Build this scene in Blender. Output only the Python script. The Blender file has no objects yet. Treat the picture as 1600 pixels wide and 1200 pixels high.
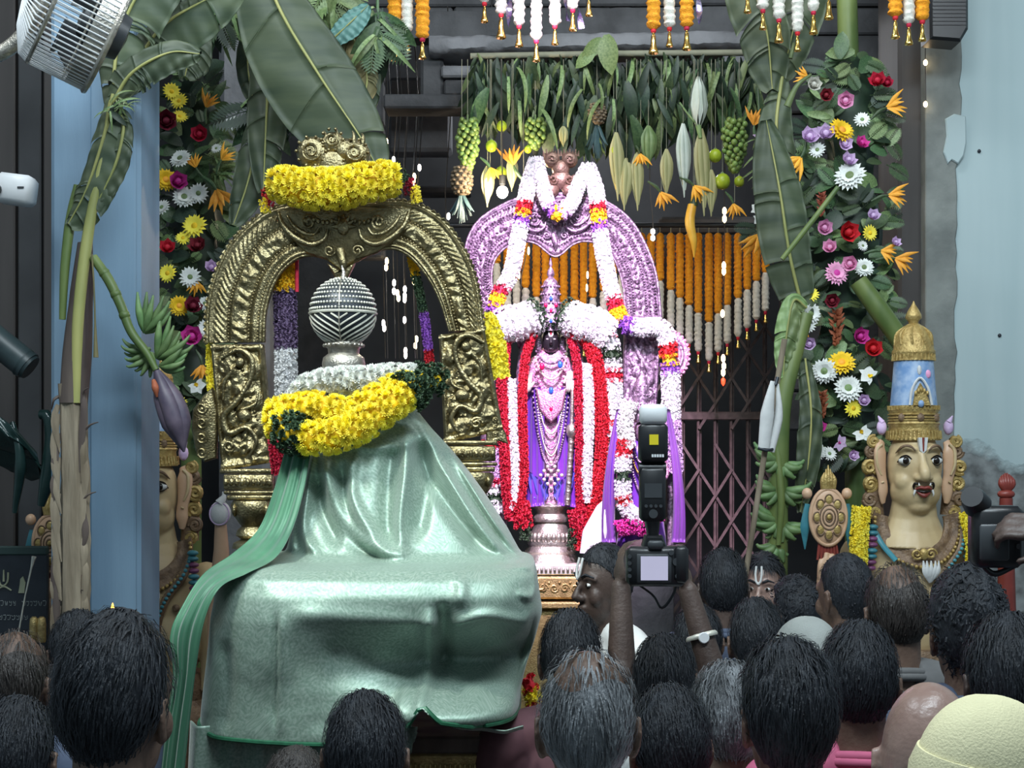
import bpy, bmesh, math, random
import numpy as np
from mathutils import Vector, Matrix, noise
from mathutils.geometry import tessellate_polygon
from mathutils.bvhtree import BVHTree
random.seed(7); np.random.seed(7)
PI = math.pi
scene = bpy.context.scene
COL = scene.collection

# ------------------------------------------------------------------ camera
FPX, HC, HY = 2200.0, 1.98, 700.0          # focal length in pixels, eye height, horizon row
cam_d = bpy.data.cameras.new('camera'); cam = bpy.data.objects.new('camera', cam_d); COL.objects.link(cam)
cam_d.sensor_width = 36; cam_d.sensor_fit = 'HORIZONTAL'; cam_d.lens = FPX / 1600 * 36
cam_d.shift_y = (HY - 600) / 1600
cam_d.clip_start = 0.05
cam.location = (0, 0, HC); cam.rotation_euler = (PI / 2, 0, 0)
scene.camera = cam

# ------------------------------------------------------------------ world and lights
wd = bpy.data.worlds.new('hall_air'); scene.world = wd; wd.use_nodes = True
bg = wd.node_tree.nodes['Background']
bg.inputs[0].default_value = (0.42, 0.56, 0.66, 1); bg.inputs[1].default_value = 0.40

def area(name, loc, target, size, power, col, sy=None):
    l = bpy.data.lights.new(name, 'AREA'); l.energy = power; l.color = col
    l.shape = 'RECTANGLE'; l.size = size; l.size_y = sy or size
    o = bpy.data.objects.new(name, l); COL.objects.link(o); o.location = loc
    o.rotation_euler = (Vector(target) - Vector(loc)).to_track_quat('-Z', 'Y').to_euler()
    return o
def spot(name, loc, target, power, col, deg, blend=0.6, r=0.12):
    l = bpy.data.lights.new(name, 'SPOT'); l.energy = power; l.color = col
    l.spot_size = math.radians(deg); l.spot_blend = blend; l.shadow_soft_size = r
    o = bpy.data.objects.new(name, l); COL.objects.link(o); o.location = loc
    o.rotation_euler = (Vector(target) - Vector(loc)).to_track_quat('-Z', 'Y').to_euler()
    return o
def bulb(name, loc, power, col, r=0.02):
    l = bpy.data.lights.new(name, 'POINT'); l.energy = power; l.color = col; l.shadow_soft_size = r
    o = bpy.data.objects.new(name, l); COL.objects.link(o); o.location = loc
    return o
# hall tube lights overhead, a floodlight on the green-draped shrine, LED spots on the inner deities, plus two added fill lamps
area('hall_tube_and_fill', (0.3, 1.6, 4.7), (0.0, 4.6, 1.6), 2.2, 120, (0.80, 0.93, 1.0), 0.5)
area('hall_tube_and_fill', (-1.6, 3.2, 4.6), (-0.6, 4.0, 1.0), 1.4, 46, (0.86, 0.95, 1.0), 0.4)
spot('shrine_floodlight', (-1.25, 2.4, 4.3), (-0.42, 3.9, 1.75), 290, (0.95, 1.0, 0.93), 38, 0.8, 0.2)
spot('deity_spotlight', (0.12, 3.7, 4.3), (0.18, 5.95, 2.36), 1400, (1.0, 0.70, 1.0), 33, 0.45, 0.1)
area('hall_tube_and_fill', (1.9, 2.6, 4.6), (1.55, 5.4, 2.0), 1.4, 46, (0.86, 0.95, 1.0), 0.4)  # added fill lamp, brightens the right-hand guardian bust and wall
bulb('inner_doorway_fill', (0.5, 8.3, 4.2), 38, (0.92, 0.95, 1.0), .1)  # added fill behind the gate, lifts the dark doorway; no lamp stands there
area('lintel_tube_light', (0.5, 5.0, 4.6), (0.5, 6.6, 2.7), 1.6, 26, (0.92, 0.97, 1.0), 0.3)

scene.view_settings.view_transform = 'Standard'; scene.view_settings.look = 'None'
scene.view_settings.exposure = 0.0; scene.view_settings.gamma = 1.0
scene.view_settings.use_curve_mapping = False

# ------------------------------------------------------------------ materials
MATS = {}
def mat(name, col, rough=0.6, metal=0.0, var=0.12, scale=12.0, bump=0.0, bscale=60.0, rnd=0.0, emit=0.0,
        col2=None, sheen=0.0, stretch=(1, 1, 1), spec=0.5, trans=0.0, alpha=1.0, lo=0.35, hi=0.65):
    if name in MATS: return MATS[name]
    m = bpy.data.materials.new(name); m.use_nodes = True; MATS[name] = m
    nt = m.node_tree; N = nt.nodes; L = nt.links; b = N['Principled BSDF']
    b.inputs['Roughness'].default_value = rough; b.inputs['Metallic'].default_value = metal
    b.inputs['Specular IOR Level'].default_value = spec
    tc = N.new('ShaderNodeTexCoord'); mp = N.new('ShaderNodeMapping'); mp.inputs['Scale'].default_value = stretch
    L.new(tc.outputs['Object'], mp.inputs['Vector'])
    nz = N.new('ShaderNodeTexNoise'); nz.inputs['Scale'].default_value = scale; nz.inputs['Detail'].default_value = 4
    L.new(mp.outputs[0], nz.inputs['Vector'])
    rp = N.new('ShaderNodeValToRGB'); e = rp.color_ramp.elements
    c2 = col2 or tuple(min(1, c * (1 + var)) for c in col); c1 = col if col2 else tuple(c * (1 - var) for c in col)
    e[0].position = lo; e[1].position = hi; e[0].color = (*c1, 1); e[1].color = (*c2, 1)
    L.new(nz.outputs['Fac'], rp.inputs[0]); out = rp.outputs[0]
    if rnd:
        oi = N.new('ShaderNodeObjectInfo'); hs = N.new('ShaderNodeHueSaturation')
        mr = N.new('ShaderNodeMapRange'); mr.inputs[3].default_value = 1 - rnd; mr.inputs[4].default_value = 1 + rnd
        L.new(oi.outputs['Random'], mr.inputs[0]); L.new(mr.outputs[0], hs.inputs['Value'])
        mh = N.new('ShaderNodeMapRange'); mh.inputs[3].default_value = 0.5 - rnd * .06; mh.inputs[4].default_value = 0.5 + rnd * .06
        L.new(oi.outputs['Random'], mh.inputs[0]); L.new(mh.outputs[0], hs.inputs['Hue'])
        L.new(out, hs.inputs['Color']); out = hs.outputs[0]
    L.new(out, b.inputs['Base Color'])
    if bump:
        n2 = N.new('ShaderNodeTexNoise'); n2.inputs['Scale'].default_value = bscale; n2.inputs['Detail'].default_value = 3
        L.new(mp.outputs[0], n2.inputs['Vector'])
        bp = N.new('ShaderNodeBump'); bp.inputs['Strength'].default_value = bump; bp.inputs['Distance'].default_value = 0.01
        L.new(n2.outputs['Fac'], bp.inputs['Height']); L.new(bp.outputs[0], b.inputs['Normal'])
    if emit:
        L.new(out, b.inputs['Emission Color']); b.inputs['Emission Strength'].default_value = emit
    if sheen:
        b.inputs['Sheen Weight'].default_value = sheen
    if trans:
        b.inputs['Transmission Weight'].default_value = trans
    if alpha < 1:
        b.inputs['Alpha'].default_value = alpha
    return m

mat('brass', (0.20, 0.165, 0.085), 0.34, 0.95, scale=30, col2=(0.40, 0.34, 0.19), bump=0.35, bscale=160)
mat('old_gold', (0.36, 0.26, 0.11), 0.45, 0.7, scale=40, col2=(0.55, 0.42, 0.18), bump=0.3, bscale=150)
mat('bright_gold', (0.80, 0.55, 0.16), 0.25, 1.0, scale=20, var=.1)
mat('silver', (0.10, 0.065, 0.105), 0.36, 0.6, scale=80, col2=(0.46, 0.34, 0.46), bump=0.4, bscale=200)
mat('tarnished_silver', (0.36, 0.34, 0.30), 0.35, 0.85, scale=40, col2=(0.62, 0.58, 0.5), bump=0.3, bscale=180)
mat('pale_silver', (0.62, 0.62, 0.55), 0.4, 0.5, scale=40, col2=(0.85, 0.84, 0.72))
mat('dark_metal', (0.030, 0.036, 0.045), 0.4, 0.3, var=.2)
mat('black_stone', (0.02, 0.018, 0.022), 0.3, 0, var=.3)
mat('yellow_petal', (0.98, 0.80, 0.04), 0.75, 0, scale=25, col2=(1.0, 0.90, 0.12), rnd=.08)
mat('dusky_purple_petal', (0.12, 0.075, 0.16), 0.8, 0, scale=80, col2=(0.20, 0.14, 0.25))
mat('deep_yellow_petal', (0.85, 0.52, 0.01), 0.7, 0, scale=25, col2=(0.95, 0.66, 0.02), rnd=.1)
mat('white_petal', (0.82, 0.84, 0.80), 0.75, 0, var=.06, rnd=.06)
mat('jasmine', (0.80, 0.80, 0.80), 0.8, 0, scale=70, col2=(0.9, 0.9, 0.92))
mat('cream_flower', (0.68, 0.66, 0.58), 0.85, 0, scale=90, col2=(0.8, 0.78, 0.7), bump=.5, bscale=300)
mat('marigold', (0.78, 0.27, 0.008), 0.8, 0, scale=90, col2=(0.95, 0.40, 0.015), bump=.6, bscale=260)
mat('red_petal', (0.46, 0.008, 0.032), 0.7, 0, scale=60, col2=(0.62, 0.022, 0.06), rnd=.15)
mat('maroon_petal', (0.16, 0.008, 0.02), 0.7, 0, scale=60, col2=(0.25, 0.012, 0.03), rnd=.2)
mat('rust_petal', (0.22, 0.05, 0.02), 0.7, 0, scale=60, col2=(0.32, 0.08, 0.04), rnd=.2)
mat('pink_petal', (0.72, 0.28, 0.50), 0.7, 0, scale=60, col2=(0.82, 0.42, 0.62), rnd=.12)
mat('lilac_petal', (0.60, 0.42, 0.66), 0.7, 0, scale=60, col2=(0.72, 0.54, 0.76), rnd=.1)
mat('magenta_petal', (0.55, 0.03, 0.28), 0.7, 0, scale=60, col2=(0.68, 0.06, 0.36), rnd=.12)
mat('purple_petal', (0.22, 0.06, 0.42), 0.8, 0, scale=80, col2=(0.36, 0.14, 0.56), rnd=.1)
mat('orange_petal', (0.86, 0.34, 0.02), 0.6, 0, scale=30, col2=(0.95, 0.46, 0.05), rnd=.1)
mat('green_leaf', (0.035, 0.075, 0.030), 0.5, 0, scale=18, col2=(0.080, 0.135, 0.055), rnd=.35)
mat('dark_leaf', (0.013, 0.032, 0.018), 0.5, 0, scale=18, col2=(0.028, 0.055, 0.028), rnd=.35)
mat('light_leaf', (0.11, 0.18, 0.06), 0.5, 0, scale=18, col2=(0.22, 0.30, 0.12), rnd=.3)
mat('garland_leaf', (0.02, 0.05, 0.025), 0.7, 0, scale=60, col2=(0.06, 0.11, 0.05))
mat('banana_leaf', (0.036, 0.056, 0.030), 0.55, 0, scale=3, col2=(0.078, 0.100, 0.052), stretch=(1, 1, 6), rnd=.15)
mat('banana_leaf_dry', (0.22, 0.17, 0.07), 0.7, 0, scale=7, col2=(0.10, 0.11, 0.05))
mat('banana_rib', (0.26, 0.28, 0.09), 0.5, 0, scale=9, col2=(0.42, 0.40, 0.14), stretch=(1, 1, .3))
mat('banana_stem', (0.07, 0.12, 0.03), 0.5, 0, scale=9, col2=(0.16, 0.21, 0.06), stretch=(1, 1, .4))
mat('banana_fruit', (0.09, 0.17, 0.06), 0.5, 0, scale=30, col2=(0.16, 0.26, 0.10), rnd=.2)
mat('banana_flower', (0.055, 0.045, 0.075), 0.5, 0, scale=20, col2=(0.11, 0.085, 0.12))
mat('dry_bark', (0.13, 0.10, 0.065), 0.85, 0, scale=22, col2=(0.30, 0.25, 0.18), stretch=(1, 1, .15), bump=.6, bscale=60)
mat('dark_bark', (0.045, 0.03, 0.03), 0.8, 0, scale=15, col2=(0.11, 0.085, 0.07), stretch=(1, 1, .2))
mat('blue_paint', (0.15, 0.245, 0.345), 0.55, 0, scale=1.6, col2=(0.205, 0.315, 0.42), bump=.12, bscale=14, stretch=(3, 3, .5), lo=.3, hi=.7)
mat('wall_paint', (0.42, 0.53, 0.54), 0.7, 0, scale=1.3, col2=(0.50, 0.60, 0.61), bump=.15, bscale=9, lo=.3, hi=.7)
mat('cement', (0.17, 0.185, 0.175), 0.85, 0, scale=6, col2=(0.28, 0.30, 0.28), bump=.5, bscale=30)
mat('brown_column', (0.045, 0.04, 0.038), 0.6, 0, scale=4, col2=(0.065, 0.058, 0.055), stretch=(3, 3, .3))
mat('dark_stone', (0.036, 0.037, 0.04), 0.8, 0, scale=6, col2=(0.075, 0.077, 0.082), bump=.6, bscale=25)
mat('grey_stone', (0.11, 0.113, 0.12), 0.8, 0, scale=5, col2=(0.20, 0.203, 0.215), bump=.6, bscale=25)
mat('night_wall', (0.04, 0.042, 0.045), 0.8, 0, scale=3, col2=(0.065, 0.068, 0.072))
mat('floor_stone', (0.06, 0.06, 0.062), 0.6, 0, scale=4, col2=(0.10, 0.10, 0.10), bump=.3, bscale=20)
mat('gate_paint', (0.10, 0.075, 0.07), 0.5, 0.3, scale=30, col2=(0.17, 0.125, 0.115))
mat('skin', (0.115, 0.068, 0.048), 0.55, 0, scale=14, col2=(0.16, 0.10, 0.072), bump=.15, bscale=120)
mat('dark_skin', (0.055, 0.036, 0.030), 0.5, 0, scale=14, col2=(0.085, 0.057, 0.047), bump=.15, bscale=120)
mat('light_skin', (0.27, 0.17, 0.14), 0.32, 0, scale=10, col2=(0.36, 0.24, 0.20), bump=.12, bscale=90)
mat('black_hair', (0.009, 0.011, 0.015), 0.58, 0, spec=.35, scale=40, col2=(0.022, 0.026, 0.033), bump=.5, bscale=220, stretch=(1, 1, .2))
mat('brown_hair', (0.020, 0.016, 0.014), 0.5, 0, scale=40, col2=(0.042, 0.034, 0.03), bump=.5, bscale=220, stretch=(1, 1, .2))
mat('grey_hair', (0.06, 0.065, 0.07), 0.55, 0, scale=25, col2=(0.22, 0.235, 0.25), bump=.5, bscale=220, stretch=(1, 1, .3))
mat('white_cloth', (0.62, 0.63, 0.62), 0.8, 0, var=.06, bump=.2, bscale=40)
mat('pink_cloth', (0.55, 0.12, 0.22), 0.8, 0, var=.08)
mat('blue_cloth', (0.06, 0.08, 0.13), 0.8, 0, var=.15)
mat('grey_cloth', (0.12, 0.12, 0.12), 0.8, 0, var=.15)
mat('maroon_cloth', (0.12, 0.05, 0.06), 0.8, 0, var=.2)
mat('cream_cap', (0.80, 0.74, 0.46), 0.85, 0, var=.05, bump=.25, bscale=300)
mat('grey_cap', (0.30, 0.32, 0.30), 0.85, 0, var=.08, bump=.3, bscale=300)
mat('black_plastic', (0.012, 0.013, 0.015), 0.35, 0, var=.2)
mat('grey_plastic', (0.045, 0.05, 0.055), 0.4, 0, var=.1)
mat('white_plastic', (0.75, 0.77, 0.78), 0.35, 0, var=.03)
mat('lens_glass', (0.005, 0.006, 0.01), 0.08, 0, var=.1)
mat('screen_glow', (0.52, 0.48, 0.62), 0.3, 0, var=.02, emit=0.35)
mat('eye_white', (0.7, 0.7, 0.68), 0.3, 0, var=.02)
mat('eye_dark', (0.012, 0.008, 0.006), 0.2, 0, var=.1)
mat('warm_led', (1.0, 0.72, 0.38), 0.3, 0, var=.01, emit=14)
mat('white_led', (1.0, 0.92, 0.85), 0.3, 0, var=.01, emit=9)
mat('flame', (1.0, 0.42, 0.06), 0.3, 0, var=.05, emit=5)
mat('wire', (0.05, 0.045, 0.04), 0.5, 0, var=.1)
mat('string', (0.25, 0.25, 0.18), 0.8, 0, var=.1)

# ------------------------------------------------------------------ mesh builder
def catmull(pts, n):
    """n points along a Catmull-Rom spline through pts (tuples of any size)."""
    P = np.array(pts, float); k = len(P)
    if k == 2: 
        t = np.linspace(0, 1, n)[:, None]; return P[0] * (1 - t) + P[1] * t
    seg = np.linalg.norm(np.diff(P, axis=0), axis=1); s = np.concatenate([[0], np.cumsum(seg)])
    out = []
    E = np.vstack([2 * P[0] - P[1], P, 2 * P[-1] - P[-2]])
    for q in np.linspace(0, s[-1], n):
        i = min(max(np.searchsorted(s, q, 'right') - 1, 0), k - 2)
        t = (q - s[i]) / max(seg[i], 1e-9)
        p0, p1, p2, p3 = E[i], E[i + 1], E[i + 2], E[i + 3]
        out.append(.5 * (2 * p1 + (p2 - p0) * t + (2 * p0 - 5 * p1 + 4 * p2 - p3) * t * t + (3 * p1 - p0 - 3 * p2 + p3) * t ** 3))
    return np.array(out)

BASE = {}                 # object name -> world point its own coordinates start from
class M:
    """Collects geometry. With d given, coordinates are (x, y, o): photo pixels right and down and pixels towards the viewer,
    on a plane d metres away, turned to metres on build. Without d, plain metres (z up)."""
    def __init__(s, d=None): s.V = []; s.F = []; s.MI = []; s.n = 0; s.d = d; s.up = 1 if d else 2
    def add(s, v, f, m=0):
        v = np.asarray(v, float); s.V.append(v); k = s.n
        s.F.extend([tuple(i + k for i in q) for q in f]); s.MI.extend([m] * len(f)); s.n += len(v); return s
    def inst(s, proto, loc, R=None, sc=1.0, m=None):
        v = proto[0] * sc
        if R is not None: v = v @ np.asarray(R).T
        v = v + np.asarray(loc); k = s.n; s.V.append(v)
        s.F.extend([tuple(i + k for i in q) for q in proto[1]]); s.MI.extend(proto[2] if m is None else [m] * len(proto[1])); s.n += len(v)
        return s
    def box(s, c, size, m=0, R=None, taper=1.0):
        x, y, z = [q / 2 for q in size]
        v = np.array([(-x, -y, -z), (x, -y, -z), (x, y, -z), (-x, y, -z), (-x, -y, z), (x, -y, z), (x, y, z), (-x, y, z)])
        if taper != 1: v[4:, :2] *= taper
        if R is not None: v = v @ np.asarray(R).T
        return s.add(v + np.array(c), [(0, 3, 2, 1), (4, 5, 6, 7), (0, 1, 5, 4), (1, 2, 6, 5), (2, 3, 7, 6), (3, 0, 4, 7)], m)
    def rbox(s, c, size, b, m=0, R=None):
        """box with chamfered edges"""
        x, y, z = [q / 2 for q in size]; v = []; 
        for sx in (-1, 1):
            for sy in (-1, 1):
                for sz in (-1, 1):
                    v += [(sx * (x - b), sy * (y - b), sz * z), (sx * (x - b), sy * y, sz * (z - b)), (sx * x, sy * (y - b), sz * (z - b))]
        bm = bmesh.new()
        for q in v: bm.verts.new(q)
        bmesh.ops.convex_hull(bm, input=bm.verts[:]); bm.verts.index_update()
        vv = np.array([q.co[:] for q in bm.verts]); ff = [tuple(w.index for w in f.verts) for f in bm.faces]; bm.free()
        if R is not None: vv = vv @ np.asarray(R).T
        return s.add(vv + np.array(c), ff, m)
    def ball(s, c, r, nu=12, nv=8, m=0, R=None):
        r = np.array((r, r, r) if np.isscalar(r) else r, float); v = [(0, 0, 1)]
        for j in range(1, nv):
            a = PI * j / nv
            for i in range(nu):
                t = 2 * PI * i / nu; v.append((math.sin(a) * math.cos(t), math.sin(a) * math.sin(t), math.cos(a)))
        v.append((0, 0, -1)); f = []
        for i in range(nu): f.append((0, 1 + i, 1 + (i + 1) % nu))
        for j in range(nv - 2):
            for i in range(nu):
                a = 1 + j * nu; f.append((a + i, a + nu + i, a + nu + (i + 1) % nu, a + (i + 1) % nu))
        e = len(v) - 1; a = e - nu
        for i in range(nu): f.append((e, a + (i + 1) % nu, a + i))
        v = np.array(v) * r
        if R is not None: v = v @ np.asarray(R).T
        return s.add(v + np.array(c), f, m)
    def tube(s, pts, r, n=8, m=0, cap=True, flat=1.0, spline=0, closed=False):
        if spline: pts = catmull(pts, spline)
        P = np.array(pts, float); k = len(P); 
        r = np.full(k, r, float) if np.isscalar(r) else np.interp(np.linspace(0, 1, k), np.linspace(0, 1, len(r)), r)
        T = np.gradient(P, axis=0) if not closed else np.roll(P, -1, 0) - np.roll(P, 1, 0)
        T /= np.linalg.norm(T, axis=1)[:, None] + 1e-12
        ref = np.array((0.31, 0.2, 0.93)) if abs(T[0][2]) < .8 else np.array((0.9, .3, .1))
        v = []; nrm = np.cross(T[0], ref)
        for i in range(k):
            nrm = nrm - T[i] * nrm.dot(T[i]); nrm /= np.linalg.norm(nrm) + 1e-12; b = np.cross(T[i], nrm)
            for j in range(n):
                a = 2 * PI * j / n; v.append(P[i] + r[i] * (nrm * math.cos(a) + b * math.sin(a) * flat))
        f = []; kk = k if closed else k - 1
        for i in range(kk):
            i2 = (i + 1) % k
            for j in range(n): f.append((i * n + j, i * n + (j + 1) % n, i2 * n + (j + 1) % n, i2 * n + j))
        if cap and not closed: f.append(tuple(range(n - 1, -1, -1))); f.append(tuple(range((k - 1) * n, k * n)))
        return s.add(v, f, m)
    def lathe(s, c, prof, n=24, m=0, sq=1.0, ex=1.0, cap=True, R=None):
        """prof: (radius, height) along the vertical from c; height grows downward in pixel space, upward in metres. sq: depth/width."""
        u = s.up; v = []
        for r, h in prof:
            for i in range(n):
                a = 2 * PI * i / n; ca, sa = math.cos(a), math.sin(a)
                if ex != 1: ca = math.copysign(abs(ca) ** ex, ca); sa = math.copysign(abs(sa) ** ex, sa)
                v.append((r * ca, h, r * sa * sq) if u == 1 else (r * ca, r * sa * sq, h))
        f = []
        for j in range(len(prof) - 1):
            for i in range(n): f.append((j * n + i, j * n + (i + 1) % n, (j + 1) * n + (i + 1) % n, (j + 1) * n + i))
        if cap: f.append(tuple(range(n - 1, -1, -1))); f.append(tuple(range((len(prof) - 1) * n, len(prof) * n)))
        v = np.array(v)
        if R is not None: v = v @ np.asarray(R).T
        return s.add(v + np.array(c), f, m)
    def plate(s, poly, o0, o1, bev=0.0, m=0):
        """closed outline in the first two axes, extruded from o0 to o1 with a chamfered front"""
        P = np.array(poly, float); k = len(P)
        e = np.roll(P, -1, 0) - P; nn = np.stack([e[:, 1], -e[:, 0]], 1); nn /= np.linalg.norm(nn, axis=1)[:, None] + 1e-9
        ar = np.sum(P[:, 0] * np.roll(P[:, 1], -1) - P[:, 1] * np.roll(P[:, 0], -1))
        q = nn + np.roll(nn, 1, 0); q /= np.linalg.norm(q, axis=1)[:, None] + 1e-9
        if ar > 0: q = -q
        inn = P + q * bev; rings = [(P, o0), (P, o1 - bev), (inn, o1)] if bev else [(P, o0), (P, o1)]
        v = [(a[0], a[1], o) for R, o in rings for a in R]; f = []
        for j in range(len(rings) - 1):
            for i in range(k): f.append((j * k + i, j * k + (i + 1) % k, (j + 1) * k + (i + 1) % k, (j + 1) * k + i))
        tri = tessellate_polygon([[Vector((a[0], a[1], 0)) for a in P]])
        b = (len(rings) - 1) * k
        for t in tri: f.append((t[0], t[2], t[1])); f.append((t[0] + b, t[1] + b, t[2] + b))
        return s.add(v, f, m)
    def grid(s, G, m=0, wrap=False):
        """G: array (rows, cols, 3)"""
        a, b = G.shape[:2]; f = []
        for i in range(a - 1):
            for j in range(b if wrap else b - 1):
                j2 = (j + 1) % b; f.append((i * b + j, i * b + j2, (i + 1) * b + j2, (i + 1) * b + j))
        return s.add(G.reshape(-1, 3), f, m)
    def slab(s, G, off, m=0):
        """open sheet G given a thickness: off is a (3,) vector to the back face"""
        a, b = G.shape[:2]; s.grid(G, m); s.grid(G + np.array(off), m)
        k = s.n - 2 * a * b; k2 = s.n - a * b
        edge = [i for i in range(b)] + [i * b + b - 1 for i in range(1, a)] + [(a - 1) * b + j for j in range(b - 2, -1, -1)] + [i * b for i in range(a - 2, 0, -1)]
        for i in range(len(edge)):
            p, q = edge[i], edge[(i + 1) % len(edge)]; s.F.append((k + p, k + q, k2 + q, k2 + p)); s.MI.append(m)
        return s
    def proto(s):
        return (np.concatenate(s.V), list(s.F), list(s.MI))
    def verts(s):
        v = np.concatenate(s.V)
        if s.d:
            k = s.d / FPX
            v = np.stack([(v[:, 0] - 800) * k, s.d - v[:, 2] * k, HC + (HY - v[:, 1]) * k], 1)
        return v
    def mesh(s, name, mats, base=(0, 0, 0), smooth=True):
        v = s.verts() - np.array(base); me = bpy.data.meshes.new(name)
        F = [q[::-1] for q in s.F] if s.d else s.F
        me.from_pydata(v.tolist(), [], F)
        if isinstance(mats, str): mats = [mats]
        for q in mats: me.materials.append(MATS[q])
        me.polygons.foreach_set('material_index', s.MI)
        if smooth:
            me.polygons.foreach_set('use_smooth', [True] * len(F))
            if smooth != 'all': me.set_sharp_from_angle(angle=math.radians(48))
        me.update(); return me
    def build(s, name, mats, parent=None, label=None, smooth=True):
        if parent is None:
            v = s.verts(); base = np.array([(v[:, 0].min() + v[:, 0].max()) / 2, (v[:, 1].min() + v[:, 1].max()) / 2, v[:, 2].min()])
        else: base = BASE[parent.name]
        me = s.mesh(name, mats, base, smooth)
        o = bpy.data.objects.new(name, me); COL.objects.link(o); BASE[o.name] = base
        if parent is None: o.location = base
        else: o.parent = parent
        if label: o['label'] = label
        return o
def wpt(x, y, d, o=0):
    k = d / FPX; return Vector(((x - 800) * k, d - o * k, HC + (HY - y) * k))
def wpf(x, y, d, o=0): return wpt(x, y, d * (1 - o / FPX))
def tag(o, label, cat, group=None, kind=None):
    if label: o['label'] = label
    if cat: o['category'] = cat
    if group: o['group'] = group
    if kind: o['kind'] = kind
    return o
def thing(name, label, cat, loc=(0, 0, 0), group=None, rz=0):
    o = bpy.data.objects.new(name, None); COL.objects.link(o); o.location = loc; o.rotation_euler = (0, 0, rz)
    o.empty_display_size = 0.05
    BASE[o.name] = np.array(loc); return tag(o, label, cat, group)
def put(name, me, parent, loc, rot=None, sc=1.0):
    """one shared-mesh object; loc is in world coordinates, parents are unrotated"""
    o = bpy.data.objects.new(name, me); COL.objects.link(o)
    b = Vector(BASE[parent.name]) if parent else Vector((0, 0, 0))
    S = Matrix.Diagonal((*((sc, sc, sc) if np.isscalar(sc) else sc), 1))
    o.matrix_local = Matrix.Translation(Vector(loc) - b) @ (rot.to_4x4() if rot else Matrix.Identity(4)) @ S
    if parent: o.parent = parent
    return o
def struct(o, label=None):
    o['kind'] = 'structure'
    if label: o['label'] = label
    return o
def rotm(ax, ay, az):
    return Matrix.Rotation(az, 3, 'Z') @ Matrix.Rotation(ay, 3, 'Y') @ Matrix.Rotation(ax, 3, 'X')
def aim(v, roll=0.0):
    """rotation taking local +Z to direction v"""
    return Vector(v).to_track_quat('Z', 'Y').to_matrix() @ Matrix.Rotation(roll, 3, 'Z')
def R_(): return random.random()
def U(a, b): return random.uniform(a, b)
# ================================================================== the setting
def wbox(name, x0, x1, y0, y1, z0, z1, m, bev=0.0, parent=None):
    q = M(); c = ((x0 + x1) / 2, (y0 + y1) / 2, (z0 + z1) / 2); sz = (x1 - x0, y1 - y0, z1 - z0)
    q.rbox(c, sz, bev) if bev else q.box(c, sz)
    return q.build(name, m, parent, smooth=False)
def pxb(name, xa, xb, ya, yb, d, depth, m, bev=0.0, parent=None):
    """box whose front face fills the photo rectangle at distance d"""
    a = wpt(xa, yb, d); b = wpt(xb, ya, d); return wbox(name, a.x, b.x, d, d + depth, a.z, b.z, m, bev, parent)
fl = struct(wbox('floor', -5, 5, -1.5, 10, -0.12, 0, 'floor_stone'))
# floor slabs proud of the joints
sl_me = None
for i in range(-4, 5):
    for j in range(0, 9):
        if sl_me is None:
            q = M(); q.rbox((0, 0, .006), (.985, .985, .012), .004); sl_me = q.mesh('floor_slab', ['floor_stone'], smooth=False)
        o = put('floor_slab', sl_me, fl, (i * 1.0, j * 1.0 + .5, 0))
struct(wbox('ceiling', -5, 5, 2.2, 10, 5.15, 5.3, 'night_wall'))
struct(wbox('wall_back', -5, 5, 9.2, 9.4, 0, 5.15, 'night_wall'))

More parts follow.
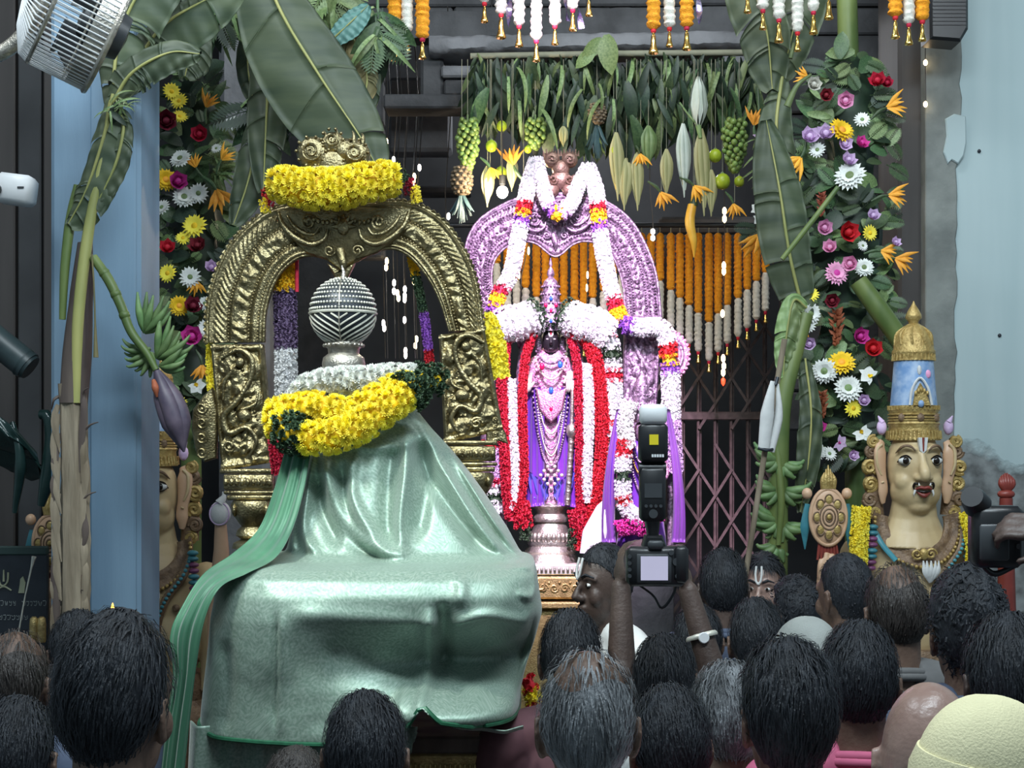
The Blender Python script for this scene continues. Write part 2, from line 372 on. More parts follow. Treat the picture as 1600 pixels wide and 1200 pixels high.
def weathered():
    m = bpy.data.materials.new('weathered_wall'); m.use_nodes = True; MATS['weathered_wall'] = m
    nt = m.node_tree; N = nt.nodes; L = nt.links; b = N['Principled BSDF']; b.inputs['Roughness'].default_value = .75
    tc = N.new('ShaderNodeTexCoord'); sp = N.new('ShaderNodeSeparateXYZ'); L.new(tc.outputs['Object'], sp.inputs[0])
    n1 = N.new('ShaderNodeTexNoise'); n1.inputs['Scale'].default_value = 3.2; n1.inputs['Detail'].default_value = 7; L.new(tc.outputs['Object'], n1.inputs['Vector'])
    n2 = N.new('ShaderNodeTexNoise'); n2.inputs['Scale'].default_value = 16; n2.inputs['Detail'].default_value = 5; L.new(tc.outputs['Object'], n2.inputs['Vector'])
    n3 = N.new('ShaderNodeTexNoise'); n3.inputs['Scale'].default_value = 1.1; L.new(tc.outputs['Object'], n3.inputs['Vector'])
    mp = N.new('ShaderNodeMapping'); mp.inputs['Scale'].default_value = (5, 5, .35); L.new(tc.outputs['Object'], mp.inputs[0])
    n4 = N.new('ShaderNodeTexNoise'); n4.inputs['Scale'].default_value = 1.5; n4.inputs['Detail'].default_value = 3; L.new(mp.outputs[0], n4.inputs['Vector'])
    ma = N.new('ShaderNodeMath'); ma.operation = 'MULTIPLY_ADD'; ma.inputs[1].default_value = .75; L.new(n1.outputs['Fac'], ma.inputs[0]); L.new(sp.outputs['Z'], ma.inputs[2])
    mr = N.new('ShaderNodeMapRange'); mr.inputs[1].default_value = 2.235; mr.inputs[2].default_value = 2.31; L.new(ma.outputs[0], mr.inputs[0])
    r1 = N.new('ShaderNodeValToRGB'); r1.color_ramp.elements[0].color = (.41, .53, .545, 1); r1.color_ramp.elements[1].color = (.50, .61, .62, 1)
    r1.color_ramp.elements[0].position = .3; r1.color_ramp.elements[1].position = .7; L.new(n4.outputs['Fac'], r1.inputs[0])
    r2 = N.new('ShaderNodeValToRGB'); r2.color_ramp.elements[0].color = (.10, .105, .105, 1); r2.color_ramp.elements[1].color = (.27, .29, .29, 1)
    r2.color_ramp.elements[0].position = .35; r2.color_ramp.elements[1].position = .65; L.new(n2.outputs['Fac'], r2.inputs[0])
    mx = N.new('ShaderNodeMix'); mx.data_type = 'RGBA'; L.new(mr.outputs[0], mx.inputs['Factor']); L.new(r2.outputs[0], mx.inputs['A']); L.new(r1.outputs[0], mx.inputs['B'])
    L.new(mx.outputs['Result'], b.inputs['Base Color'])
    bp = N.new('ShaderNodeBump'); bp.inputs['Strength'].default_value = .5; bp.inputs['Distance'].default_value = .02; L.new(mr.outputs[0], bp.inputs['Height'])
    L.new(bp.outputs[0], b.inputs['Normal'])
weathered()
a = wpt(1487, 0, 6.0)
struct(wbox('wall_right', a.x, 5, 6.0, 6.3, 0, 5.15, 'weathered_wall'))
# rough cement margin with an irregular edge, and the painted patch over it
q = M(6.0); rnd = random.Random(3)
edge = [(1500 - (8 if y > 250 else 0) + rnd.uniform(-3, 3) - max(0, (y - 500)) * .012, y) for y in range(-330, 1440, 22)]
q.plate([(1444, -330)] + edge + [(1444, 1430)], -30, 7, 2)
struct(q.build('trim_1', 'cement', smooth=False))
q = M(6.0)
q.plate([(1474, 188), (1488, 180), (1506, 184), (1507, 225), (1503, 245), (1494, 258), (1484, 252), (1478, 258), (1471, 240), (1476, 215)], 7, 11, 2)
struct(q.build('trim_2', 'wall_paint', smooth=False))
struct(pxb('trim_3', 1404, 1446, -330, 1430, 6.05, .35, 'brown_column', .015))
# small nail marks on the wall
for i, (x, y) in enumerate(((1562, 524), (1478, 502), (1486, 284), (1530, 236))):
    q = M(5.995); q.ball((x, y, 0), (3, 3, 2), 8, 6); n_ = q.build('wall_nail', 'dark_metal')
    tag(n_, ['dark nail head in the blue wall above the weathered patch', 'short dark nail beside the cement margin near the statue crown', 'dark nail low on the cement margin of the blue wall', 'tiny nail head high on the blue wall right of the painted patch'][i], 'nail', 'nails in the wall')

# masonry above and beside the doorway, one block at a time
wb = tag(thing('wall_masonry', None, None, tuple(wpt(800, 1425, 6.9))), None, None); wb['kind'] = 'structure'
k = 6.9 / FPX; rnd = random.Random(11)
def course(y0, y1, x0, x1, d, m, w=(90, 170)):
    x = x0
    while x < x1 - 5:
        x2 = min(x1, x + rnd.uniform(*w))
        if x1 - x2 < 40: x2 = x1
        q = M(d); q.rbox(((x + x2) / 2, (y0 + y1) / 2, rnd.uniform(-4, 4) - 20), (x2 - x - 2.5, y1 - y0 - 2.5, 44), 3); q.build('stone_block', m, wb, smooth=False)
        x = x2
for i, (y0, y1) in enumerate(((-330, -230), (-230, -140), (-140, -60), (-60, 10), (10, 54))):
    course(y0, y1, 540, 1420, 6.9, 'dark_stone')
for i, y in enumerate(range(54, 640, 62)):
    course(y, y + 62, 1228, 1412, 6.9, 'dark_stone', (60, 110))
for i, y in enumerate(range(54, 400, 70)):
    course(y, y + 70, 540, 600, 6.9, 'dark_stone', (60, 110))
# lintel beam with its worn pale edge and stepped corbels
lt = thing('lintel', None, None, tuple(wpt(880, 95, 6.6))); lt['kind'] = 'structure'
def sweepbar(name, prof, x0, x1, d, m, parent, seed=0):
    xs = np.linspace(x0, x1, 60); G = np.zeros((len(prof), 60, 3)); r2 = np.random.RandomState(seed)
    for i, (y, o) in enumerate(prof):
        G[i, :, 0] = xs; G[i, :, 1] = y + (xs - x0) * -0.018 + r2.uniform(-1.2, 1.2, 60); G[i, :, 2] = o + r2.uniform(-1.2, 1.2, 60)
    q = M(d); q.grid(G); return q.build(name, m, parent)
sweepbar('beam_edge', [(66, 0), (64, 24), (70, 30), (84, 30), (90, 22), (92, -40), (66, -40), (66, 0)], 672, 1215, 6.6, 'grey_stone', lt, 1)
sweepbar('beam_face', [(20, -20), (22, 6), (62, 6), (64, -30), (20, -30)], 575, 1240, 6.65, 'dark_stone', lt, 2)
for (x0, x1, y0, y1, m) in ((690, 750, 106, 124, 'grey_stone'), (694, 744, 128, 152, 'dark_stone'), (600, 740, 150, 172, 'dark_stone'), (1128, 1182, 88, 104, 'grey_stone'), (1138, 1182, 110, 128, 'grey_stone')):
    q = M(6.62); q.rbox(((x0 + x1) / 2, (y0 + y1) / 2, -16), (x1 - x0, y1 - y0, 60), 3); q.build('corbel', m, lt, smooth=False)
q = M(6.62); q.rbox((675, 120, -20), (36, 92, 50), 5); q.build('corbel', 'dark_stone', lt, smooth=False)
# pale wall panel and ledge seen behind the doorway
struct(pxb('wall_panel', 606, 705, 120, 236, 7.9, .2, 'grey_stone', .02))
struct(pxb('trim_4', 1030, 1215, 338, 362, 7.3, .12, 'grey_stone', .015))
struct(pxb('trim_5', 640, 735, 290, 300, 7.8, .2, 'dark_stone', .01))
# slim stone column behind the banana leaves
struct(pxb('stone_column', 340, 420, -330, 1380, 6.3, .35, 'grey_stone', .03))
for x in (344, 352):
    pass
# blue painted pillar, square with chamfered corners and a shallow vertical groove
a = wpt(78, 0, 4.5); b = wpt(219, 0, 4.5)
pil = thing('pillar', None, None, ((a.x + b.x) / 2, 4.6, 0)); pil['kind'] = 'structure'
wbox('pillar_shaft', a.x, b.x, 4.5, 4.76, 0, 5.15, 'blue_paint', .014, pil)
wbox('pillar_face', a.x + .13, b.x - .012, 4.490, 4.52, 0, 5.15, 'blue_paint', .006, pil)
# dark side wall on the left with upright boards
wl = struct(wbox('wall_left', -5, -1.58, 5.6, 5.8, 0, 5.15, 'night_wall'))
rnd = random.Random(2)
x = -2.7
while x < -1.62:
    w = rnd.uniform(.07, .13); q = M(); q.rbox((x + w / 2, 5.58 + rnd.uniform(-.015, .01), 2.55), (w - .008, .05, 5.1), .006)
    q.build('wall_board', rnd.choice(['night_wall', 'brown_column', 'dark_metal']), wl, smooth=False); x += w
struct(wbox('wall_passage', -1.6, -1.05, 8.2, 8.4, 0, 5.15, 'dark_stone'))

# ------------------------------------------------------------------ folding lattice gate
gt = thing('lattice_gate', 'brown folding lattice gate closing the dark inner doorway', 'gate', tuple(wpt(1090, 1290, 7.4)))
xs = [1013, 1039, 1065, 1091, 1117, 1142, 1168, 1194, 1220]
q = M(7.4); q.rbox((0, 0, 0), (4.6, 900, 5), 1.2); 
for x in xs:
    q = M(7.4); q.rbox((x, 830, 0), (4.6, 900, 5), 1.2); q.build('upright', 'gate_paint', gt, smooth=False)
    q = M(7.4); q.rbox((x + 4.5, 830, -5), (2.4, 900, 4), .8); q.build('upright', 'gate_paint', gt, smooth=False)
def gbar(p0, p1, o, w=4.2):
    L_ = math.hypot(p1[0] - p0[0], p1[1] - p0[1]); an = math.atan2(p1[1] - p0[1], p1[0] - p0[0])
    q = M(7.4); q.box(((p0[0] + p1[0]) / 2, (p0[1] + p1[1]) / 2, o), (L_, w, 2.2), R=np.array(Matrix.Rotation(an, 3, 'Z'))); q.build('lattice_bar', 'gate_paint', gt, smooth=False)
for (ya, n) in ((470, 2), (694, 6)):
    for i in range(len(xs) - 1):
        for j in range(n):
            y0 = ya + j * 80 + (40 if i % 2 else 0)
            gbar((xs[i], y0), (xs[i + 1], y0 + 40), 4); gbar((xs[i + 1], y0 + 40), (xs[i], y0 + 80), 7)
for y in (650, 1270):
    q = M(7.4); q.rbox((1116, y, 3), (230, 13, 8), 1.5); q.build('rail', 'gate_paint', gt, smooth=False)

# ------------------------------------------------------------------ left-hand fittings
# wall fan: barrel cage turned aside
fc = wpt(128, 28, 3.9); kf = 3.9 / FPX
fan = thing('wall_fan', 'large grey wire-caged wall fan tilted at the top left corner', 'fan', tuple(fc))
ax = Vector((-.80, -.38, .36)).normalized(); RF = np.array(aim(ax))
def fring(r, h, t, n=40):
    a = np.linspace(0, 2 * PI, n, endpoint=False); return np.stack([r * np.cos(a), r * np.sin(a), np.full(n, h)], 1) @ RF.T + np.array(fc), t
Rf, hf = 100 * kf, 46 * kf
for r, h, t in ((Rf, hf, .006), (Rf, -hf, .009), (Rf * .98, -hf * .2, .003)):
    q = M(); p, t = fring(r, h, t); q.tube(p, t, 6, closed=True); q.build('cage_ring', 'tarnished_silver', fan)
q = M()
for i in range(72):
    a = 2 * PI * i / 72; c, s_ = math.cos(a), math.sin(a)
    pts = np.array([(Rf * c, Rf * s_, -hf), (Rf * c, Rf * s_, hf), (Rf * .93 * c, Rf * .93 * s_, hf * 1.35), (Rf * .55 * c, Rf * .55 * s_, hf * 1.75), (Rf * .2 * c, Rf * .2 * s_, hf * 1.9)]) @ RF.T + np.array(fc)
    q.tube(pts, .0022, 4)
cw = q.build('cage_wires', 'white_plastic', fan); cw['kind'] = 'stuff'
q = M(); q.lathe((0, 0, 0), [(.001, hf * 1.95), (Rf * .2, hf * 1.9), (Rf * .2, hf * 1.82), (.001, hf * 1.8)], 20, R=RF); q.V[-1] += np.array(fc); q.build('hub_cap', 'grey_plastic', fan)
q = M(); q.lathe((0, 0, 0), [(.001, -hf * 1.6), (Rf * .35, -hf * 1.5), (Rf * .42, -hf * .9), (Rf * .3, 0), (.001, .1 * hf)], 20, R=RF); q.V[-1] += np.array(fc); q.build('motor', 'grey_plastic', fan)
q = M(); q.lathe((0, 0, 0), [(Rf * .99, -hf), (Rf * 1.0, -hf * .3)], 48, cap=False, R=RF); q.V[-1] += np.array(fc); q.build('cage_band', 'tarnished_silver', fan)
for i in range(4):
    a = 2 * PI * i / 4 + .3; G = np.zeros((9, 5, 3))
    for u in range(9):
        for v in range(5):
            rr = Rf * (.2 + .7 * u / 8); an = a + (v - 2) / 4 * (.9 - .25 * u / 8); G[u, v] = (rr * math.cos(an), rr * math.sin(an), hf * .45 * (v - 2) / 2)
    q = M(); q.slab(G @ RF.T + np.array(fc), tuple(ax * .003)); q.build('blade', 'grey_plastic', fan)
q = M(4.0); q.tube([(-30, 96, 0), (10, 78, 0), (38, 52, 0), (62, 10, 0), (78, -50, 0)], 12, 12, spline=24)
tag(q.build('conduit_pipe', 'tarnished_silver'), 'bent grey conduit pipe at the top left corner beside the fan', 'pipe')
# surveillance camera
cc = thing('surveillance_camera', 'small white surveillance camera on the left wall', 'camera', tuple(wpt(22, 325, 4.4)))
q = M(4.4); q.rbox((26, 297, 0), (56, 46, 44), 7, R=np.array(Matrix.Rotation(.12, 3, 'Z'))); q.build('housing', 'white_plastic', cc)
q = M(4.4); q.tube([(-2, 282, 0), (-16, 280, 0), (-40, 282, -20)], 9, 10); q.build('mount', 'white_plastic', cc)
q = M(4.4); q.tube([(2, 300, 21), (2, 300, 27)], 9, 14); q.build('lens', 'lens_glass', cc)
q = M(4.4); q.box((40, 297, 22.5), (10, 3, 1)); q.build('logo_mark', 'grey_plastic', cc)
# grey-green pipe
q = M(4.6); q.tube([(-40, 505, 0), (44, 572, 0)], 23, 18); q.tube([(36, 566, 0), (48, 575, 0)], [24, 25, 20], 18)
mat('pipe_green', (0.028, 0.045, 0.048), 0.4, 0, var=.2)
tag(q.build('stub_pipe', 'pipe_green'), 'thick dark green pipe end sloping in from the left edge', 'pipe')
# dark glossy cloth-covered bracket
mat('gloss_green', (0.010, 0.028, 0.026), 0.22, 0, scale=8, col2=(0.022, 0.05, 0.045))
br = thing('bracket_lamp', 'dark glossy green shrouded bracket below the pipe on the left', 'bracket', tuple(wpt(40, 820, 4.7)))
q = M(4.7)
G = np.zeros((26, 20, 3))
for i in range(26):
    t = i / 25
    for j in range(20):
        a = 2 * PI * j / 20; r = np.interp(t, [0, .12, .4, .75, 1], [10, 40, 50, 42, 14]) * (1 + .10 * math.sin(5 * a + 6 * t) + .05 * math.sin(9 * a))
        G[i, j] = (-30 + 95 * t + r * .55 * math.cos(a) * (1 if t < .8 else .8), 690 + 40 * t * t + r * 1.0 * math.cos(a + 1.2) * .9 + 12 * math.sin(a * 2), r * math.sin(a))
q.grid(G, wrap=True); q.build('shroud', 'gloss_green', br)
q = M(4.7); q.tube([(68, 648, 10), (80, 652, 14), (84, 690, 10), (78, 740, 6), (64, 790, 0)], [8, 10, 13, 12, 6], 12, spline=20); q.build('folded_edge', 'gloss_green', br)
q = M(4.7); q.tube([(30, 660, 30), (44, 720, 34), (30, 800, 20)], [4, 9, 4], 10, spline=16); q.build('folded_edge', 'gloss_green', br)
# notice board with emblem and lettering
nb = thing('notice_board', 'dark notice board with pale emblem and two lines of small lettering', 'sign', tuple(wpt(30, 1010, 5.0)))
q = M(5.0); q.rbox((14, 940, 0), (124, 150, 10), 2); q.build('board', 'dark_metal', nb, smooth=False)
mat('board_gold', (0.34, 0.36, 0.24), .6, 0, var=.1)
mat('board_trim', (0.03, 0.06, 0.055), .6, 0, var=.1)
q = M(5.0); q.rbox((14, 860, 2), (124, 14, 12), 2); q.build('board_trim', 'board_trim', nb, smooth=False)
q = M(5.0)
q.tube([(0, 896, 6), (1, 908, 6), (4, 914, 6), (9, 914, 6), (14, 908, 6), (15, 894, 6)], 1.5, 6, spline=20); q.tube([(8, 890, 6), (8, 908, 6)], [1.0, 1.8], 6)
q.tube([(-4, 922, 6), (8, 916, 6), (20, 922, 6)], 1.5, 6, spline=10); q.build('emblem', 'board_gold', nb)
q = M(5.0); q.plate([(34, 904, ), (38, 900), (42, 910), (40, 926), (31, 926), (33, 914)], 5, 7); q.build('emblem', 'board_gold', nb)
rnd = random.Random(5); q = M(5.0)
mat('board_text', (0.22, 0.25, 0.25), .6, 0, var=.1)
for (y, xa, xb) in ((942, -40, 26), (942, 36, 70), (964, -40, 48)):
    x = xa
    while x < xb:
        w = rnd.uniform(3, 6); a = rnd.uniform(0, 3)
        q.tube([(x, y - 3.4, 5.6), (x + w * .4, y + rnd.uniform(-4, 3), 5.6), (x + w, y - 3.2, 5.6), (x + w * .8, y + 3.4, 5.6), (x + w * .2, y + 3, 5.6)], .6, 4, spline=9)
        x += w + rnd.uniform(1.5, 3) 
q.build('lettering', 'board_text', nb)
for i, x in enumerate((57, 69)):
    q = M(4.95); q.lathe((x, 980, 12), [(3, -18), (6, -15), (7, -5), (7, 18), (6, 22)], 12); q.build('brass_post', 'old_gold', nb)
q = M(4.9); q.tube([(-75, 1585, 0), (38, 975, 20), (46, 930, 20), (56, 885, 20), (60, 868, 20)], [1.2, 1.2, 1.0, 1.4, 3.5], 6)
tag(q.build('thin_rod', 'pale_silver'), 'thin shiny rod leaning in front of the notice board', 'rod')
# black loudspeaker at the upper right
sp = thing('loudspeaker', 'black box loudspeaker high beside the blue wall', 'speaker', tuple(wpt(1480, 66, 5.7)))
q = M(5.7); q.plate([(1452, -140), (1514, -140), (1514, 44), (1502, 64), (1454, 60)], -50, 0, 5); q.build('cabinet', 'black_plastic', sp, smooth=False)
for y in range(-130, 40, 6):
    q = M(5.7); q.box((1483, y, .6), (52, 2.6, 2)); q.build('grille_slat', 'black_plastic', sp, smooth=False)
# ================================================================== flower, leaf and garland prototypes
def petal(q, ang, r0, ln, wd, tilt, curl, m=0, nseg=4, z0=0.0, cup=.15, tip=.35):
    """one petal growing outward from the centre (+Z faces the viewer)"""
    G = np.zeros((nseg + 1, 3, 3))
    for i in range(nseg + 1):
        t = i / nseg; w = wd * (math.sin(PI * min(1, .18 + t * (1 - tip * .5))) ** .8) * (.35 if t == 1 else 1)
        a = tilt + curl * t; rr = r0 + ln * t * math.cos(a); z = z0 + ln * t * math.sin(a)
        for j in (-1, 0, 1): G[i, j + 1] = (rr, j * w, z + (cup * w if j else 0))
    c, s = math.cos(ang), math.sin(ang); R = np.array(((c, -s, 0), (s, c, 0), (0, 0, 1)))
    q.grid(G @ R.T, m)
def daisy(n=16, wd=.15, cen=.24, layers=2):
    p = M(); rnd = random.Random(n)
    for l in range(layers):
        for i in range(n):
            petal(p, 2 * PI * (i + .5 * l) / n + rnd.uniform(-.06, .06), .1, .88 - .16 * l + rnd.uniform(-.06, .06), wd, .12 + .28 * l, -.1, 0, z0=.02 * l)
    c = M(); c.ball((0, 0, .06), (cen, cen, cen * .6), 10, 6); return p, c
def pompon(n=46, wd=.17, ln=.62, seed=1, ns=3):
    p = M(); rnd = random.Random(seed)
    for i in range(n):
        t = (i + .5) / n; el = math.asin(t) ; a = i * 2.39996
        petal(p, a, .12 * (1 - t), ln * (1.35 - .55 * t), wd * rnd.uniform(.8, 1.15), el * .95, .5 - .2 * t, 0, nseg=ns, z0=.12 * t)
    return p
def rose(seed=2):
    p = M(); rnd = random.Random(seed)
    for l, (n, r, h) in enumerate(((6, .95, .25), (6, .75, .42), (5, .52, .55), (4, .3, .62))):
        for i in range(n):
            petal(p, 2 * PI * i / n + l * .5 + rnd.uniform(-.1, .1), .05, r, .42 * (1 - .13 * l), .35 + .32 * l, .5, 0, z0=.03 * l, cup=.35, tip=.1)
    p.ball((0, 0, .3), (.25, .25, .3), 10, 6); return p
def paradise(seed=3):
    p = M(); g = M(); rnd = random.Random(seed)
    for i in range(6):
        a = -.7 + .28 * i; ln = rnd.uniform(.75, 1.1)
        e = np.array((math.cos(a) * ln, math.sin(a) * ln, rnd.uniform(-.15, .3))); m_ = e * .55 + np.array((0, .04, .05))
        p.tube([(0, 0, 0), m_, e], [.04, .10, .012], 6, flat=.45, spline=7)
    g.tube([(.15, .02, 0), (-.3, -.1, 0), (-.75, -.42, -.05)], [.02, .10, .05], 7, spline=8); return p, g
def orchid():
    p = M(); c = M()
    for a, w in ((90, .3), (210, .26), (330, .26), (20, .42), (160, .42)):
        petal(p, math.radians(a), .05, .85, w, .2, -.15, 0, cup=.2, tip=.2)
    petal(c, math.radians(270), .02, .42, .2, .6, .2, 0); c.ball((0, 0, .1), .1, 8, 6); return p, c
def torch():
    p = M(); rnd = random.Random(4)
    for i in range(26):
        t = i / 25; a = i * 2.4; p_ = np.array((0, 1.1 - 2.0 * t, 0)); r = .18 + .35 * math.sin(PI * min(1, .25 + t * .75))
        e = p_ + np.array((math.cos(a) * r, .25, abs(math.sin(a)) * r)); p.tube([p_, (p_ + e) / 2 + np.array((0, -.08, .05)), e], [.10, .15, .02], 5, flat=.6, spline=5)
    return p
def leaf_mesh(w=.3, fold=.25, droop=.35, n=6, wave=0.0):
    """leaf along +Y from the origin, unit length, facing +Z"""
    G = np.zeros((n + 1, 3, 3))
    for i in range(n + 1):
        t = i / n; hw = w * math.sin(PI * min(1, t * .93 + .05)) ** .75 * (0.15 if i == n else 1)
        for j in (-1, 0, 1): G[i, j + 1] = (j * hw, t * (1 - .12 * droop * t), -droop * t * t + (abs(j) * fold * hw) + wave * math.sin(t * 14 + j))
    q = M(); q.grid(G); return q
def fern_mesh(n=11):
    q = M(); q.tube([(0, 0, 0), (0, .5, -.03), (0, 1, -.15)], [.018, .012, .004], 4, spline=6)
    for i in range(n):
        t = .12 + .86 * i / n; L_ = .32 * math.sin(PI * min(1, .2 + .8 * t)) + .06
        for s in (-1, 1):
            b = np.array((0, t, -.15 * t * t)); e = b + np.array((s * L_ * .85, L_ * .55, -.04)); nn = np.array((-(e - b)[1], (e - b)[0], 0)) * .16
            q.add([b, (b + e) / 2 + nn + (0, 0, .01), e, (b + e) / 2 - nn + (0, 0, .01)], [(0, 1, 2, 3)])
    return q
def blade_mesh():
    """long narrow striped leaf"""
    q = M(); G = np.zeros((8, 3, 3))
    for i in range(8):
        t = i / 7; hw = .045 * math.sin(PI * min(1, .15 + .85 * t)) ** .6 + .003
        for j in (-1, 0, 1): G[i, j + 1] = (j * hw, t * .95, .25 * math.sin(t * 2.2) - .4 * t * t + abs(j) * .3 * hw)
    q.grid(G); return q
DA, DAc = daisy(); GE, GEc = daisy(20, .17, .30, 3)
FLW = {}
def flower_kind(key, parts): FLW[key] = [(nm, q.mesh(nm, [m])) for nm, q, m in parts]
flower_kind('white_daisy', [('petals', DA, 'white_petal'), ('flower_eye', DAc, 'light_leaf')])
flower_kind('white_gerbera', [('petals', GE, 'white_petal'), ('flower_eye', GEc, 'light_leaf')])
flower_kind('yellow_daisy', [('petals', DA, 'yellow_petal'), ('flower_eye', DAc, 'deep_yellow_petal')])
flower_kind('amber_gerbera', [('petals', GE, 'deep_yellow_petal'), ('flower_eye', GEc, 'orange_petal')])
flower_kind('pink_gerbera', [('petals', GE, 'pink_petal'), ('flower_eye', GEc, 'magenta_petal')])
flower_kind('pink_rose', [('petals', rose(), 'pink_petal')])
flower_kind('lilac_rose', [('petals', rose(5), 'lilac_petal')])
flower_kind('magenta_rose', [('petals', rose(6), 'magenta_petal')])
flower_kind('red_rose', [('petals', rose(7), 'red_petal')])
flower_kind('maroon_rose', [('petals', rose(8), 'maroon_petal')])
flower_kind('cream_rose', [('petals', rose(9), 'cream_flower')])
BP, BPg = paradise(); OR, ORc = orchid()
flower_kind('paradise', [('petals', BP, 'orange_petal'), ('spathe', BPg, 'green_leaf')])
flower_kind('white_orchid', [('petals', OR, 'white_petal'), ('flower_eye', ORc, 'deep_yellow_petal')])
flower_kind('lilac_orchid', [('petals', OR, 'lilac_petal'), ('flower_eye', ORc, 'magenta_petal')])
flower_kind('torch', [('petals', torch(), 'rust_petal')])
def flower(kind, parent, x, y, d, r, o=0, tilt=None, spin=None):
    """flower part (first mesh) with its sub-parts, r in pixels, facing the viewer with a random tilt"""
    k = d / FPX; t = tilt or (U(-.45, .45), U(-.1, .55))
    dirn = Vector((t[0], -1, t[1])).normalized(); R = aim(dirn, U(0, 6.28) if spin is None else spin)
    o1 = put('flower', FLW[kind][0][1], parent, wpf(x, y, d, o), R, r * k * (1.45 if 'rose' in kind else 1.06)); 
    for nm, me in FLW[kind][1:]:
        c = bpy.data.objects.new(nm, me); COL.objects.link(c); c.parent = o1
    return o1
def paradise_flower(parent, x, y, d, r, ang, o=0):
    """spiky bird-of-paradise flower with petals fanned in the picture plane around direction ang (degrees, 0 = right, 90 = up)"""
    R = Matrix.Rotation(PI / 2, 3, 'X'); R = Matrix.Rotation(-math.radians(ang), 3, 'Y') @ R
    o1 = put('flower', FLW['paradise'][0][1], parent, wpf(x, y, d, o), R, r * d / FPX)
    c = bpy.data.objects.new('spathe', FLW['paradise'][1][1]); COL.objects.link(c); c.parent = o1; return o1
LEAF = {k: [(leaf_mesh(.26).mesh('leaf', [m])), (leaf_mesh(.16, .3, .5).mesh('leaf', [m])), (fern_mesh().mesh('leaf', [m])), (leaf_mesh(.36, .2, .25, wave=.012).mesh('leaf', [m])), (leaf_mesh(.085, .3, .3).mesh('leaf', [m]))]
        for k, m in (('g', 'green_leaf'), ('d', 'dark_leaf'), ('l', 'light_leaf'))}
BLADE = blade_mesh().mesh('leaf', ['light_leaf'])
def leaf(parent, x, y, d, ln, ang, key='g', kind=None, o=0, face=None, name='leaf'):
    """leaf of ln pixels pointing at ang degrees in the picture plane (0 right, 90 up), base at (x, y)"""
    kind = random.randrange(4) if kind is None else kind
    a = math.radians(ang); dv = Vector((math.cos(a), U(-.35, .15), math.sin(a))).normalized()
    n = Vector((U(-.5, .5), -1, U(-.1, .8))) if face is None else Vector(face); n = (n - dv * n.dot(dv)).normalized(); xx = dv.cross(n)
    R = Matrix((xx, dv, n)).transposed()
    me = BLADE if kind == 9 else LEAF[key][kind]
    return put(name, me, parent, wpf(x, y, d, o), R, ln * d / FPX)

POM = pompon().proto(); POM_S = pompon(9, .34, .66, 3, 2).proto(); 
POM_ME = {m: pompon(40, .19, .66, 1).mesh('blossom', [m]) for m in ('yellow_petal', 'white_petal', 'deep_yellow_petal', 'red_petal')}
def frames(P):
    T = np.gradient(P, axis=0); T /= np.linalg.norm(T, axis=1)[:, None] + 1e-9; return T
def rope(q, pts, r, colours, bl=6.0, dens=1.0, m=None, seed=0, flat=1.0, spline=None, half=False):
    """garland of small blossoms in q; colours: function of t in [0,1] -> material index. Rope radius r, blossom size bl (pixels)."""
    rnd = random.Random(seed); P0 = np.array(pts, float); L_ = np.linalg.norm(np.diff(P0, axis=0), axis=1).sum()
    n = max(2, int(L_ / (bl * .8) * dens)); P = catmull(pts, n); T = frames(P)
    R = r if callable(r) else (lambda t: r)
    for i in range(n):
        t = i / max(1, n - 1); rr = R(t); ref = np.array((0, 0, 1.0)); a = np.cross(T[i], ref); a /= np.linalg.norm(a) + 1e-9; b = np.cross(a, T[i])
        kk = max(4, int(2 * PI * rr / (bl * 1.15)))
        for j in range(kk):
            an = 2 * PI * (j + rnd.random() * .6 + (i % 2) * .5) / kk; dv = a * math.cos(an) + b * math.sin(an) * flat
            if dv[2] < -.35 and half: continue
            p = P[i] + dv * rr * .86 + T[i] * rnd.uniform(-.3, .3) * bl
            q.inst(POM_S, p, np.array(aim(dv + np.array((rnd.uniform(-.3, .3), rnd.uniform(-.3, .3), .1)), rnd.random() * 6)), bl * rnd.uniform(.75, 1.1), colours(t) if callable(colours) else colours)
    return q
def core(q, pts, r, m=0, n=10, spline=30):
    return q.tube(pts, r, n, m, spline=spline)
# ================================================================== brass arch of the front shrine
def relief_band(O, I, n, nu, prof, base_o=0, d=4.3, thick=16):
    """embossed band between two outlines O and I (pixel points); prof(u, t, s) gives relief height, s = length along in pixels"""
    a = catmull(O, n); b = catmull(I, n); q = M(d); G = np.zeros((n, nu, 3))
    mid = (a + b) / 2; s = np.concatenate([[0], np.cumsum(np.linalg.norm(np.diff(mid, axis=0), axis=1))])
    for j in range(nu):
        u = j / (nu - 1); p = a * (1 - u) + b * u; G[:, j, :2] = p
        G[:, j, 2] = [base_o + prof(u, i / (n - 1), s[i]) for i in range(n)]
    q.slab(G, (0, 0, 0)); k = n * nu; q.V[-1][:, 2] = base_o - thick
    return q, a, b
def bump_(u, c, w): return max(0.0, 1 - ((u - c) / w) ** 2)
def arch_prof(scale):
    def f(u, t, s):
        h = 6 * math.sqrt(max(0, 1 - (2 * u - 1) ** 2 * .9))
        h += 4 * bump_(u, .05, .05) + 4 * bump_(u, .95, .05)
        if .10 < u < .34: h += 3.4 * abs(math.sin((s * scale + 30 * u))) * bump_(u, .22, .12)
        h -= 2.4 * bump_(u, .385, .035)
        if .45 < u < .70: h += 4.0 * (0.5 + .5 * math.sin(s * scale * .75 + 2.2 * math.sin(9 * u + s * .1))) * bump_(u, .575, .13) + 1.6 * noise.noise(Vector((s * .17, u * 11, 2)))
        h -= 2.4 * bump_(u, .745, .035)
        h += 2.5 * bump_(u, .84, .06)
        return h
    return f
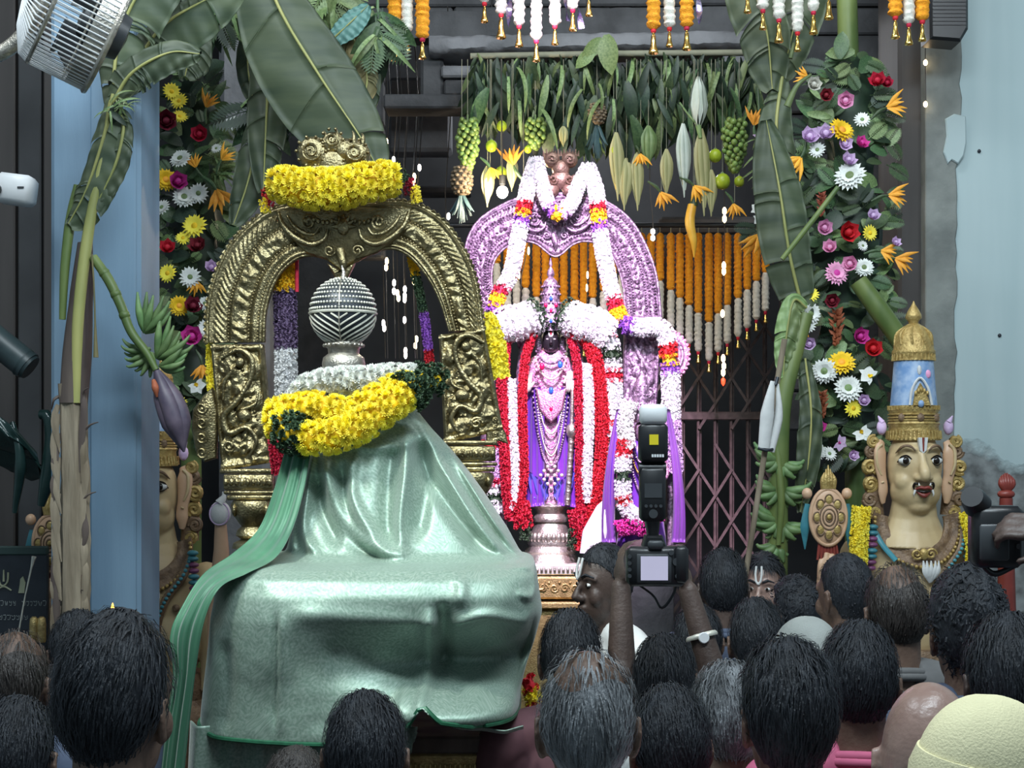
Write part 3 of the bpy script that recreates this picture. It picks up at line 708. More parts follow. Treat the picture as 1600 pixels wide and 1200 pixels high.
def beads(q, a, b, u, step, r, o, i0=0, i1=None):
    p = a * (1 - u) + b * u; L_ = np.concatenate([[0], np.cumsum(np.linalg.norm(np.diff(p, axis=0), axis=1))])
    for s in np.arange(step / 2, L_[-1], step):
        x = np.interp(s, L_, p[:, 0]); y = np.interp(s, L_, p[:, 1]); q.ball((x, y, o), r, 6, 4)
def spiral(q, cx, cy, r0, turns, o, t=2.2, flip=1, start=0.0, tail=None):
    pts = []
    for i in range(28):
        f = i / 27; a = start + flip * turns * 2 * PI * f; r = r0 * (1 - f * .88); pts.append((cx + r * math.cos(a), cy + r * math.sin(a), o + 2 * f))
    if tail is not None: pts = list(tail) + pts
    q.tube(pts, [t * .8, t, t * .6], 6)
DA_ = 4.30
ar = thing('brass_arch', 'large embossed brass arch behind the green draped shrine', 'arch', tuple(wpt(545, 850, DA_)))
O = [(324, 536), (326, 480), (338, 430), (360, 385), (392, 350), (430, 326), (482, 318), (540, 316), (600, 316), (648, 320), (690, 345), (722, 388), (742, 438), (754, 515)]
I = [(412, 534), (414, 490), (424, 452), (440, 424), (462, 405), (484, 399), (510, 404), (533, 416), (556, 408), (582, 394), (612, 388), (640, 400), (668, 432), (688, 470), (703, 518)]
q, a_, b_ = relief_band(O, I, 330, 44, arch_prof(.34), 0, DA_, 18); q.build('arch_band', 'brass', ar)
q = M(DA_); 
for u, r in ((.385, 2.1), (.745, 2.1), (.90, 1.5)): beads(q, a_, b_, u, 5.2, r, 7.5 if u < .8 else 5)
x = q.build('bead_rows', 'brass', ar); x['kind'] = 'stuff'
q = M(DA_); p = a_; q.tube([(x_, y_, 2) for x_, y_ in p], 3.4, 8); q.build('outer_rim', 'brass', ar)
q = M(DA_); q.tube([(x_, y_, 2) for x_, y_ in b_], 2.6, 8); q.build('inner_rim', 'brass', ar)
# flame-like teeth along the outer rim
q = M(DA_); L_ = np.linspace(0, len(a_) - 1, 74).astype(int)
for i in L_:
    j = min(len(a_) - 2, max(1, i)); tg = a_[j + 1] - a_[j - 1]; tg = tg / np.linalg.norm(tg); nn = np.array((tg[1], -tg[0])); c_ = a_[j]
    q.tube([(*(c_ - tg * 3), 3), (*(c_ + nn * 4), 5), (*(c_ + nn * 3 + tg * 5), 3)], [1.8, 2.6, .8], 6, spline=5)
q.build('rim_flames', 'brass', ar)['kind'] = 'stuff'
# crossed scroll work in the crown of the arch
def crown_scrolls(q, ox, oy, k, o):
    for s in (-1, 1):
        X = lambda x: ox + s * (x - 538) * k
        Y = lambda y: oy + (y - 360) * k
        q.tube([(X(640), Y(330), o), (X(632), Y(352), o + 3), (X(612), Y(372), o + 5), (X(588), Y(382), o + 5), (X(568), Y(374), o + 5), (X(562), Y(358), o + 4)], [3 * k, 4.5 * k, 5 * k, 4 * k, 2 * k], 8, spline=24)
        q.tube([(X(626), Y(336), o), (X(616), Y(352), o + 3), (X(600), Y(364), o + 4), (X(584), Y(366), o + 4), (X(576), Y(356), o + 4)], [2 * k, 3 * k, 3 * k, 2 * k], 8, spline=20)
        spiral(q, X(592), Y(347), 13 * k, 1.7, o + 2, 2.6 * k, s, 0)
        spiral(q, X(560), Y(392), 9 * k, 1.5, o + 3, 2.2 * k, -s, 0)
        for j in range(7):
            an = math.radians(200 + 22 * j); q.ball((X(556 + 7 * j), Y(345 + 3 * math.sin(j)), o + 3), (3 * k, 4.6 * k, 3), 8, 6)
    q.ball((ox, oy - 6 * k, o + 4), (10 * k, 14 * k, 7), 12, 8)
    for j in range(7):
        an = math.radians(180 + 30 * j); q.tube([(ox, oy - 6 * k, o + 3), (ox + 20 * k * math.cos(an), oy - 6 * k + 20 * k * math.sin(an), o + 4)], [3 * k, 4.5 * k, 1], 6, spline=5)
    q.tube([(ox - 6 * k, oy + 30 * k, o), (ox, oy + 52 * k, o + 6), (ox, oy + 70 * k, o + 2)], [8 * k, 7 * k, 1.5 * k], 10, spline=12)
q = M(DA_); q.plate([(432, 330), (520, 322), (645, 326), (625, 372), (590, 396), (556, 408), (533, 424), (510, 406), (480, 397), (452, 372)], 2, 10, 3); q.build('crown_plate', 'brass', ar)
q = M(DA_); crown_scrolls(q, 538, 362, 1.0, 10); q.build('crown_scrollwork', 'brass', ar)
q = M(DA_); q.plate([(512, 412), (533, 424), (556, 412), (546, 432), (537, 446), (531, 447), (522, 430)], 0, 14, 3); q.ball((534, 440, 10), (7, 9, 6), 10, 8); q.build('drop_finial', 'brass', ar)
# side panels with embossed beasts, each with its stepped foot and vase
def side_panel(s, name_ox, foot):
    """s=+1 panel as on the left; corner points given per side"""
    TL, TR, BR, BL = name_ox
    n, nu = 90, 44; G = np.zeros((n, nu, 3)); seed = 3.1 if s > 0 else 8.7
    fig = [(.30, .16, .22, .12), (.52, .30, .26, .14), (.62, .46, .28, .13), (.34, .58, .24, .12), (.66, .68, .26, .12), (.36, .82, .3, .10), (.7, .88, .22, .09), (.22, .38, .13, .11), (.8, .2, .12, .1)]
    for i in range(n):
        v = i / (n - 1)
        for j in range(nu):
            u = j / (nu - 1)
            p = (1 - v) * ((1 - u) * np.array(TL) + u * np.array(TR)) + v * ((1 - u) * np.array(BL) + u * np.array(BR))
            h = 3 + 5 * max(bump_(u, .05, .05), bump_(u, .95, .05), bump_(v, .03, .03), bump_(v, .97, .03))
            uu = u if s > 0 else 1 - u
            for (cu, cv, ru, rv) in fig:
                e = ((uu - cu) / ru) ** 2 + ((v - cv) / rv) ** 2
                if e < 1: h += 7 * (1 - e) ** .6
            w = noise.noise(Vector((uu * 7, v * 15, seed))); h += 3.2 * (1 - abs(w) * 2.6) * bump_(u, .5, .46)
            G[i, j] = (*p, h)
    q = M(DA_); q.slab(G, (0, 0, 0)); q.V[-1][:, 2] = -14
    return q
def beast_lines(q, s, cx, cy, w, h):
    X = lambda u: cx + s * u * w
    Y = lambda v: cy + v * h
    q.tube([(X(-.36), Y(-.40), 10), (X(.0), Y(-.47), 12), (X(.25), Y(-.38), 12), (X(.2), Y(-.2), 12), (X(-.05), Y(-.02), 14), (X(-.3), Y(.1), 12), (X(-.2), Y(.25), 12), (X(.15), Y(.2), 13), (X(.34), Y(.32), 12), (X(.2), Y(.44), 10)], [3, 5, 4, 5, 6, 4, 3], 8, spline=40)
    q.tube([(X(-.1), Y(-.3), 12), (X(-.28), Y(-.2), 11), (X(-.32), Y(-.04), 10)], [4, 3, 1.5], 8, spline=12)
    q.tube([(X(.05), Y(.05), 13), (X(.3), Y(.0), 11), (X(.36), Y(-.1), 10)], [3.5, 3, 1.5], 8, spline=12)
    q.ball((X(.02), Y(-.36), 12), (8, 9, 7), 10, 8); q.ball((X(.1), Y(.1), 12), (12, 11, 8), 12, 8); spiral(q, X(-.2), Y(.36), 10, 1.6, 10, 2.2, s)
    for i in range(12): q.ball((X(.06 + .026 * i), Y(-.30 + .04 * i + .01 * math.sin(i)), 10), 2.4, 6, 4)
def foot(q, cx, y, k, lean=0.0):
    """stepped bands and little vase under a panel"""
    for (dy, w, h_) in ((0, 84, 8), (9, 76, 24), (34, 80, 6), (41, 72, 8)):
        q.rbox((cx + lean * (dy + h_ / 2), y + dy + h_ / 2, 4), (w * k, h_, 30), 2)
    for i in range(9): q.ball((cx - 34 * k + 8.5 * k * i + lean * 20, y + 21, 19), (4, 6, 3), 8, 6)
    q.lathe((cx + lean * 60, y + 50, 2), [(30 * k, 0), (34 * k, 6), (30 * k, 22), (22 * k, 34), (17 * k, 40), (24 * k, 46), (26 * k, 54), (18 * k, 60), (30 * k, 66), (32 * k, 74)], 22)
    for i in range(6): q.ball((cx + lean * 64 - 25 * k + 10 * k * i, y + 64, 20), (5 * k, 11, 10), 8, 6)
q = side_panel(1, ((330, 538), (411, 538), (427, 722), (347, 736)), None); q.build('side_panel', 'brass', ar)
q = M(DA_); beast_lines(q, 1, 376, 632, 80, 180); q.build('embossed_beast', 'brass', ar)
q = M(DA_); foot(q, 388, 732, 1.0, .12); q.build('panel_foot', 'brass', ar)
q = side_panel(-1, ((686, 524), (757, 512), (786, 672), (694, 694)), None); q.build('side_panel', 'brass', ar)
q = M(DA_); beast_lines(q, -1, 730, 602, 72, 165); q.build('embossed_beast', 'brass', ar)
q = M(DA_); foot(q, 735, 688, 1.0, .06); q.build('panel_foot', 'brass', ar)
# projecting scroll brackets
for (pts, cx, cy, s) in (([(332, 606), (318, 618), (302, 640), (300, 668), (306, 704), (320, 722), (338, 716), (340, 640)], 317, 670, 1), ([(758, 640), (772, 648), (790, 676), (794, 694), (776, 688), (760, 692)], 774, 672, -1)):
    q = M(DA_); q.plate(pts, -10, 6, 3); h_ = (max(p_[1] for p_ in pts) - min(p_[1] for p_ in pts)) / 5
    for j in range(4): spiral(q, cx, cy - 1.4 * h_ + j * h_, h_ * .42, 1.4, 6, 2.0, s)
    q.build('scroll_bracket', 'brass', ar)
# shaft carrying the arch down to the platform, hidden by the drape
for x_, yb in ((401, 850), (746, 815)):
    q = M(DA_); q.lathe((x_, yb, 0), [(22, 0), (24, 300), (40, 310), (44, 420)], 14); q.build('arch_leg', 'brass', ar)
# finial: three round lion faces
fin = M(DA_)
for (x_, y_, r) in ((490, 240, 27), (540, 236, 20), (556, 242, 23), (520, 226, 20), (520, 256, 26)):
    fin.ball((x_, y_, 0), (r, r, 13), 18, 10)
for (x_, y_, r) in ((487, 238, 17), (555, 240, 15), (520, 220, 11)):
    spiral(fin, x_, y_, r, 1.8, 12, 2.4)
    for j in range(10): fin.ball((x_ + (r + 6) * math.cos(j * .63), y_ + (r + 6) * math.sin(j * .63), 9), 3, 6, 4)
for x_ in (508, 526, 552, 566): fin.tube([(x_, 235, 4), (x_ + 2, 215, 6), (x_ - 1, 200 + abs(x_ - 530) * .25, 3)], [5, 4, 1], 8, spline=8)
fin.lathe((520, 262, 0), [(40, 0), (46, 12), (42, 60)], 20, sq=.4); fin.build('crown_finial', 'brass', ar)

# ================================================================== ribbed silver orb
ob = thing('ribbed_orb', 'round silver headpiece with chevron ribs rising from the green drape', 'headpiece', tuple(wpt(536, 580, 4.16)))
q = M(4.16); q.ball((536, 488, 0), (51, 53, 51), 40, 28); q.build('orb_core', 'dark_metal', ob)
def orb(lon, lat, dr=1.0):
    return (536 + 51 * dr * math.sin(lon) * math.cos(lat), 488 - 53 * dr * math.sin(lat), 51 * dr * math.cos(lon) * math.cos(lat))
q = M(4.16)
for k_ in range(-3, 10):
    for s in (-1, 1):
        for qd in range(2):
            pts = []
            for i in range(26):
                lon = (i / 25) * PI / 1.0; lat = math.radians(-84 + 11.5 * k_) + lon * .62
                if lat > math.radians(-4) or lat < math.radians(-62): continue
                pts.append(orb(s * lon + qd * PI, lat, 1.015))
            if len(pts) > 2 and qd == 0: q.tube(pts, 1.45, 6)
q.build('chevron_ribs', 'pale_silver', ob)['kind'] = 'stuff'
q = M(4.16); q.tube([orb(2 * PI * i / 60, math.radians(-2), 1.02) for i in range(60)], 2.2, 6, closed=True); q.build('equator_ring', 'pale_silver', ob)
q = M(4.16)
for r_ in range(9):
    lat = math.radians(4 + 9 * r_); n_ = max(6, int(2 * PI * 51 * math.cos(lat) / 5.4))
    for i in range(n_): q.ball(orb(2 * PI * (i + .5 * (r_ % 2)) / n_, lat, 1.01), (2.1, 2.4, 2.1), 6, 4)
q.build('bead_cap', 'pale_silver', ob)['kind'] = 'stuff'
q = M(4.16); q.tube([orb(0, math.radians(a__), 1.03) for a__ in range(-60, 80, 6)], 1.2, 5); q.tube([(536, 437, 0), (537, 425, 0), (534, 415, 0)], [5, 3, 1.5], 8); q.build('seam', 'tarnished_silver', ob)
q = M(4.16); q.lathe((537, 535, 0), [(27, -2), (31, 4), (25, 10), (24, 18), (32, 24), (34, 34), (30, 60)], 26)
for i in range(22): q.ball((537 + 30 * math.cos(i * 2 * PI / 22), 540, 30 * math.sin(i * 2 * PI / 22)), 3.4, 6, 4)
q.build('orb_neck', 'tarnished_silver', ob)

# ================================================================== green silk drape
def silk():
    m = bpy.data.materials.new('green_silk'); m.use_nodes = True; MATS['green_silk'] = m
    nt = m.node_tree; N = nt.nodes; L = nt.links; b = N['Principled BSDF']
    uv = N.new('ShaderNodeUVMap'); uv.uv_map = 'weave'
    vo = N.new('ShaderNodeTexVoronoi'); vo.inputs['Scale'].default_value = 34; vo.inputs['Randomness'].default_value = .35; L.new(uv.outputs[0], vo.inputs['Vector'])
    sn = N.new('ShaderNodeMath'); sn.operation = 'MULTIPLY'; sn.inputs[1].default_value = 30; L.new(vo.outputs['Distance'], sn.inputs[0])
    s2 = N.new('ShaderNodeMath'); s2.operation = 'SINE'; L.new(sn.outputs[0], s2.inputs[0])
    wv = N.new('ShaderNodeTexNoise'); wv.inputs['Scale'].default_value = 150; wv.inputs['Detail'].default_value = 4; L.new(uv.outputs[0], wv.inputs['Vector'])
    ad = N.new('ShaderNodeMath'); ad.operation = 'MULTIPLY_ADD'; ad.inputs[1].default_value = .055; L.new(s2.outputs[0], ad.inputs[0]); L.new(wv.outputs['Fac'], ad.inputs[2])
    rp = N.new('ShaderNodeValToRGB'); rp.color_ramp.elements[0].position = .36; rp.color_ramp.elements[1].position = .74
    rp.color_ramp.elements[0].color = (.20, .30, .235, 1); rp.color_ramp.elements[1].color = (.36, .46, .39, 1)
    L.new(ad.outputs[0], rp.inputs[0]); L.new(rp.outputs[0], b.inputs['Base Color'])
    b.inputs['Metallic'].default_value = .32; b.inputs['Roughness'].default_value = .47
    b.inputs['Sheen Weight'].default_value = .25
    bp = N.new('ShaderNodeBump'); bp.inputs['Strength'].default_value = .12; bp.inputs['Distance'].default_value = .003; L.new(ad.outputs[0], bp.inputs['Height']); L.new(bp.outputs[0], b.inputs['Normal'])
silk()
mat('green_border', (0.02, 0.12, 0.06), 0.4, 0.2, var=.15, scale=60)
DC = 3.85
def dist_poly(X, Y, pts):
    """distance to a polyline and position along it"""
    D = np.full(X.shape, 1e9); P = catmull(pts, 24); T = np.zeros_like(X)
    for i in range(len(P) - 1):
        a, b = P[i], P[i + 1]; ab = b - a; t = np.clip(((X - a[0]) * ab[0] + (Y - a[1]) * ab[1]) / (ab @ ab + 1e-9), 0, 1)
        d_ = np.hypot(X - a[0] - t * ab[0], Y - a[1] - t * ab[1]); w = d_ < D; D[w] = d_[w]; T[w] = (i + t[w]) / (len(P) - 1)
    return D, T
# (y, left, right, front, back, squareness)
LV = [(610, 512, 632, 30, -60, 2.0), (640, 496, 648, 48, -70, 2.0), (670, 482, 672, 64, -75, 2.0), (700, 472, 700, 80, -80, 2.1), (740, 462, 732, 96, -85, 2.2), (780, 452, 760, 112, -90, 2.2),
      (830, 440, 792, 132, -95, 2.3), (868, 428, 812, 150, -100, 2.4), (880, 400, 822, 180, -105, 2.7), (884, 368, 832, 232, -110, 3.2), (892, 338, 838, 276, -115, 3.6), (908, 318, 842, 306, -118, 4.0), (936, 306, 846, 322, -120, 4.2),
      (975, 300, 852, 330, -120, 4.2), (1030, 294, 838, 326, -120, 4.2), (1070, 290, 824, 320, -120, 4.2), (1100, 287, 816, 318, -120, 4.2), (1140, 283, 812, 318, -120, 4.2), (1180, 278, 812, 318, -120, 4.2), (1230, 272, 812, 318, -120, 4.2)]
def drape(nv=170, nu=300, hem=None, inset=0, v1=1.0):
    A = np.array(LV); s = np.concatenate([[0], np.cumsum(np.hypot(np.diff(A[:, 0]), np.diff(A[:, 3])))]); s /= s[-1]
    tt = np.linspace(0, v1, nv); C = np.stack([np.interp(tt, s, A[:, k_]) for k_ in range(6)], 1)
    # smooth the profile
    for _ in range(2): C[1:-1] = (C[:-2] + 2 * C[1:-1] + C[2:]) / 4
    th = np.linspace(-PI * .80, PI * .80, nu)           # 0 = facing the viewer; open at the back
    X = np.zeros((nv, nu)); Y = np.zeros((nv, nu)); Z = np.zeros((nv, nu))
    for i in range(nv):
        y, l, r, f, b, e = C[i]; sn, cs = np.sin(th), np.cos(th)
        X[i] = (l + r) / 2 + (r - l) / 2 * np.sign(sn) * np.abs(sn) ** (2 / e)
        Z[i] = (f + b) / 2 + (f - b) / 2 * np.sign(cs) * np.abs(cs) ** (2 / e)
        Y[i] = y
    return X, Y, Z, th, C
X, Y, Z, th, C = drape()
front = np.clip(np.cos(th) * 2.2, 0, 1)[None, :]
def crease(pts, amp, wd, fade=(.15, .85)):
    D, T = dist_poly(X, Y, pts); ends = np.clip(np.minimum(T / max(fade[0], 1e-3), (1 - T) / max(1 - fade[1], 1e-3)), 0, 1)
    return amp * np.exp(-(D / wd) ** 2) * ends * front
dz = np.zeros_like(X)
# upper body: swags and long ridges falling from the garland
for pts, amp, wd in (
    ([(486, 690), (478, 760), (470, 830), (500, 878)], 14, 9), ([(500, 700), (520, 770), (560, 840), (640, 880)], 16, 12), ([(560, 700), (548, 740), (556, 790), (600, 850), (660, 876)], 13, 10),
    ([(545, 720), (532, 780), (560, 850), (610, 884)], -16, 14), ([(490, 740), (500, 800), (530, 860)], -14, 12),
    ([(640, 665), (634, 740), (626, 820), (632, 874)], 16, 9), ([(652, 680), (664, 760), (650, 850)], -13, 12), ([(612, 690), (604, 780), (606, 860)], -12, 13),
    ([(650, 650), (700, 740), (748, 820), (800, 884)], 15, 9), ([(664, 640), (720, 720), (780, 830), (818, 884)], 10, 8), ([(640, 690), (690, 780), (760, 872)], -12, 11), ([(672, 690), (740, 790), (806, 878)], -9, 7),
    ([(700, 700), (760, 800), (830, 900)], 8, 5), ([(455, 760), (446, 820), (452, 872)], 11, 7), ([(520, 690), (600, 700), (668, 680)], 6, 8)):
    dz += crease(pts, amp * 1.45, wd)
# lower block: the silk turns under towards the right, one seam on the left, folds gathering at the corner
und = np.clip((X - 430) / 260, 0, 1) * np.exp(-((Y - 1030) / 52) ** 2); dz -= 62 * und * front
und2 = np.clip((X - 560) / 120, 0, 1) * np.exp(-((Y - 1052) / 30) ** 2); dz -= 46 * und2 * front
dz += 44 * np.clip((X - 600) / 60, 0, 1) * np.exp(-((Y - 1118) / 26) ** 2) * front
for pts, amp, wd in (
    ([(430, 955), (430, 1050), (428, 1150)], -9, 4), ([(440, 950), (440, 1050), (437, 1150)], 6, 5), ([(672, 950), (668, 1010), (664, 1070), (652, 1110)], 20, 10), ([(690, 940), (690, 1010), (684, 1080)], -18, 12),
    ([(300, 950), (320, 1040), (300, 1150)], 8, 14), ([(440, 958), (560, 966), (690, 980)], 5, 13),
    ([(700, 985), (760, 965), (830, 985)], 12, 10), ([(790, 880), (836, 900), (834, 938), (806, 930)], 14, 6), ([(690, 880), (720, 910), (716, 950)], 7, 10), ([(640, 1075), (622, 1110), (600, 1160)], 10, 7), ([(620, 1072), (604, 1110), (585, 1160)], -8, 7),
    ([(840, 950), (800, 1010), (720, 1040)], 7, 9), ([(560, 890), (700, 884), (800, 880)], 7, 8), ([(345, 1000), (352, 1080), (340, 1150)], -6, 12), ([(520, 1000), (512, 1080), (500, 1150)], -6, 16), ([(560, 1020), (550, 1090), (530, 1150)], 6, 12)):
    dz += crease(pts, amp, wd)
nz = np.array([[noise.noise(Vector((X[i, j] * .012, Y[i, j] * .014, 1.7))) * 3.5 + noise.noise(Vector((X[i, j] * .04, Y[i, j] * .035, 5))) * 1.3 for j in range(X.shape[1])] for i in range(X.shape[0])])
dz += nz * np.clip((Y - 640) / 80, 0, 1) * (.25 + .75 * front)
Zd = Z + dz
# hem: the cloth ends unevenly, lifted towards the right
hx = np.array([260, 290, 330, 500, 600, 632, 646, 660, 672, 690, 740, 820, 860]); hy = np.array([1158, 1152, 1160, 1166, 1168, 1150, 1118, 1100, 1108, 1124, 1134, 1132, 1120])
hem = np.interp(X, hx, hy); Yh = np.minimum(Y, hem)
over = Y > hem; Zd = np.where(over, Zd - 3, Zd)
dr = thing('silk_drape', 'pale green brocade silk drape covering the front shrine', 'drape', tuple(wpt(560, 1230, DC)))
def cloth_obj(name, X, Y, Z, parent, m, keep=None, d=DC, uvs=None):
    q = M(d); G = np.stack([X, Y, Z], 2); a, b = X.shape; f = []
    for i in range(a - 1):
        for j in range(b - 1):
            if keep is None or keep[i, j]: f.append((i * b + j, i * b + j + 1, (i + 1) * b + j + 1, (i + 1) * b + j))
    q.add(G.reshape(-1, 3), f); o = q.build(name, m, parent, smooth='all'); me = o.data
    ul = me.uv_layers.new(name='weave')
    du = np.concatenate([np.zeros((a, 1)), np.cumsum(np.sqrt(np.diff(X, axis=1) ** 2 + np.diff(Z, axis=1) ** 2), axis=1)], 1); dv = np.concatenate([np.zeros((1, b)), np.cumsum(np.sqrt(np.diff(Y, axis=0) ** 2 + np.diff(Z, axis=0) ** 2), axis=0)], 0)
    du -= du[:, b // 2:b // 2 + 1]
    vi = np.zeros(len(me.loops), int); me.loops.foreach_get('vertex_index', vi)
    uvf = np.stack([du.reshape(-1)[vi], dv.reshape(-1)[vi]], 1) / 700.0; ul.data.foreach_set('uv', uvf.reshape(-1).astype(np.float32)); 
    md = o.modifiers.new('thickness', 'SOLIDIFY'); md.thickness = .003; md.offset = -1
    return o
keep = ~(over[:-1, :-1] & over[1:, 1:] & over[:-1, 1:] & over[1:, :-1])
FR = 1 - np.maximum(C[:, 3], 0)[:, None] / FPX           # bring each level from the picture to the depth of its own front
def sized(x, y, f): return 800 + (x - 800) * f, HY + (y - HY) * f
Xs, Ys = sized(X, Yh, FR)
cloth_obj('silk_sheet', Xs, Ys, Zd, dr, 'green_silk', keep)
# darker woven border along the hem
q = M(DC); row = []
for j in range(0, X.shape[1], 2):
    i = np.argmax(over[:, j]) if over[:, j].any() else X.shape[0] - 1
    if math.cos(th[j]) > -.3: row.append((Xs[i, j], Ys[i, j] - 2, Zd[i - 1, j] + 1))
q.tube(row, 3.2, 6); q.build('hem_border', 'green_border', dr)
# under layer on the left below the hem, and small turned-back fold on the right
X2, Y2, Z2, th2, C2 = drape(60, 120)
sel = slice(30, 60); sub = (np.interp(np.linspace(0, 1, 24), [0, 1], [1140, 1235]))
U_ = np.linspace(280, 650, 90); Xu = np.tile(U_, (24, 1)); Yu = np.tile(sub[:, None], (1, 90)); Zu = 318 - 34 - 40 * np.clip((300 - Xu) / 20, 0, 1) + 5 * np.sin(Xu * .05) + 3 * np.sin(Xu * .13 + Yu * .01)
Xu = Xu - (Yu - 1150) * .05
Yu = np.minimum(Yu, np.interp(Xu, [260, 500, 600, 640, 660], [1240, 1240, 1225, 1180, 1110]))
Xu, Yu = sized(Xu, Yu, 1 - 310 / FPX)
cloth_obj('under_layer', Xu, Yu, Zu, dr, 'green_silk')
Uv = np.linspace(656, 818, 50); Xv = np.tile(Uv, (10, 1)); tv = np.linspace(0, 1, 10)[:, None]
Yv = np.interp(Xv, [656, 672, 690, 740, 790, 818], [1104, 1112, 1128, 1138, 1141, 1136]) + tv * 7; Zv = 312 - 12 * tv + 6 * np.sin(Xv * .09)
Xv, Yv = sized(Xv, Yv, 1 - 310 / FPX)
cloth_obj('hem_fold', Xv, Yv, Zv, dr, 'green_silk')
# sheer darker shawl down the left flank
mat('green_shawl', (0.028, 0.13, 0.07), 0.5, 0.1, scale=9, col2=(0.065, 0.22, 0.12), sheen=.4, stretch=(1, 1, .2))
Lp = [(440, 702, 60), (418, 770, 70), (392, 830, 90), (352, 868, 150), (300, 905, 235), (268, 960, 285), (256, 1000, 300), (262, 1060, 305), (252, 1130, 305), (240, 1230, 300)]
Rp = [(486, 706, 92), (474, 770, 122), (456, 830, 156), (430, 872, 212), (386, 896, 288), (344, 918, 326), (320, 966, 338), (306, 1040, 338), (296, 1120, 336), (284, 1230, 334)]
n_ = 90; a_ = catmull(Lp, n_); b_ = catmull(Rp, n_); G = np.zeros((n_, 26, 3))
for j in range(26):
    u = j / 25; G[:, j] = a_ * (1 - u) + b_ * u; t_ = np.linspace(0, 1, n_)
    G[:, j, 2] += 10 * np.sin(PI * u) + (5.5 * np.sin(u * 15 + 2.5 * t_) + 3 * np.sin(u * 31 + 5 * t_)) * (1 - .4 * u)
ff = (1 - b_[:, 2] / FPX)[:, None]; G[:, :, 0], G[:, :, 1] = sized(G[:, :, 0], G[:, :, 1], ff)
q = M(DC); q.slab(G, (0, 0, -1.5))
sh = q.build('silk_shawl', 'green_shawl', smooth='all'); tag(sh, 'darker green sheer shawl trailing down the left of the silk drape', 'shawl')
# platform under the drape: wooden deck with brass-faced board
pf = thing('shrine_platform', 'dark wooden shrine platform with carved gold front board below the silk hem', 'platform', (wpt(600, 0, DC).x, DC, 0))
def zz(py, d=DC): return HC + (HY - py) * d / FPX
q = M(DC); q.rbox((575, 1112, 60), (400, 24, 380), 3); q.build('deck', 'dark_bark', pf, smooth=False)
q = M(DC); q.rbox((600, 1150, 215), (440, 50, 60), 3); q.build('front_board', 'old_gold', pf, smooth=False)
q = M(DC)
for i in range(62): q.rbox((390 + i * 6.9, 1152, 247), (3.6, 28, 5), 1)
q.build('carved_flutes', 'old_gold', pf)['kind'] = 'stuff'
q = M(DC); q.box((560, 930, -20), (130, 400, 100)); q.build('inner_frame', 'dark_bark', pf, smooth=False)
for sx in (410, 745):
    for o_ in (-80, 200):
        yb = HY + HC / (DC / FPX); q = M(DC); q.rbox((sx, (1125 + yb) / 2, o_), (36, yb - 1125, 36), 4); q.build('leg', 'dark_bark', pf, smooth=False)

# ================================================================== garlands of the front shrine
def big_garland(name, label, pts, r, bl, mcol, d, dens=1.0, seed=0, corem='deep_yellow_petal', group=None):
    """garland whose blossoms are separate parts; mcol(t, x) -> material name or None for a leafy stretch"""
    rnd = random.Random(seed); P0 = np.array(pts, float); L_ = np.linalg.norm(np.diff(P0, axis=0), axis=1).sum(); k_ = d / FPX
    t_ = thing(name, label, 'garland', tuple(wpt(P0[:, 0].mean(), P0[:, 1].max() + 20, d)), group)
    n = int(L_ / (bl * 1.0) * dens); P = catmull(pts, n); T = frames(P); rr = r if callable(r) else (lambda t: r)
    q = M(d); q.tube([tuple(p) for p in P], [max(2, rr(i / (n - 1)) * .8) for i in range(n)], 12); q.build('garland_core', corem, t_)
    g = M(d); ng = 0
    for i in range(n):
        t = i / (n - 1); R0 = rr(t); a = np.cross(T[i], (0, 0, 1.0)); a /= np.linalg.norm(a) + 1e-9; b = np.cross(a, T[i]); kk = max(5, int(2 * PI * R0 / (bl * 1.25)))
        for j in range(kk):
            an = 2 * PI * (j + .5 * (i % 2) + rnd.uniform(-.15, .15)) / kk; dv = a * math.cos(an) + b * math.sin(an)
            if dv[2] < -.25: continue
            p = P[i] + dv * R0 * .84 + T[i] * rnd.uniform(-.25, .25) * bl; mc = mcol(t)
            dw = Vector((dv[0], -dv[2], -dv[1])) + Vector((rnd.uniform(-.25, .25), 0, rnd.uniform(-.2, .3)))
            if mc is None:
                for z_ in range(6): g.inst(POM_S, p + dv * 2 + np.array([rnd.uniform(-.6, .6) * bl for _ in range(3)]), np.array(aim(dv, rnd.random() * 6)), bl * .75); ng += 1
            else:
                put('blossom', POM_ME[mc], t_, wpt(p[0], p[1], d, p[2]), aim(dw, rnd.random() * 6.28), bl * k_ * rnd.uniform(.85, 1.15))
    if ng: g.build('leaf_band', 'garland_leaf', t_)['kind'] = 'stuff'
    return t_
tg = big_garland('flower_garland', 'thick bright yellow chrysanthemum garland across the top of the brass arch', [(438, 290, 14), (480, 299, 26), (530, 300, 30), (580, 290, 26), (612, 281, 14)], lambda t: 27 + 5 * math.sin(PI * t), 12, lambda t: 'yellow_petal', 4.26, 1.05, 1)
for (x_, y_, m_, r_) in ((414, 304, 'red_petal', 7), (412, 322, 'yellow_petal', 9), (636, 294, 'maroon_petal', 8), (648, 304, 'yellow_petal', 10), (642, 288, 'red_petal', 6), (420, 314, 'red_petal', 6)):
    q = M(4.26); rope(q, [(x_, y_ - r_, 0), (x_ + 3, y_ + r_, 0)], r_ * .7, 0, 5, seed=int(x_)); q.build('tassel', m_, tg)
q = M(4.26); rope(q, [(626, 272, 0), (634, 284, 0)], 8, 0, 6, seed=4); q.build('tassel', 'garland_leaf', tg)
big_garland('flower_garland', 'yellow chrysanthemum garland with dark green bands heaped on the silk drape', [(452, 640, 70), (456, 668, 92), (486, 682, 112), (530, 684, 120), (580, 664, 118), (620, 634, 108), (652, 612, 84)], 25, 12,
            lambda t: None if (.17 < t < .30 or t > .93) else 'yellow_petal', DC + .02, 1.0, 5)
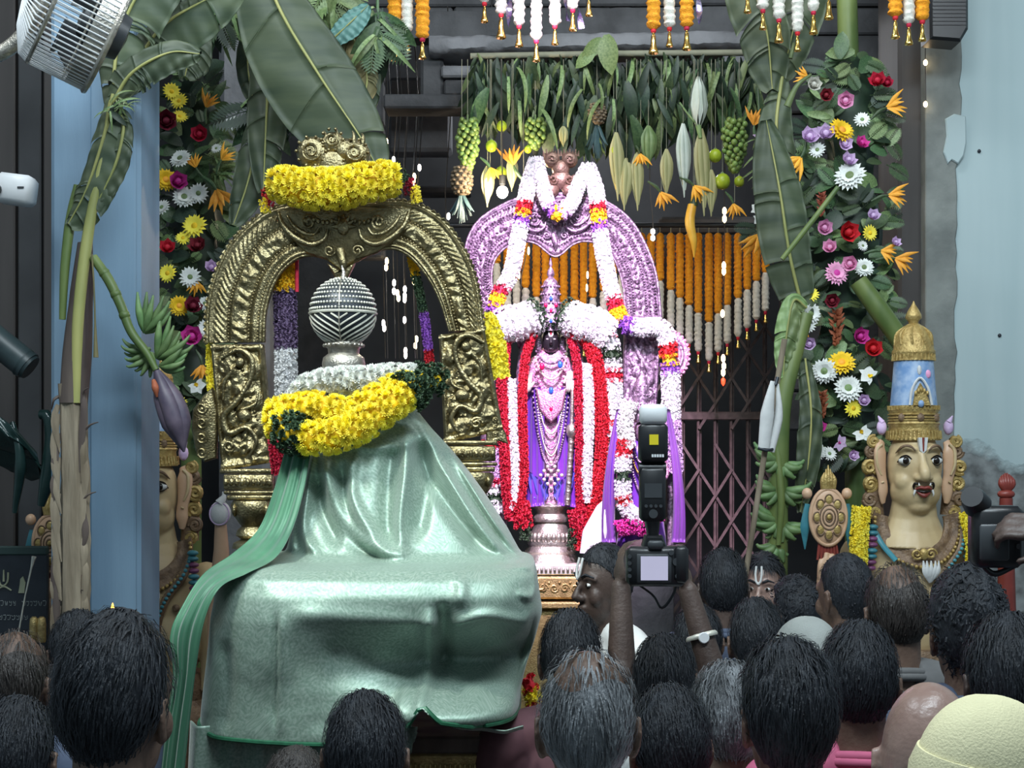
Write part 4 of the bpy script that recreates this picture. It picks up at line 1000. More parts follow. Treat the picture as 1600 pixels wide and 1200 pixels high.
big_garland('flower_garland', 'short yellow flower garland loop behind the front garland', [(464, 644, 60), (492, 640, 84), (520, 640, 92), (552, 650, 92)], 23, 11, lambda t: 'yellow_petal', DC + .02, 1.0, 6)
big_garland('flower_garland', 'white chrysanthemum garland ringing the base of the silver orb', [(476, 618, 40), (494, 606, 58), (530, 598, 68), (580, 596, 70), (624, 592, 62), (652, 592, 42)], 19, 11, lambda t: 'white_petal' if t < .97 else None, DC + .04, 1.15, 7, 'white_petal')
big_garland('flower_garland', 'yellow blossoms tucked under the right end of the white garland', [(556, 646, 88), (590, 626, 92), (626, 608, 84), (668, 600, 56), (680, 596, 40)], 19, 11, lambda t: 'yellow_petal' if t < .72 else None, DC + .03, 1.0, 8)
# red flower strand behind on the left, and yellow flowers by the arch sides
def strand(name, label, pts, r, bl, stops, d, group=None, seed=0, dens=1.0, corem=None, cat='garland'):
    """strand of one mesh per colour stretch: stops = [(t_end, material), ...]"""
    P = catmull(pts, 60); t_ = thing(name, label, cat, tuple(wpt(P[:, 0].mean(), P[:, 1].max(), d)), group); t0 = 0
    for i, (t1, m_) in enumerate(stops):
        a, b = int(round(t0 * 59)), int(round(t1 * 59)); seg = P[a:b + 1]
        if len(seg) < 2: seg = P[max(0, a - 1):b + 2]
        q = M(d); q.tube([tuple(p) for p in seg], r * .78, 8); rope(q, [tuple(p) for p in seg[::2]] if len(seg) > 5 else [tuple(p) for p in seg], r, 0, bl, dens, seed=seed + i); q.build({'red_petal': 'red_stretch', 'jasmine': 'white_stretch', 'garland_leaf': 'green_stretch'}.get(m_, m_.replace('_petal', '') + '_stretch'), m_, t_); t0 = t1
    return t_
strand('flower_garland', 'red flower strand hanging behind the yellow garland left of the drape', [(428, 640, 0), (430, 690, 0), (436, 740, 0)], 10, 6, [(1, 'red_petal')], 4.0, None, 21)
strand('flower_garland', 'yellow and purple flower strand with white end inside the arch on the left', [(444, 398, 0), (446, 510, 0), (448, 630, 0)], 17, 7, [(.26, 'deep_yellow_petal'), (.64, 'dusky_purple_petal'), (1, 'jasmine')], 4.365, None, 22)
q = M(4.34); q.tube([(464, 395, 0), (464, 456, 0)], 3, 8); tag(q.build('red_ribbon', 'red_petal'), 'thin red ribbon beside the purple strand inside the arch', 'ribbon')
strand('flower_garland', 'yellow flower bunch tied to the right side of the brass arch', [(758, 500, 0), (772, 540, 4), (778, 590, 2)], 17, 9, [(1, 'yellow_petal')], 4.36, None, 23)
strand('flower_garland', 'thin yellow petals tied at the left edge of the brass arch', [(328, 540, 0), (327, 580, 0), (330, 610, 0)], 4, 5, [(1, 'yellow_petal')], 4.34, None, 24)
strand('flower_garland', 'thin violet and white strand inside the right side of the arch', [(640, 388, 0), (662, 490, 0), (674, 590, 0)], 6, 5, [(.2, 'deep_yellow_petal'), (.5, 'garland_leaf'), (.8, 'purple_petal'), (1, 'red_petal')], 4.35, None, 25)
strand('flower_garland', 'bunch of red and yellow flowers low behind the right edge of the drape', [(822, 1060, 0), (832, 1085, 0), (836, 1110, 0)], 12, 8, [(.35, 'red_petal'), (.8, 'yellow_petal'), (1, 'red_petal')], 3.95, None, 26)
# ================================================================== inner deity with its silver arch
DD = 6.0
da = thing('silver_arch', 'pink-lit embossed silver arch standing behind the main deity', 'arch', tuple(wpt(880, 900, DD)))
O = [(748, 506), (738, 460), (728, 410), (730, 376), (748, 344), (780, 322), (815, 308), (865, 302), (910, 304), (950, 316), (986, 344), (1012, 388), (1027, 436), (1033, 496)]
I = [(786, 500), (776, 470), (768, 440), (772, 408), (790, 386), (815, 377), (838, 380), (868, 400), (896, 381), (918, 376), (944, 384), (962, 408), (974, 446), (978, 496)]
q, a_, b_ = relief_band(O, I, 260, 34, lambda u, t, s: .9 * arch_prof(.55)(u, t, s), -8, DD, 12); q.build('arch_band', 'silver', da)
q = M(DD)
for u in (.2, .385, .745, .92): beads(q, a_, b_, u, 4.2, 1.5, -3)
q.build('bead_rows', 'silver', da)['kind'] = 'stuff'
q = M(DD)
for u, ln, wd, st in ((.13, 5.5, 2.1, 5), (.29, 5.0, 2.0, 5), (.57, 6, 3.2, 8), (.84, 4, 1.7, 4.6)):
    p = a_ * (1 - u) + b_ * u; T_ = np.gradient(p, axis=0); T_ /= np.linalg.norm(T_, axis=1)[:, None]; L_ = np.concatenate([[0], np.cumsum(np.linalg.norm(np.diff(p, axis=0), axis=1))])
    for s_ in np.arange(st / 2, L_[-1], st):
        i = int(np.searchsorted(L_, s_)); i = min(i, len(p) - 1); c_ = p[i]; t__ = T_[i]; nn = np.array((t__[1], -t__[0])); e0 = c_ - nn * ln * .5 - t__ * 1.5; e1 = c_ + nn * ln * .5 + t__ * 1.5
        q.tube([(*e0, -3.5), (*c_, -.5), (*e1, -3)], [wd * .4, wd, wd * .3], 6)
q.build('leaf_scales', 'silver', da)['kind'] = 'stuff'
q = M(DD); q.tube([(*p, -6) for p in a_], 2.4, 8); q.build('outer_rim', 'silver', da)
q = M(DD); q.tube([(*p, -6) for p in b_], 1.8, 8); q.build('inner_rim', 'silver', da)
q = M(DD); crown_scrolls(q, 868, 348, .62, -2); q.build('crown_scrollwork', 'silver', da)
q = M(DD)
for (x_, y_, r) in ((862, 250, 13), (890, 250, 13), (876, 280, 16), (852, 284, 12), (900, 284, 12), (876, 264, 14), (862, 296, 12), (890, 296, 12)): q.ball((x_, y_, 0), (r, r, 9), 16, 10)
for (x_, y_) in ((862, 250), (890, 250), (864, 282), (890, 282)):
    spiral(q, x_, y_, 8, 1.5, 9, 1.4); q.ball((x_ - 3, y_ - 2, 9), 2, 6, 4); q.ball((x_ + 3, y_ - 2, 9), 2, 6, 4)
for i in range(13): q.tube([(850 + 4.4 * i, 244, 0), (849 + 4.6 * i, 236 - 3 * (i % 2), 2)], [3, .8], 6)
mat('bronze', (0.20, 0.12, 0.09), 0.4, 0.6, scale=40, col2=(0.34, 0.22, 0.17), bump=.3, bscale=150)
q.build('crown_finial', 'bronze', da)
for s, (TL, TR, BR, BL) in ((-1, ((976, 494), (1034, 494), (1026, 640), (972, 640))), (1, ((744, 506), (790, 506), (796, 650), (752, 650)))):
    dsv, DA_ = DA_, DD; q = side_panel(s, (TL, TR, BR, BL), None); DA_ = dsv; q.V[0][:, 2] *= .6; q.build('side_panel', 'silver', da)
    q = M(DD); beast_lines(q, s, (TL[0] + TR[0] + BL[0] + BR[0]) / 4, 568, 48, 130); q.V = [v * np.array((1, 1, .6)) for v in q.V]; q.build('embossed_beast', 'silver', da)
    q = M(DD); cx = (BL[0] + BR[0]) / 2; yb = HY + HC / (DD / FPX); q.lathe((cx, 640, -4), [(28, 0), (32, 6), (28, 16), (22, 30), (26, 60), (18, 90), (18, 240), (22, 260), (24, yb - 640)], 18, sq=.6); q.build('arch_leg', 'silver', da)

# ------------------------------------------------------------------ main deity
mat('violet_silk', (0.06, 0.014, 0.22), 0.35, 0.1, scale=14, col2=(0.17, 0.03, 0.42), stretch=(1, 1, .15), sheen=.3)
mat('plum_silk', (0.10, 0.03, 0.20), 0.35, 0.1, scale=14, col2=(0.22, 0.06, 0.36), stretch=(1, 1, .15), sheen=.3)
mat('blue_silk', (0.05, 0.05, 0.30), 0.4, 0.1, scale=16, col2=(0.10, 0.09, 0.45), stretch=(1, 1, .2))
mat('pink_jewels', (0.55, 0.16, 0.36), 0.35, 0.35, scale=120, col2=(0.85, 0.55, 0.72), bump=.8, bscale=160)
mat('ruby', (0.5, 0.01, 0.08), 0.2, 0.1, var=.2); mat('sapphire', (0.03, 0.12, 0.5), 0.2, 0.1, var=.2)
mat('pale_pink_cloth', (0.72, 0.42, 0.66), 0.7, 0, var=.08)
de = thing('deity_statue', 'standing dark-faced deity statue in tall silver crown, jewels and violet silk', 'statue', tuple(wpt(860, 880, DD)))
q = M(DD)    # body: one continuous turned and flattened figure
q.lathe((860, 540, 6), [(9, 0), (14, 8), (30, 20), (36, 40), (30, 70), (27, 90), (34, 120), (38, 170), (37, 220), (40, 252)], 28, sq=.55); q.build('torso', 'pink_jewels', de)
q = M(DD); q.ball((860, 534, 16), (13.5, 20, 14), 20, 14); q.tube([(860, 528, 29), (860, 538, 33), (860, 541, 30)], [1.5, 2.8, 1.5], 8); q.ball((860, 547, 28), (4.4, 1.6, 2.5), 8, 6); q.tube([(860, 545, 10), (860, 560, 8)], [9, 12], 12); q.build('face', 'black_stone', de)
q = M(DD)
for s in (-1, 1): q.ball((860 + s * 5.2, 532, 28), (2.6, 1.1, 1.6), 8, 6)
q.build('eyes', 'eye_white', de)
q = M(DD); q.tube([(856.8, 519, 26), (857.5, 526, 29), (860, 528, 30), (862.5, 526, 29), (863.2, 519, 26)], 1.1, 6, spline=12); q.build('forehead_mark', 'white_petal', de)
q = M(DD); q.tube([(860, 518, 28), (860, 526, 30.5)], .8, 6); q.build('forehead_line', 'red_petal', de)
cr = M(DD); cr.lathe((860, 405, 14), [(.6, 0), (2, 5), (3, 10), (1.6, 14), (5, 20), (6, 26), (4, 30), (10, 36), (13, 44), (12, 50), (15, 54), (14, 62), (15, 74), (16, 88), (17, 96), (21, 100), (22, 106), (19, 110), (20, 114)], 26); cr = cr.build('crown', 'silver', de)
q = M(DD)
for ring, (yy, rr, n_) in enumerate(((450, 13.5, 16), (462, 15, 18), (476, 15.8, 18), (490, 17, 18), (508, 21.5, 26))):
    for i in range(n_): q.ball((860 + rr * math.cos(2 * PI * i / n_), yy, 14 + rr * math.sin(2 * PI * i / n_)), 2.0, 6, 4)
q.build('crown_beads', 'silver', cr)['kind'] = 'stuff'
for (x_, y_, m_) in ((860, 470, 'sapphire'), (860, 488, 'ruby'), (852, 480, 'ruby'), (868, 480, 'ruby'), (860, 505, 'sapphire')):
    q = M(DD); q.ball((x_, y_, 30 - abs(x_ - 860) * .2 + (5 if y_ > 500 else 0)), (2.8, 4, 2.4), 8, 6); q.build('gem', m_, cr)
for s in (-1, 1):
    q = M(DD); q.ball((860 + s * 19, 540, 12), (6, 15, 7), 12, 8)
    for i in range(7): q.ball((860 + s * (19 + 3.5 * math.cos(i)), 530 + 3.4 * i, 17), 2.2, 6, 4)
    q.build('ear_ornament', 'silver', de)
    q = M(DD); q.tube([(860 + s * 34, 572, 2), (860 + s * 46, 590, 4), (860 + s * 45, 560, 8), (860 + s * 44, 545, 10)], [9, 8, 6, 5], 10, spline=14); q.build('upper_arm', 'silver', de)
    q = M(DD); q.ball((860 + s * 44, 535, 12), (8.5, 14, 4), 18, 10)
    for i in range(10): q.ball((860 + s * 44 + 7.5 * math.cos(i * .63), 535 + 12.5 * math.sin(i * .63), 14), 2, 6, 4)
    q.ball((860 + s * 44, 535, 16), (3.5, 5.5, 2), 10, 6); q.build('discus' if s < 0 else 'conch', 'silver', de)
    q = M(DD); q.tube([(860 + s * 34, 570, 6), (860 + s * 48, 600, 8), (860 + s * 42, 618, 18), (860 + s * 34, 606 if s < 0 else 592, 26)], [10, 9, 7, 6], 10, spline=16); q.build('lower_arm', 'silver', de)
q = M(DD)   # raised right hand, palm forward, five fingers
q.ball((823, 604, 30), (8, 11, 5), 14, 10)
for i, (dx, ln) in enumerate(((-6, 12), (-2, 16), (2, 17), (6, 14))): q.tube([(823 + dx, 598, 30), (823 + dx * 1.1, 598 - ln, 31)], [2.4, 1.8], 8)
q.tube([(829, 606, 31), (835, 598, 32)], [2.6, 2.0], 8); q.build('raised_hand', 'pale_silver', de)
q = M(DD); q.ball((890, 590, 28), (7, 10, 5), 12, 8)
for dx in (-5, -1.5, 2, 5.5): q.tube([(890 + dx, 596, 30), (890 + dx, 610, 32), (890 + dx - 1, 614, 28)], [2.2, 2, 1.4], 8, spline=6)
q.tube([(884, 590, 30), (880, 600, 31)], [2.3, 1.8], 8); q.build('lowered_hand', 'pale_silver', de)
for s in (-1, 1):        # violet dress panels with pleats, blue lower folds
    G = np.zeros((30, 26, 3))
    for i in range(30):
        v = i / 29
        for j in range(26):
            u = j / 25; G[i, j] = (860 + s * (10 + (32 + 10 * v) * u), 606 + 182 * v + 6 * u * v, 20 + 14 * (1 - u) + 3.2 * math.sin(u * 26 + 3 * v) * (.4 + .6 * v) - 12 * u * u)
    q = M(DD); q.slab(G, (0, 0, -3)); q.build('dress_panel', 'violet_silk', de, smooth='all')
    G = np.zeros((16, 16, 3))
    for i in range(16):
        v = i / 15
        for j in range(16): u = j / 15; G[i, j] = (860 + s * (4 + 34 * u * (1 - .25 * v)), 742 + 42 * v - 10 * (1 - u) * v + 6 * math.sin(u * 5), 34 - 10 * u + 2.5 * math.sin(u * 18 + 5 * v))
    q = M(DD); q.slab(G, (0, 0, -3)); q.build('dress_fold', 'blue_silk', de, smooth='all')
def chain(q, x0, x1, y0, drop, o, r, step=4.0, gem=None, oo=8):
    n_ = int((abs(x1 - x0) + 2 * drop) / step)
    for i in range(n_ + 1):
        t = i / n_; x_ = x0 + (x1 - x0) * t; y_ = y0 + drop * (1 - (2 * t - 1) ** 2) ** .8; q.ball((x_, y_, o + oo * math.sin(PI * t)), r, 6, 4)
for i, (w, y0, dp, m_, r) in enumerate(((20, 556, 14, 'silver', 2.4), (24, 560, 34, 'pale_silver', 2.0), (22, 580, 40, 'pink_jewels', 3.2), (24, 590, 62, 'silver', 2.2), (23, 600, 78, 'pale_silver', 1.8), (22, 610, 92, 'silver', 2.0), (24, 600, 112, 'pale_silver', 1.6), (29, 600, 130, 'silver', 2.4))):
    q = M(DD); chain(q, 860 - w, 860 + w, y0, dp, 28, r, r * 1.9); q.build('necklace', m_, de)
q = M(DD); q.plate([(836, 608), (848, 612), (860, 620), (872, 612), (884, 608), (878, 640), (868, 654), (860, 662), (852, 654), (842, 640)], 30, 40, 4); q.build('breast_plate', 'pink_jewels', de)
q = M(DD)
for i in range(4):
    for j in range(4):
        x_ = 860 + (i - j) * 5.4; y_ = 722 + (i + j) * 6.6; q.ball((x_, y_, 42), 3.0, 8, 6)
q.build('pendant', 'pale_silver', de)
for (x_, y_, m_) in ((874, 572, 'sapphire'), (860, 612, 'sapphire'), (846, 575, 'ruby'), (860, 640, 'ruby')):
    q = M(DD); q.ball((x_, y_, 38), (4, 6, 3), 10, 6); q.build('gem', m_, de)
q = M(DD); q.tube([(893, 610, 34), (892, 664, 34)], 3, 8); q.lathe((892, 662, 34), [(3, 0), (8, 4), (9, 12), (8, 18), (4, 24)], 14); q.tube([(891, 684, 34), (885, 788, 34)], [4.5, 3.5, 4.5], 10)
for i in range(8): q.ball((891 - .75 * i, 692 + 12.5 * i, 34), 5, 10, 6)
q.build('mace', 'tarnished_silver', de)
q = M(DD); q.lathe((860, 786, 10), [(26, 0), (30, 4), (24, 10), (22, 16), (27, 22), (26, 28), (22, 30), (28, 40), (32, 52), (36, 62), (34, 66), (40, 74), (38, 78), (43, 88), (46, 92)], 32, sq=.9); q.build('lotus_pedestal', 'tarnished_silver', de)
q = M(DD)
for i in range(26): q.ball((860 + 33 * math.cos(2 * PI * i / 26), 838, 10 + 30 * math.sin(2 * PI * i / 26)), (4.5, 8, 4), 8, 6)
q.build('lotus_petals', 'tarnished_silver', de)
# plinth
pl = thing('deity_plinth', 'carved gold and silver plinth carrying the main deity', 'plinth', (wpt(860, 0, DD).x, DD, 0))
q = M(DD); q.rbox((862, 885, 10), (110, 16, 110), 2); q.build('top_slab', 'pale_silver', pl, smooth=False)
q = M(DD)
for i in range(16): q.rbox((812 + i * 6.6, 885, 66), (4, 7, 3), 1)
q.build('carved_band', 'tarnished_silver', pl)['kind'] = 'stuff'
q = M(DD); q.rbox((866, 912, 10), (120, 34, 116), 3); q.build('body', 'old_gold', pl, smooth=False)
q = M(DD)
for i in range(7): spiral(q, 816 + i * 16, 912, 7, 1.5, 68, 1.6, 1 if i % 2 else -1); q.ball((824 + i * 16, 904, 68), 2.5, 6, 4)
q.tube([(834, 902, 69), (836, 912, 70), (842, 914, 70), (848, 912, 70), (850, 902, 69)], 1.8, 6, spline=14); q.tube([(842, 900, 69), (842, 912, 70)], 1.6, 6)
q.build('carved_scrolls', 'old_gold', pl)
yb = HY + HC / (DD / FPX)
q = M(DD); q.rbox((870, 938, 10), (136, 10, 130), 2); q.rbox((870, (944 + yb) / 2, 6), (130, yb - 944, 120), 3); q.build('lower_block', 'old_gold', pl, smooth=False)

# ------------------------------------------------------------------ garlands on the deity
R1, W1, G1 = 'red_petal', 'jasmine', 'garland_leaf'
strand('flower_garland', 'red flower rope at the deity left side hanging to the pedestal', [(790, 520, 30), (786, 580, 34), (790, 680, 34), (794, 760, 36), (800, 812, 40)], 9.5, 5, [(1, R1)], DD, 'ropes of the main deity garland', 31)
strand('flower_garland', 'white flower rope between the two red ropes left of the deity', [(798, 596, 36), (803, 680, 38), (806, 750, 40), (802, 796, 42)], 7, 4.6, [(1, W1)], DD, 'ropes of the main deity garland', 32)
strand('flower_garland', 'thin red rope along the left edge of the violet dress', [(832, 526, 34), (820, 566, 34), (816, 640, 40), (818, 740, 42), (808, 806, 44)], 6, 4.6, [(1, R1)], DD, 'ropes of the main deity garland', 33)
strand('flower_garland', 'thick red rope right of the deity curving to the pedestal', [(908, 524, 30), (926, 556, 34), (938, 630, 36), (939, 710, 38), (930, 770, 40), (914, 820, 42), (904, 858, 44)], 11, 5.2, [(1, R1)], DD, 'ropes of the main deity garland', 34)
strand('flower_garland', 'white flower rope right of the mace', [(917, 572, 36), (917, 660, 40), (914, 740, 42), (916, 784, 42)], 8, 4.8, [(1, W1)], DD, 'ropes of the main deity garland', 35)
strand('flower_garland', 'thin red rope along the right edge of the violet dress', [(888, 524, 34), (900, 570, 36), (903, 660, 42), (903, 740, 42), (906, 800, 44)], 5.5, 4.6, [(1, R1)], DD, 'ropes of the main deity garland', 36)
def padded(name, label, pts, r, stops, bl=5, seed=0):
    return strand(name, label, pts, r, bl, stops, DD, 'shoulder garlands of the main deity', seed, 1.0)
padded('flower_garland', 'broad white jasmine pad with green tip over the deity left shoulder', [(784, 514, 22), (798, 508, 32), (818, 506, 34), (840, 494, 26)], 30, [(.06, R1), (.84, W1), (1, G1)], 6, 41)
padded('flower_garland', 'broad white jasmine pad with green tip over the deity right shoulder', [(880, 494, 26), (902, 506, 34), (924, 510, 32), (944, 526, 28)], 30, [(.16, G1), (1, W1)], 6, 42)
strand('flower_garland', 'thick banded white, red and green garland right of the deity', [(944, 512, 26), (952, 548, 28), (955, 600, 30), (955, 660, 30), (956, 720, 34), (958, 790, 38)], 15, 5.6, [(.03, W1), (.07, R1), (.13, W1), (.21, G1), (.26, W1), (.30, R1), (.52, W1), (.55, R1), (.62, W1), (.68, G1), (.75, W1), (.80, R1), (1, W1)], DD, None, 43)
strand('flower_garland', 'banded pink and white garland end left of the deity behind the brass arch', [(766, 690, 20), (768, 740, 20), (774, 800, 20)], 13, 5.4, [(.12, R1), (.55, 'lilac_petal'), (.62, 'red_petal'), (.75, W1), (.85, G1), (1, W1)], DD, None, 44)
for i, (x_, y_, r) in enumerate(((816, 800, 15), (905, 812, 16))):
    q = M(DD); q.ball((x_, y_, 40), (r * .8, r * 1.2, r * .7), 12, 8); rope(q, [(x_ - 4, y_ - r, 40), (x_ + 2, y_ + r * 1.3, 42)], r * .95, 0, 6, seed=i); tag(q.build('flower_bunch', R1), ['bunch of red flowers left of the silver pedestal', 'bunch of red flowers right of the silver pedestal'][i], 'flowers', 'red bunches at the pedestal')
for i, (x_, y_) in enumerate(((822, 826), (894, 836))):
    q = M(DD); rope(q, [(x_, y_ - 10, 46), (x_ - 3, y_ + 14, 46)], 6, 0, 6, seed=7 + i); tag(q.build('leaf_tassel', G1), ['dark leafy tassel at the left of the pedestal', 'dark leafy tassel at the right of the pedestal'][i], 'tassel')
# garland over the silver arch
strand('flower_garland', 'white jasmine garland draped over the silver arch, left strand with red and yellow bands', [(838, 254, 12), (826, 290, 16), (818, 330, 18), (808, 384, 18), (798, 430, 18), (780, 462, 18), (772, 486, 18)], 12, 5.2,
       [(.28, W1), (.335, R1), (.38, 'deep_yellow_petal'), (.43, 'purple_petal'), (.83, W1), (.90, R1), (.96, 'deep_yellow_petal'), (1, 'purple_petal')], DD, 'garland over the silver arch', 51)
strand('flower_garland', 'white jasmine loop hanging at the middle of the silver arch', [(838, 254, 14), (846, 290, 20), (858, 326, 24), (874, 340, 26), (892, 322, 24), (904, 290, 20), (918, 264, 14)], 10.5, 5, [(.40, W1), (.46, 'purple_petal'), (.54, 'deep_yellow_petal'), (.60, 'lilac_petal'), (1, W1)], DD, 'garland over the silver arch', 52)
strand('flower_garland', 'white jasmine garland draped over the silver arch, right strand reaching the small shrine', [(918, 264, 12), (930, 300, 16), (934, 340, 18), (940, 390, 18), (952, 446, 18), (962, 484, 20), (974, 508, 22)], 12, 5.2,
       [(.24, W1), (.29, R1), (.35, 'deep_yellow_petal'), (.40, 'purple_petal'), (.82, W1), (.90, R1), (.96, 'deep_yellow_petal'), (1, 'purple_petal')], DD, 'garland over the silver arch', 53)
strand('flower_garland', 'thick white jasmine garland laid across the top of the small shrine, falling on its right', [(974, 510, 26), (1000, 515, 30), (1026, 514, 30), (1038, 530, 28), (1042, 560, 28), (1045, 600, 28), (1046, 660, 28), (1050, 740, 28)], 14, 5.6,
       [(.05, 'purple_petal'), (.30, W1), (.36, R1), (.41, 'deep_yellow_petal'), (.46, 'purple_petal'), (.72, W1), (1, 'lilac_petal')], DD, 'garland over the silver arch', 54)

# ------------------------------------------------------------------ consort deity on the right
D3 = 5.86
c3 = thing('consort_statue', 'smaller crowned consort statue in violet silk, half hidden by the raised flash', 'statue', tuple(wpt(1010, 900, D3)))
q = M(D3); q.lathe((1002, 562, 8), [(.6, 0), (2.5, 6), (4, 14), (2, 18), (6, 26), (9, 30), (9, 36), (12, 40), (11, 52), (11, 66), (12, 78), (16, 84), (17, 92), (14, 98)], 24)
for yy, rr in ((604, 11), (618, 11), (632, 11.5), (648, 16)):
    for i in range(14): q.ball((1002 + rr * math.cos(i * .449), yy, 8 + rr * math.sin(i * .449)), 1.8, 6, 4)
q.build('crown', 'silver', c3)
q = M(D3); q.ball((1002, 674, 8), (12, 17, 12), 18, 12); q.tube([(1002, 666, 19), (1002, 676, 22)], [1, 2], 8); q.build('face', 'silver', c3)
q = M(D3); q.lathe((1002, 688, 4), [(9, 0), (26, 14), (28, 30), (22, 50), (28, 80), (34, 120), (40, 170)], 24, sq=.6); q.build('torso', 'violet_silk', c3)
for s in (-1, 1):
    q = M(D3); q.tube([(1002 + s * 26, 706, 6), (1002 + s * 36, 740, 14), (1002 + s * 22, 752, 26)], [8, 7, 5], 10, spline=12); q.build('arm', 'pink_jewels', c3)
    G = np.zeros((30, 14, 3))
    for i in range(30):
        v = i / 29
        for j in range(14): u = j / 13; G[i, j] = (1002 + s * (34 + 12 * math.sin(v * 2.4) + (7 + 15 * v) * u), 640 + 205 * v, 30 + 3 * math.sin(u * 13 + 2 * v) + 6 * v)
    q = M(D3); q.slab(G, (0, 0, -2)); q.build('side_drapery', 'plum_silk', c3, smooth='all')
for w, dp in ((14, 24), (18, 44), (20, 70)):
    q = M(D3); chain(q, 1002 - w, 1002 + w, 700, dp, 20, 2, 4); q.build('necklace', 'bright_gold' if w == 18 else 'silver', c3)
q = M(D3); q.lathe((1002, 856, 6), [(40, 0), (44, 8), (36, 20), (46, 34), (50, 50), (50, HY + HC / (D3 / FPX) - 856)], 22, sq=.8); q.build('pedestal', 'dark_stone', c3)
strand('flower_garland', 'white, red and green banded garland on the consort statue', [(974, 690, 34), (970, 740, 38), (974, 790, 40), (1000, 808, 42), (1030, 800, 40)], 12, 5.4, [(.14, R1), (.28, W1), (.38, G1), (.50, W1), (.58, R1), (.85, W1), (1, 'magenta_petal')], D3, None, 61)
strand('flower_garland', 'pale pink and white flower rope beside the consort crown', [(982, 630, 30), (974, 660, 32), (978, 700, 34)], 12, 5.4, [(1, 'white_petal')], D3, None, 62)
q = M(D3); rope(q, [(962, 824, 44), (985, 820, 46), (1010, 826, 46)], 12, 0, 6, seed=63); tag(q.build('flower_bunch', 'magenta_petal'), 'magenta flowers at the foot of the consort statue', 'flowers')
pc = thing('small_arch', 'small pink scalloped arch rim beside the consort statue', 'arch', tuple(wpt(1050, 600, 5.95)))
for i, (r, t) in enumerate(((30, 4), (24, 3.5), (18, 3.5), (12, 3))):
    q = M(5.95); q.tube([(1042 + r * math.cos(a__), 556 + 1.15 * r * math.sin(a__), 4 + i) for a__ in np.linspace(-1.7, 1.8, 30)], t, 8); q.build('rim_ring', 'pink_jewels' if i % 2 == 0 else 'silver', pc)
q = M(5.95)
for a__ in np.linspace(-1.6, 1.7, 18): q.ball((1042 + 34 * math.cos(a__), 556 + 39 * math.sin(a__), 3), 3.4, 8, 6)
q.build('scallops', 'pink_jewels', pc)
q = M(5.95); q.tube([(1048, 594, -4), (1048, 1300, -6)], 5, 8); q.build('arch_leg', 'silver', pc)
# white cloth bundle low beside the consort
q = M(5.8); G = np.zeros((22, 24, 3))
for i in range(22):
    v = i / 21
    for j in range(24):
        a__ = 2 * PI * j / 24; r = np.interp(v, [0, .15, .6, 1], [4, 14, 24, 20]) * (1 + .06 * math.sin(4 * a__ + 3 * v)); G[i, j] = (936 - 10 * v + 14 * (1 - v) + r * math.cos(a__), 778 + 86 * v, r * .6 * math.sin(a__))
q.grid(G, wrap=True); tag(q.build('cloth_bundle', 'white_cloth'), 'white cloth bundle below the red rope beside the photographed statue', 'cloth')
q = M(5.84); q.tube([(968, 640, 20), (958, 700, 20), (952, 780, 20), (946, 870, 20)], [3, 7, 9, 11], 10, flat=.5, spline=30); tag(q.build('violet_sash', 'violet_silk'), 'long violet sash falling between the deity and the consort', 'sash')
# ================================================================== marigold curtain and hanging strings
ORD = 'first second third fourth fifth sixth seventh eighth ninth tenth eleventh twelfth thirteenth fourteenth fifteenth sixteenth seventeenth eighteenth nineteenth twentieth twenty-first twenty-second twenty-third twenty-fourth twenty-fifth twenty-sixth twenty-seventh twenty-eighth twenty-ninth thirtieth thirty-first thirty-second'.split()
def fluffy(d, x, y0, y1, r, seed, pitch):
    n = max(6, int((y1 - y0) / (pitch / 4))); q = M(d); G = np.zeros((n + 1, 12, 3)); rnd = random.Random(seed); ph = rnd.random() * 6
    for i in range(n + 1):
        y = y0 + (y1 - y0) * i / n; e = min(1, .45 + min(i, n - i) * .35); lump = 1 + .09 * math.sin(2 * PI * (y - y0) / pitch + ph)
        for j in range(12):
            a = 2 * PI * j / 12; rr = r * e * lump * (1 + .12 * rnd.uniform(-1, 1)); G[i, j] = (x + rr * math.cos(a), y, rr * math.sin(a))
    q.grid(G, wrap=True); return q
def bell_geo(d, x, y, r, h):
    q = M(d); q.lathe((x, y, 0), [(r * .25, 0), (r * .45, h * .08), (r * .5, h * .35), (r * .6, h * .6), (r * .85, h * .82), (r, h * .95), (r * .9, h), (r * .3, h * .9)], 14); q.ball((x, y + h, 0), r * .3, 8, 6)
    q.ball((x, y - r * .2, 0), r * .3, 8, 6); return q
def bead_string(name, label, x, d, top, cols, bell, r, group, seed, cord_top=None, pitch=9):
    """cols = [(y_end, material, part name)]; bell = (y0, y1)"""
    t_ = thing(name, label, 'garland', tuple(wpt(x, bell[1], d)), group); y = top
    for i, (y1, m_, nm) in enumerate(cols):
        fluffy(d, x, y, y1, r * (1 if m_ != 'cream_flower' else .93), seed + i, pitch).build(nm, m_, t_); y = y1 - 1
    q = M(d); q.ball((x, y + 3, 0), (r * .45, 5, r * .45), 8, 6); q.tube([(x, y, 0), (x, bell[0] + 1, 0)], r * .14, 6); q.build('red_knot', 'red_petal', t_)
    bell_geo(d, x, bell[0], (bell[1] - bell[0]) * .27, bell[1] - bell[0]).build('bell', 'bright_gold', t_)
    q = M(d); q.tube([(x, cord_top if cord_top is not None else top - 20, 0), (x, top + 4, 0)], 1, 5); q.build('cord', 'string', t_)
    return t_
cx = [1197 - 15.0 * i for i in range(29)]; DM = 7.0
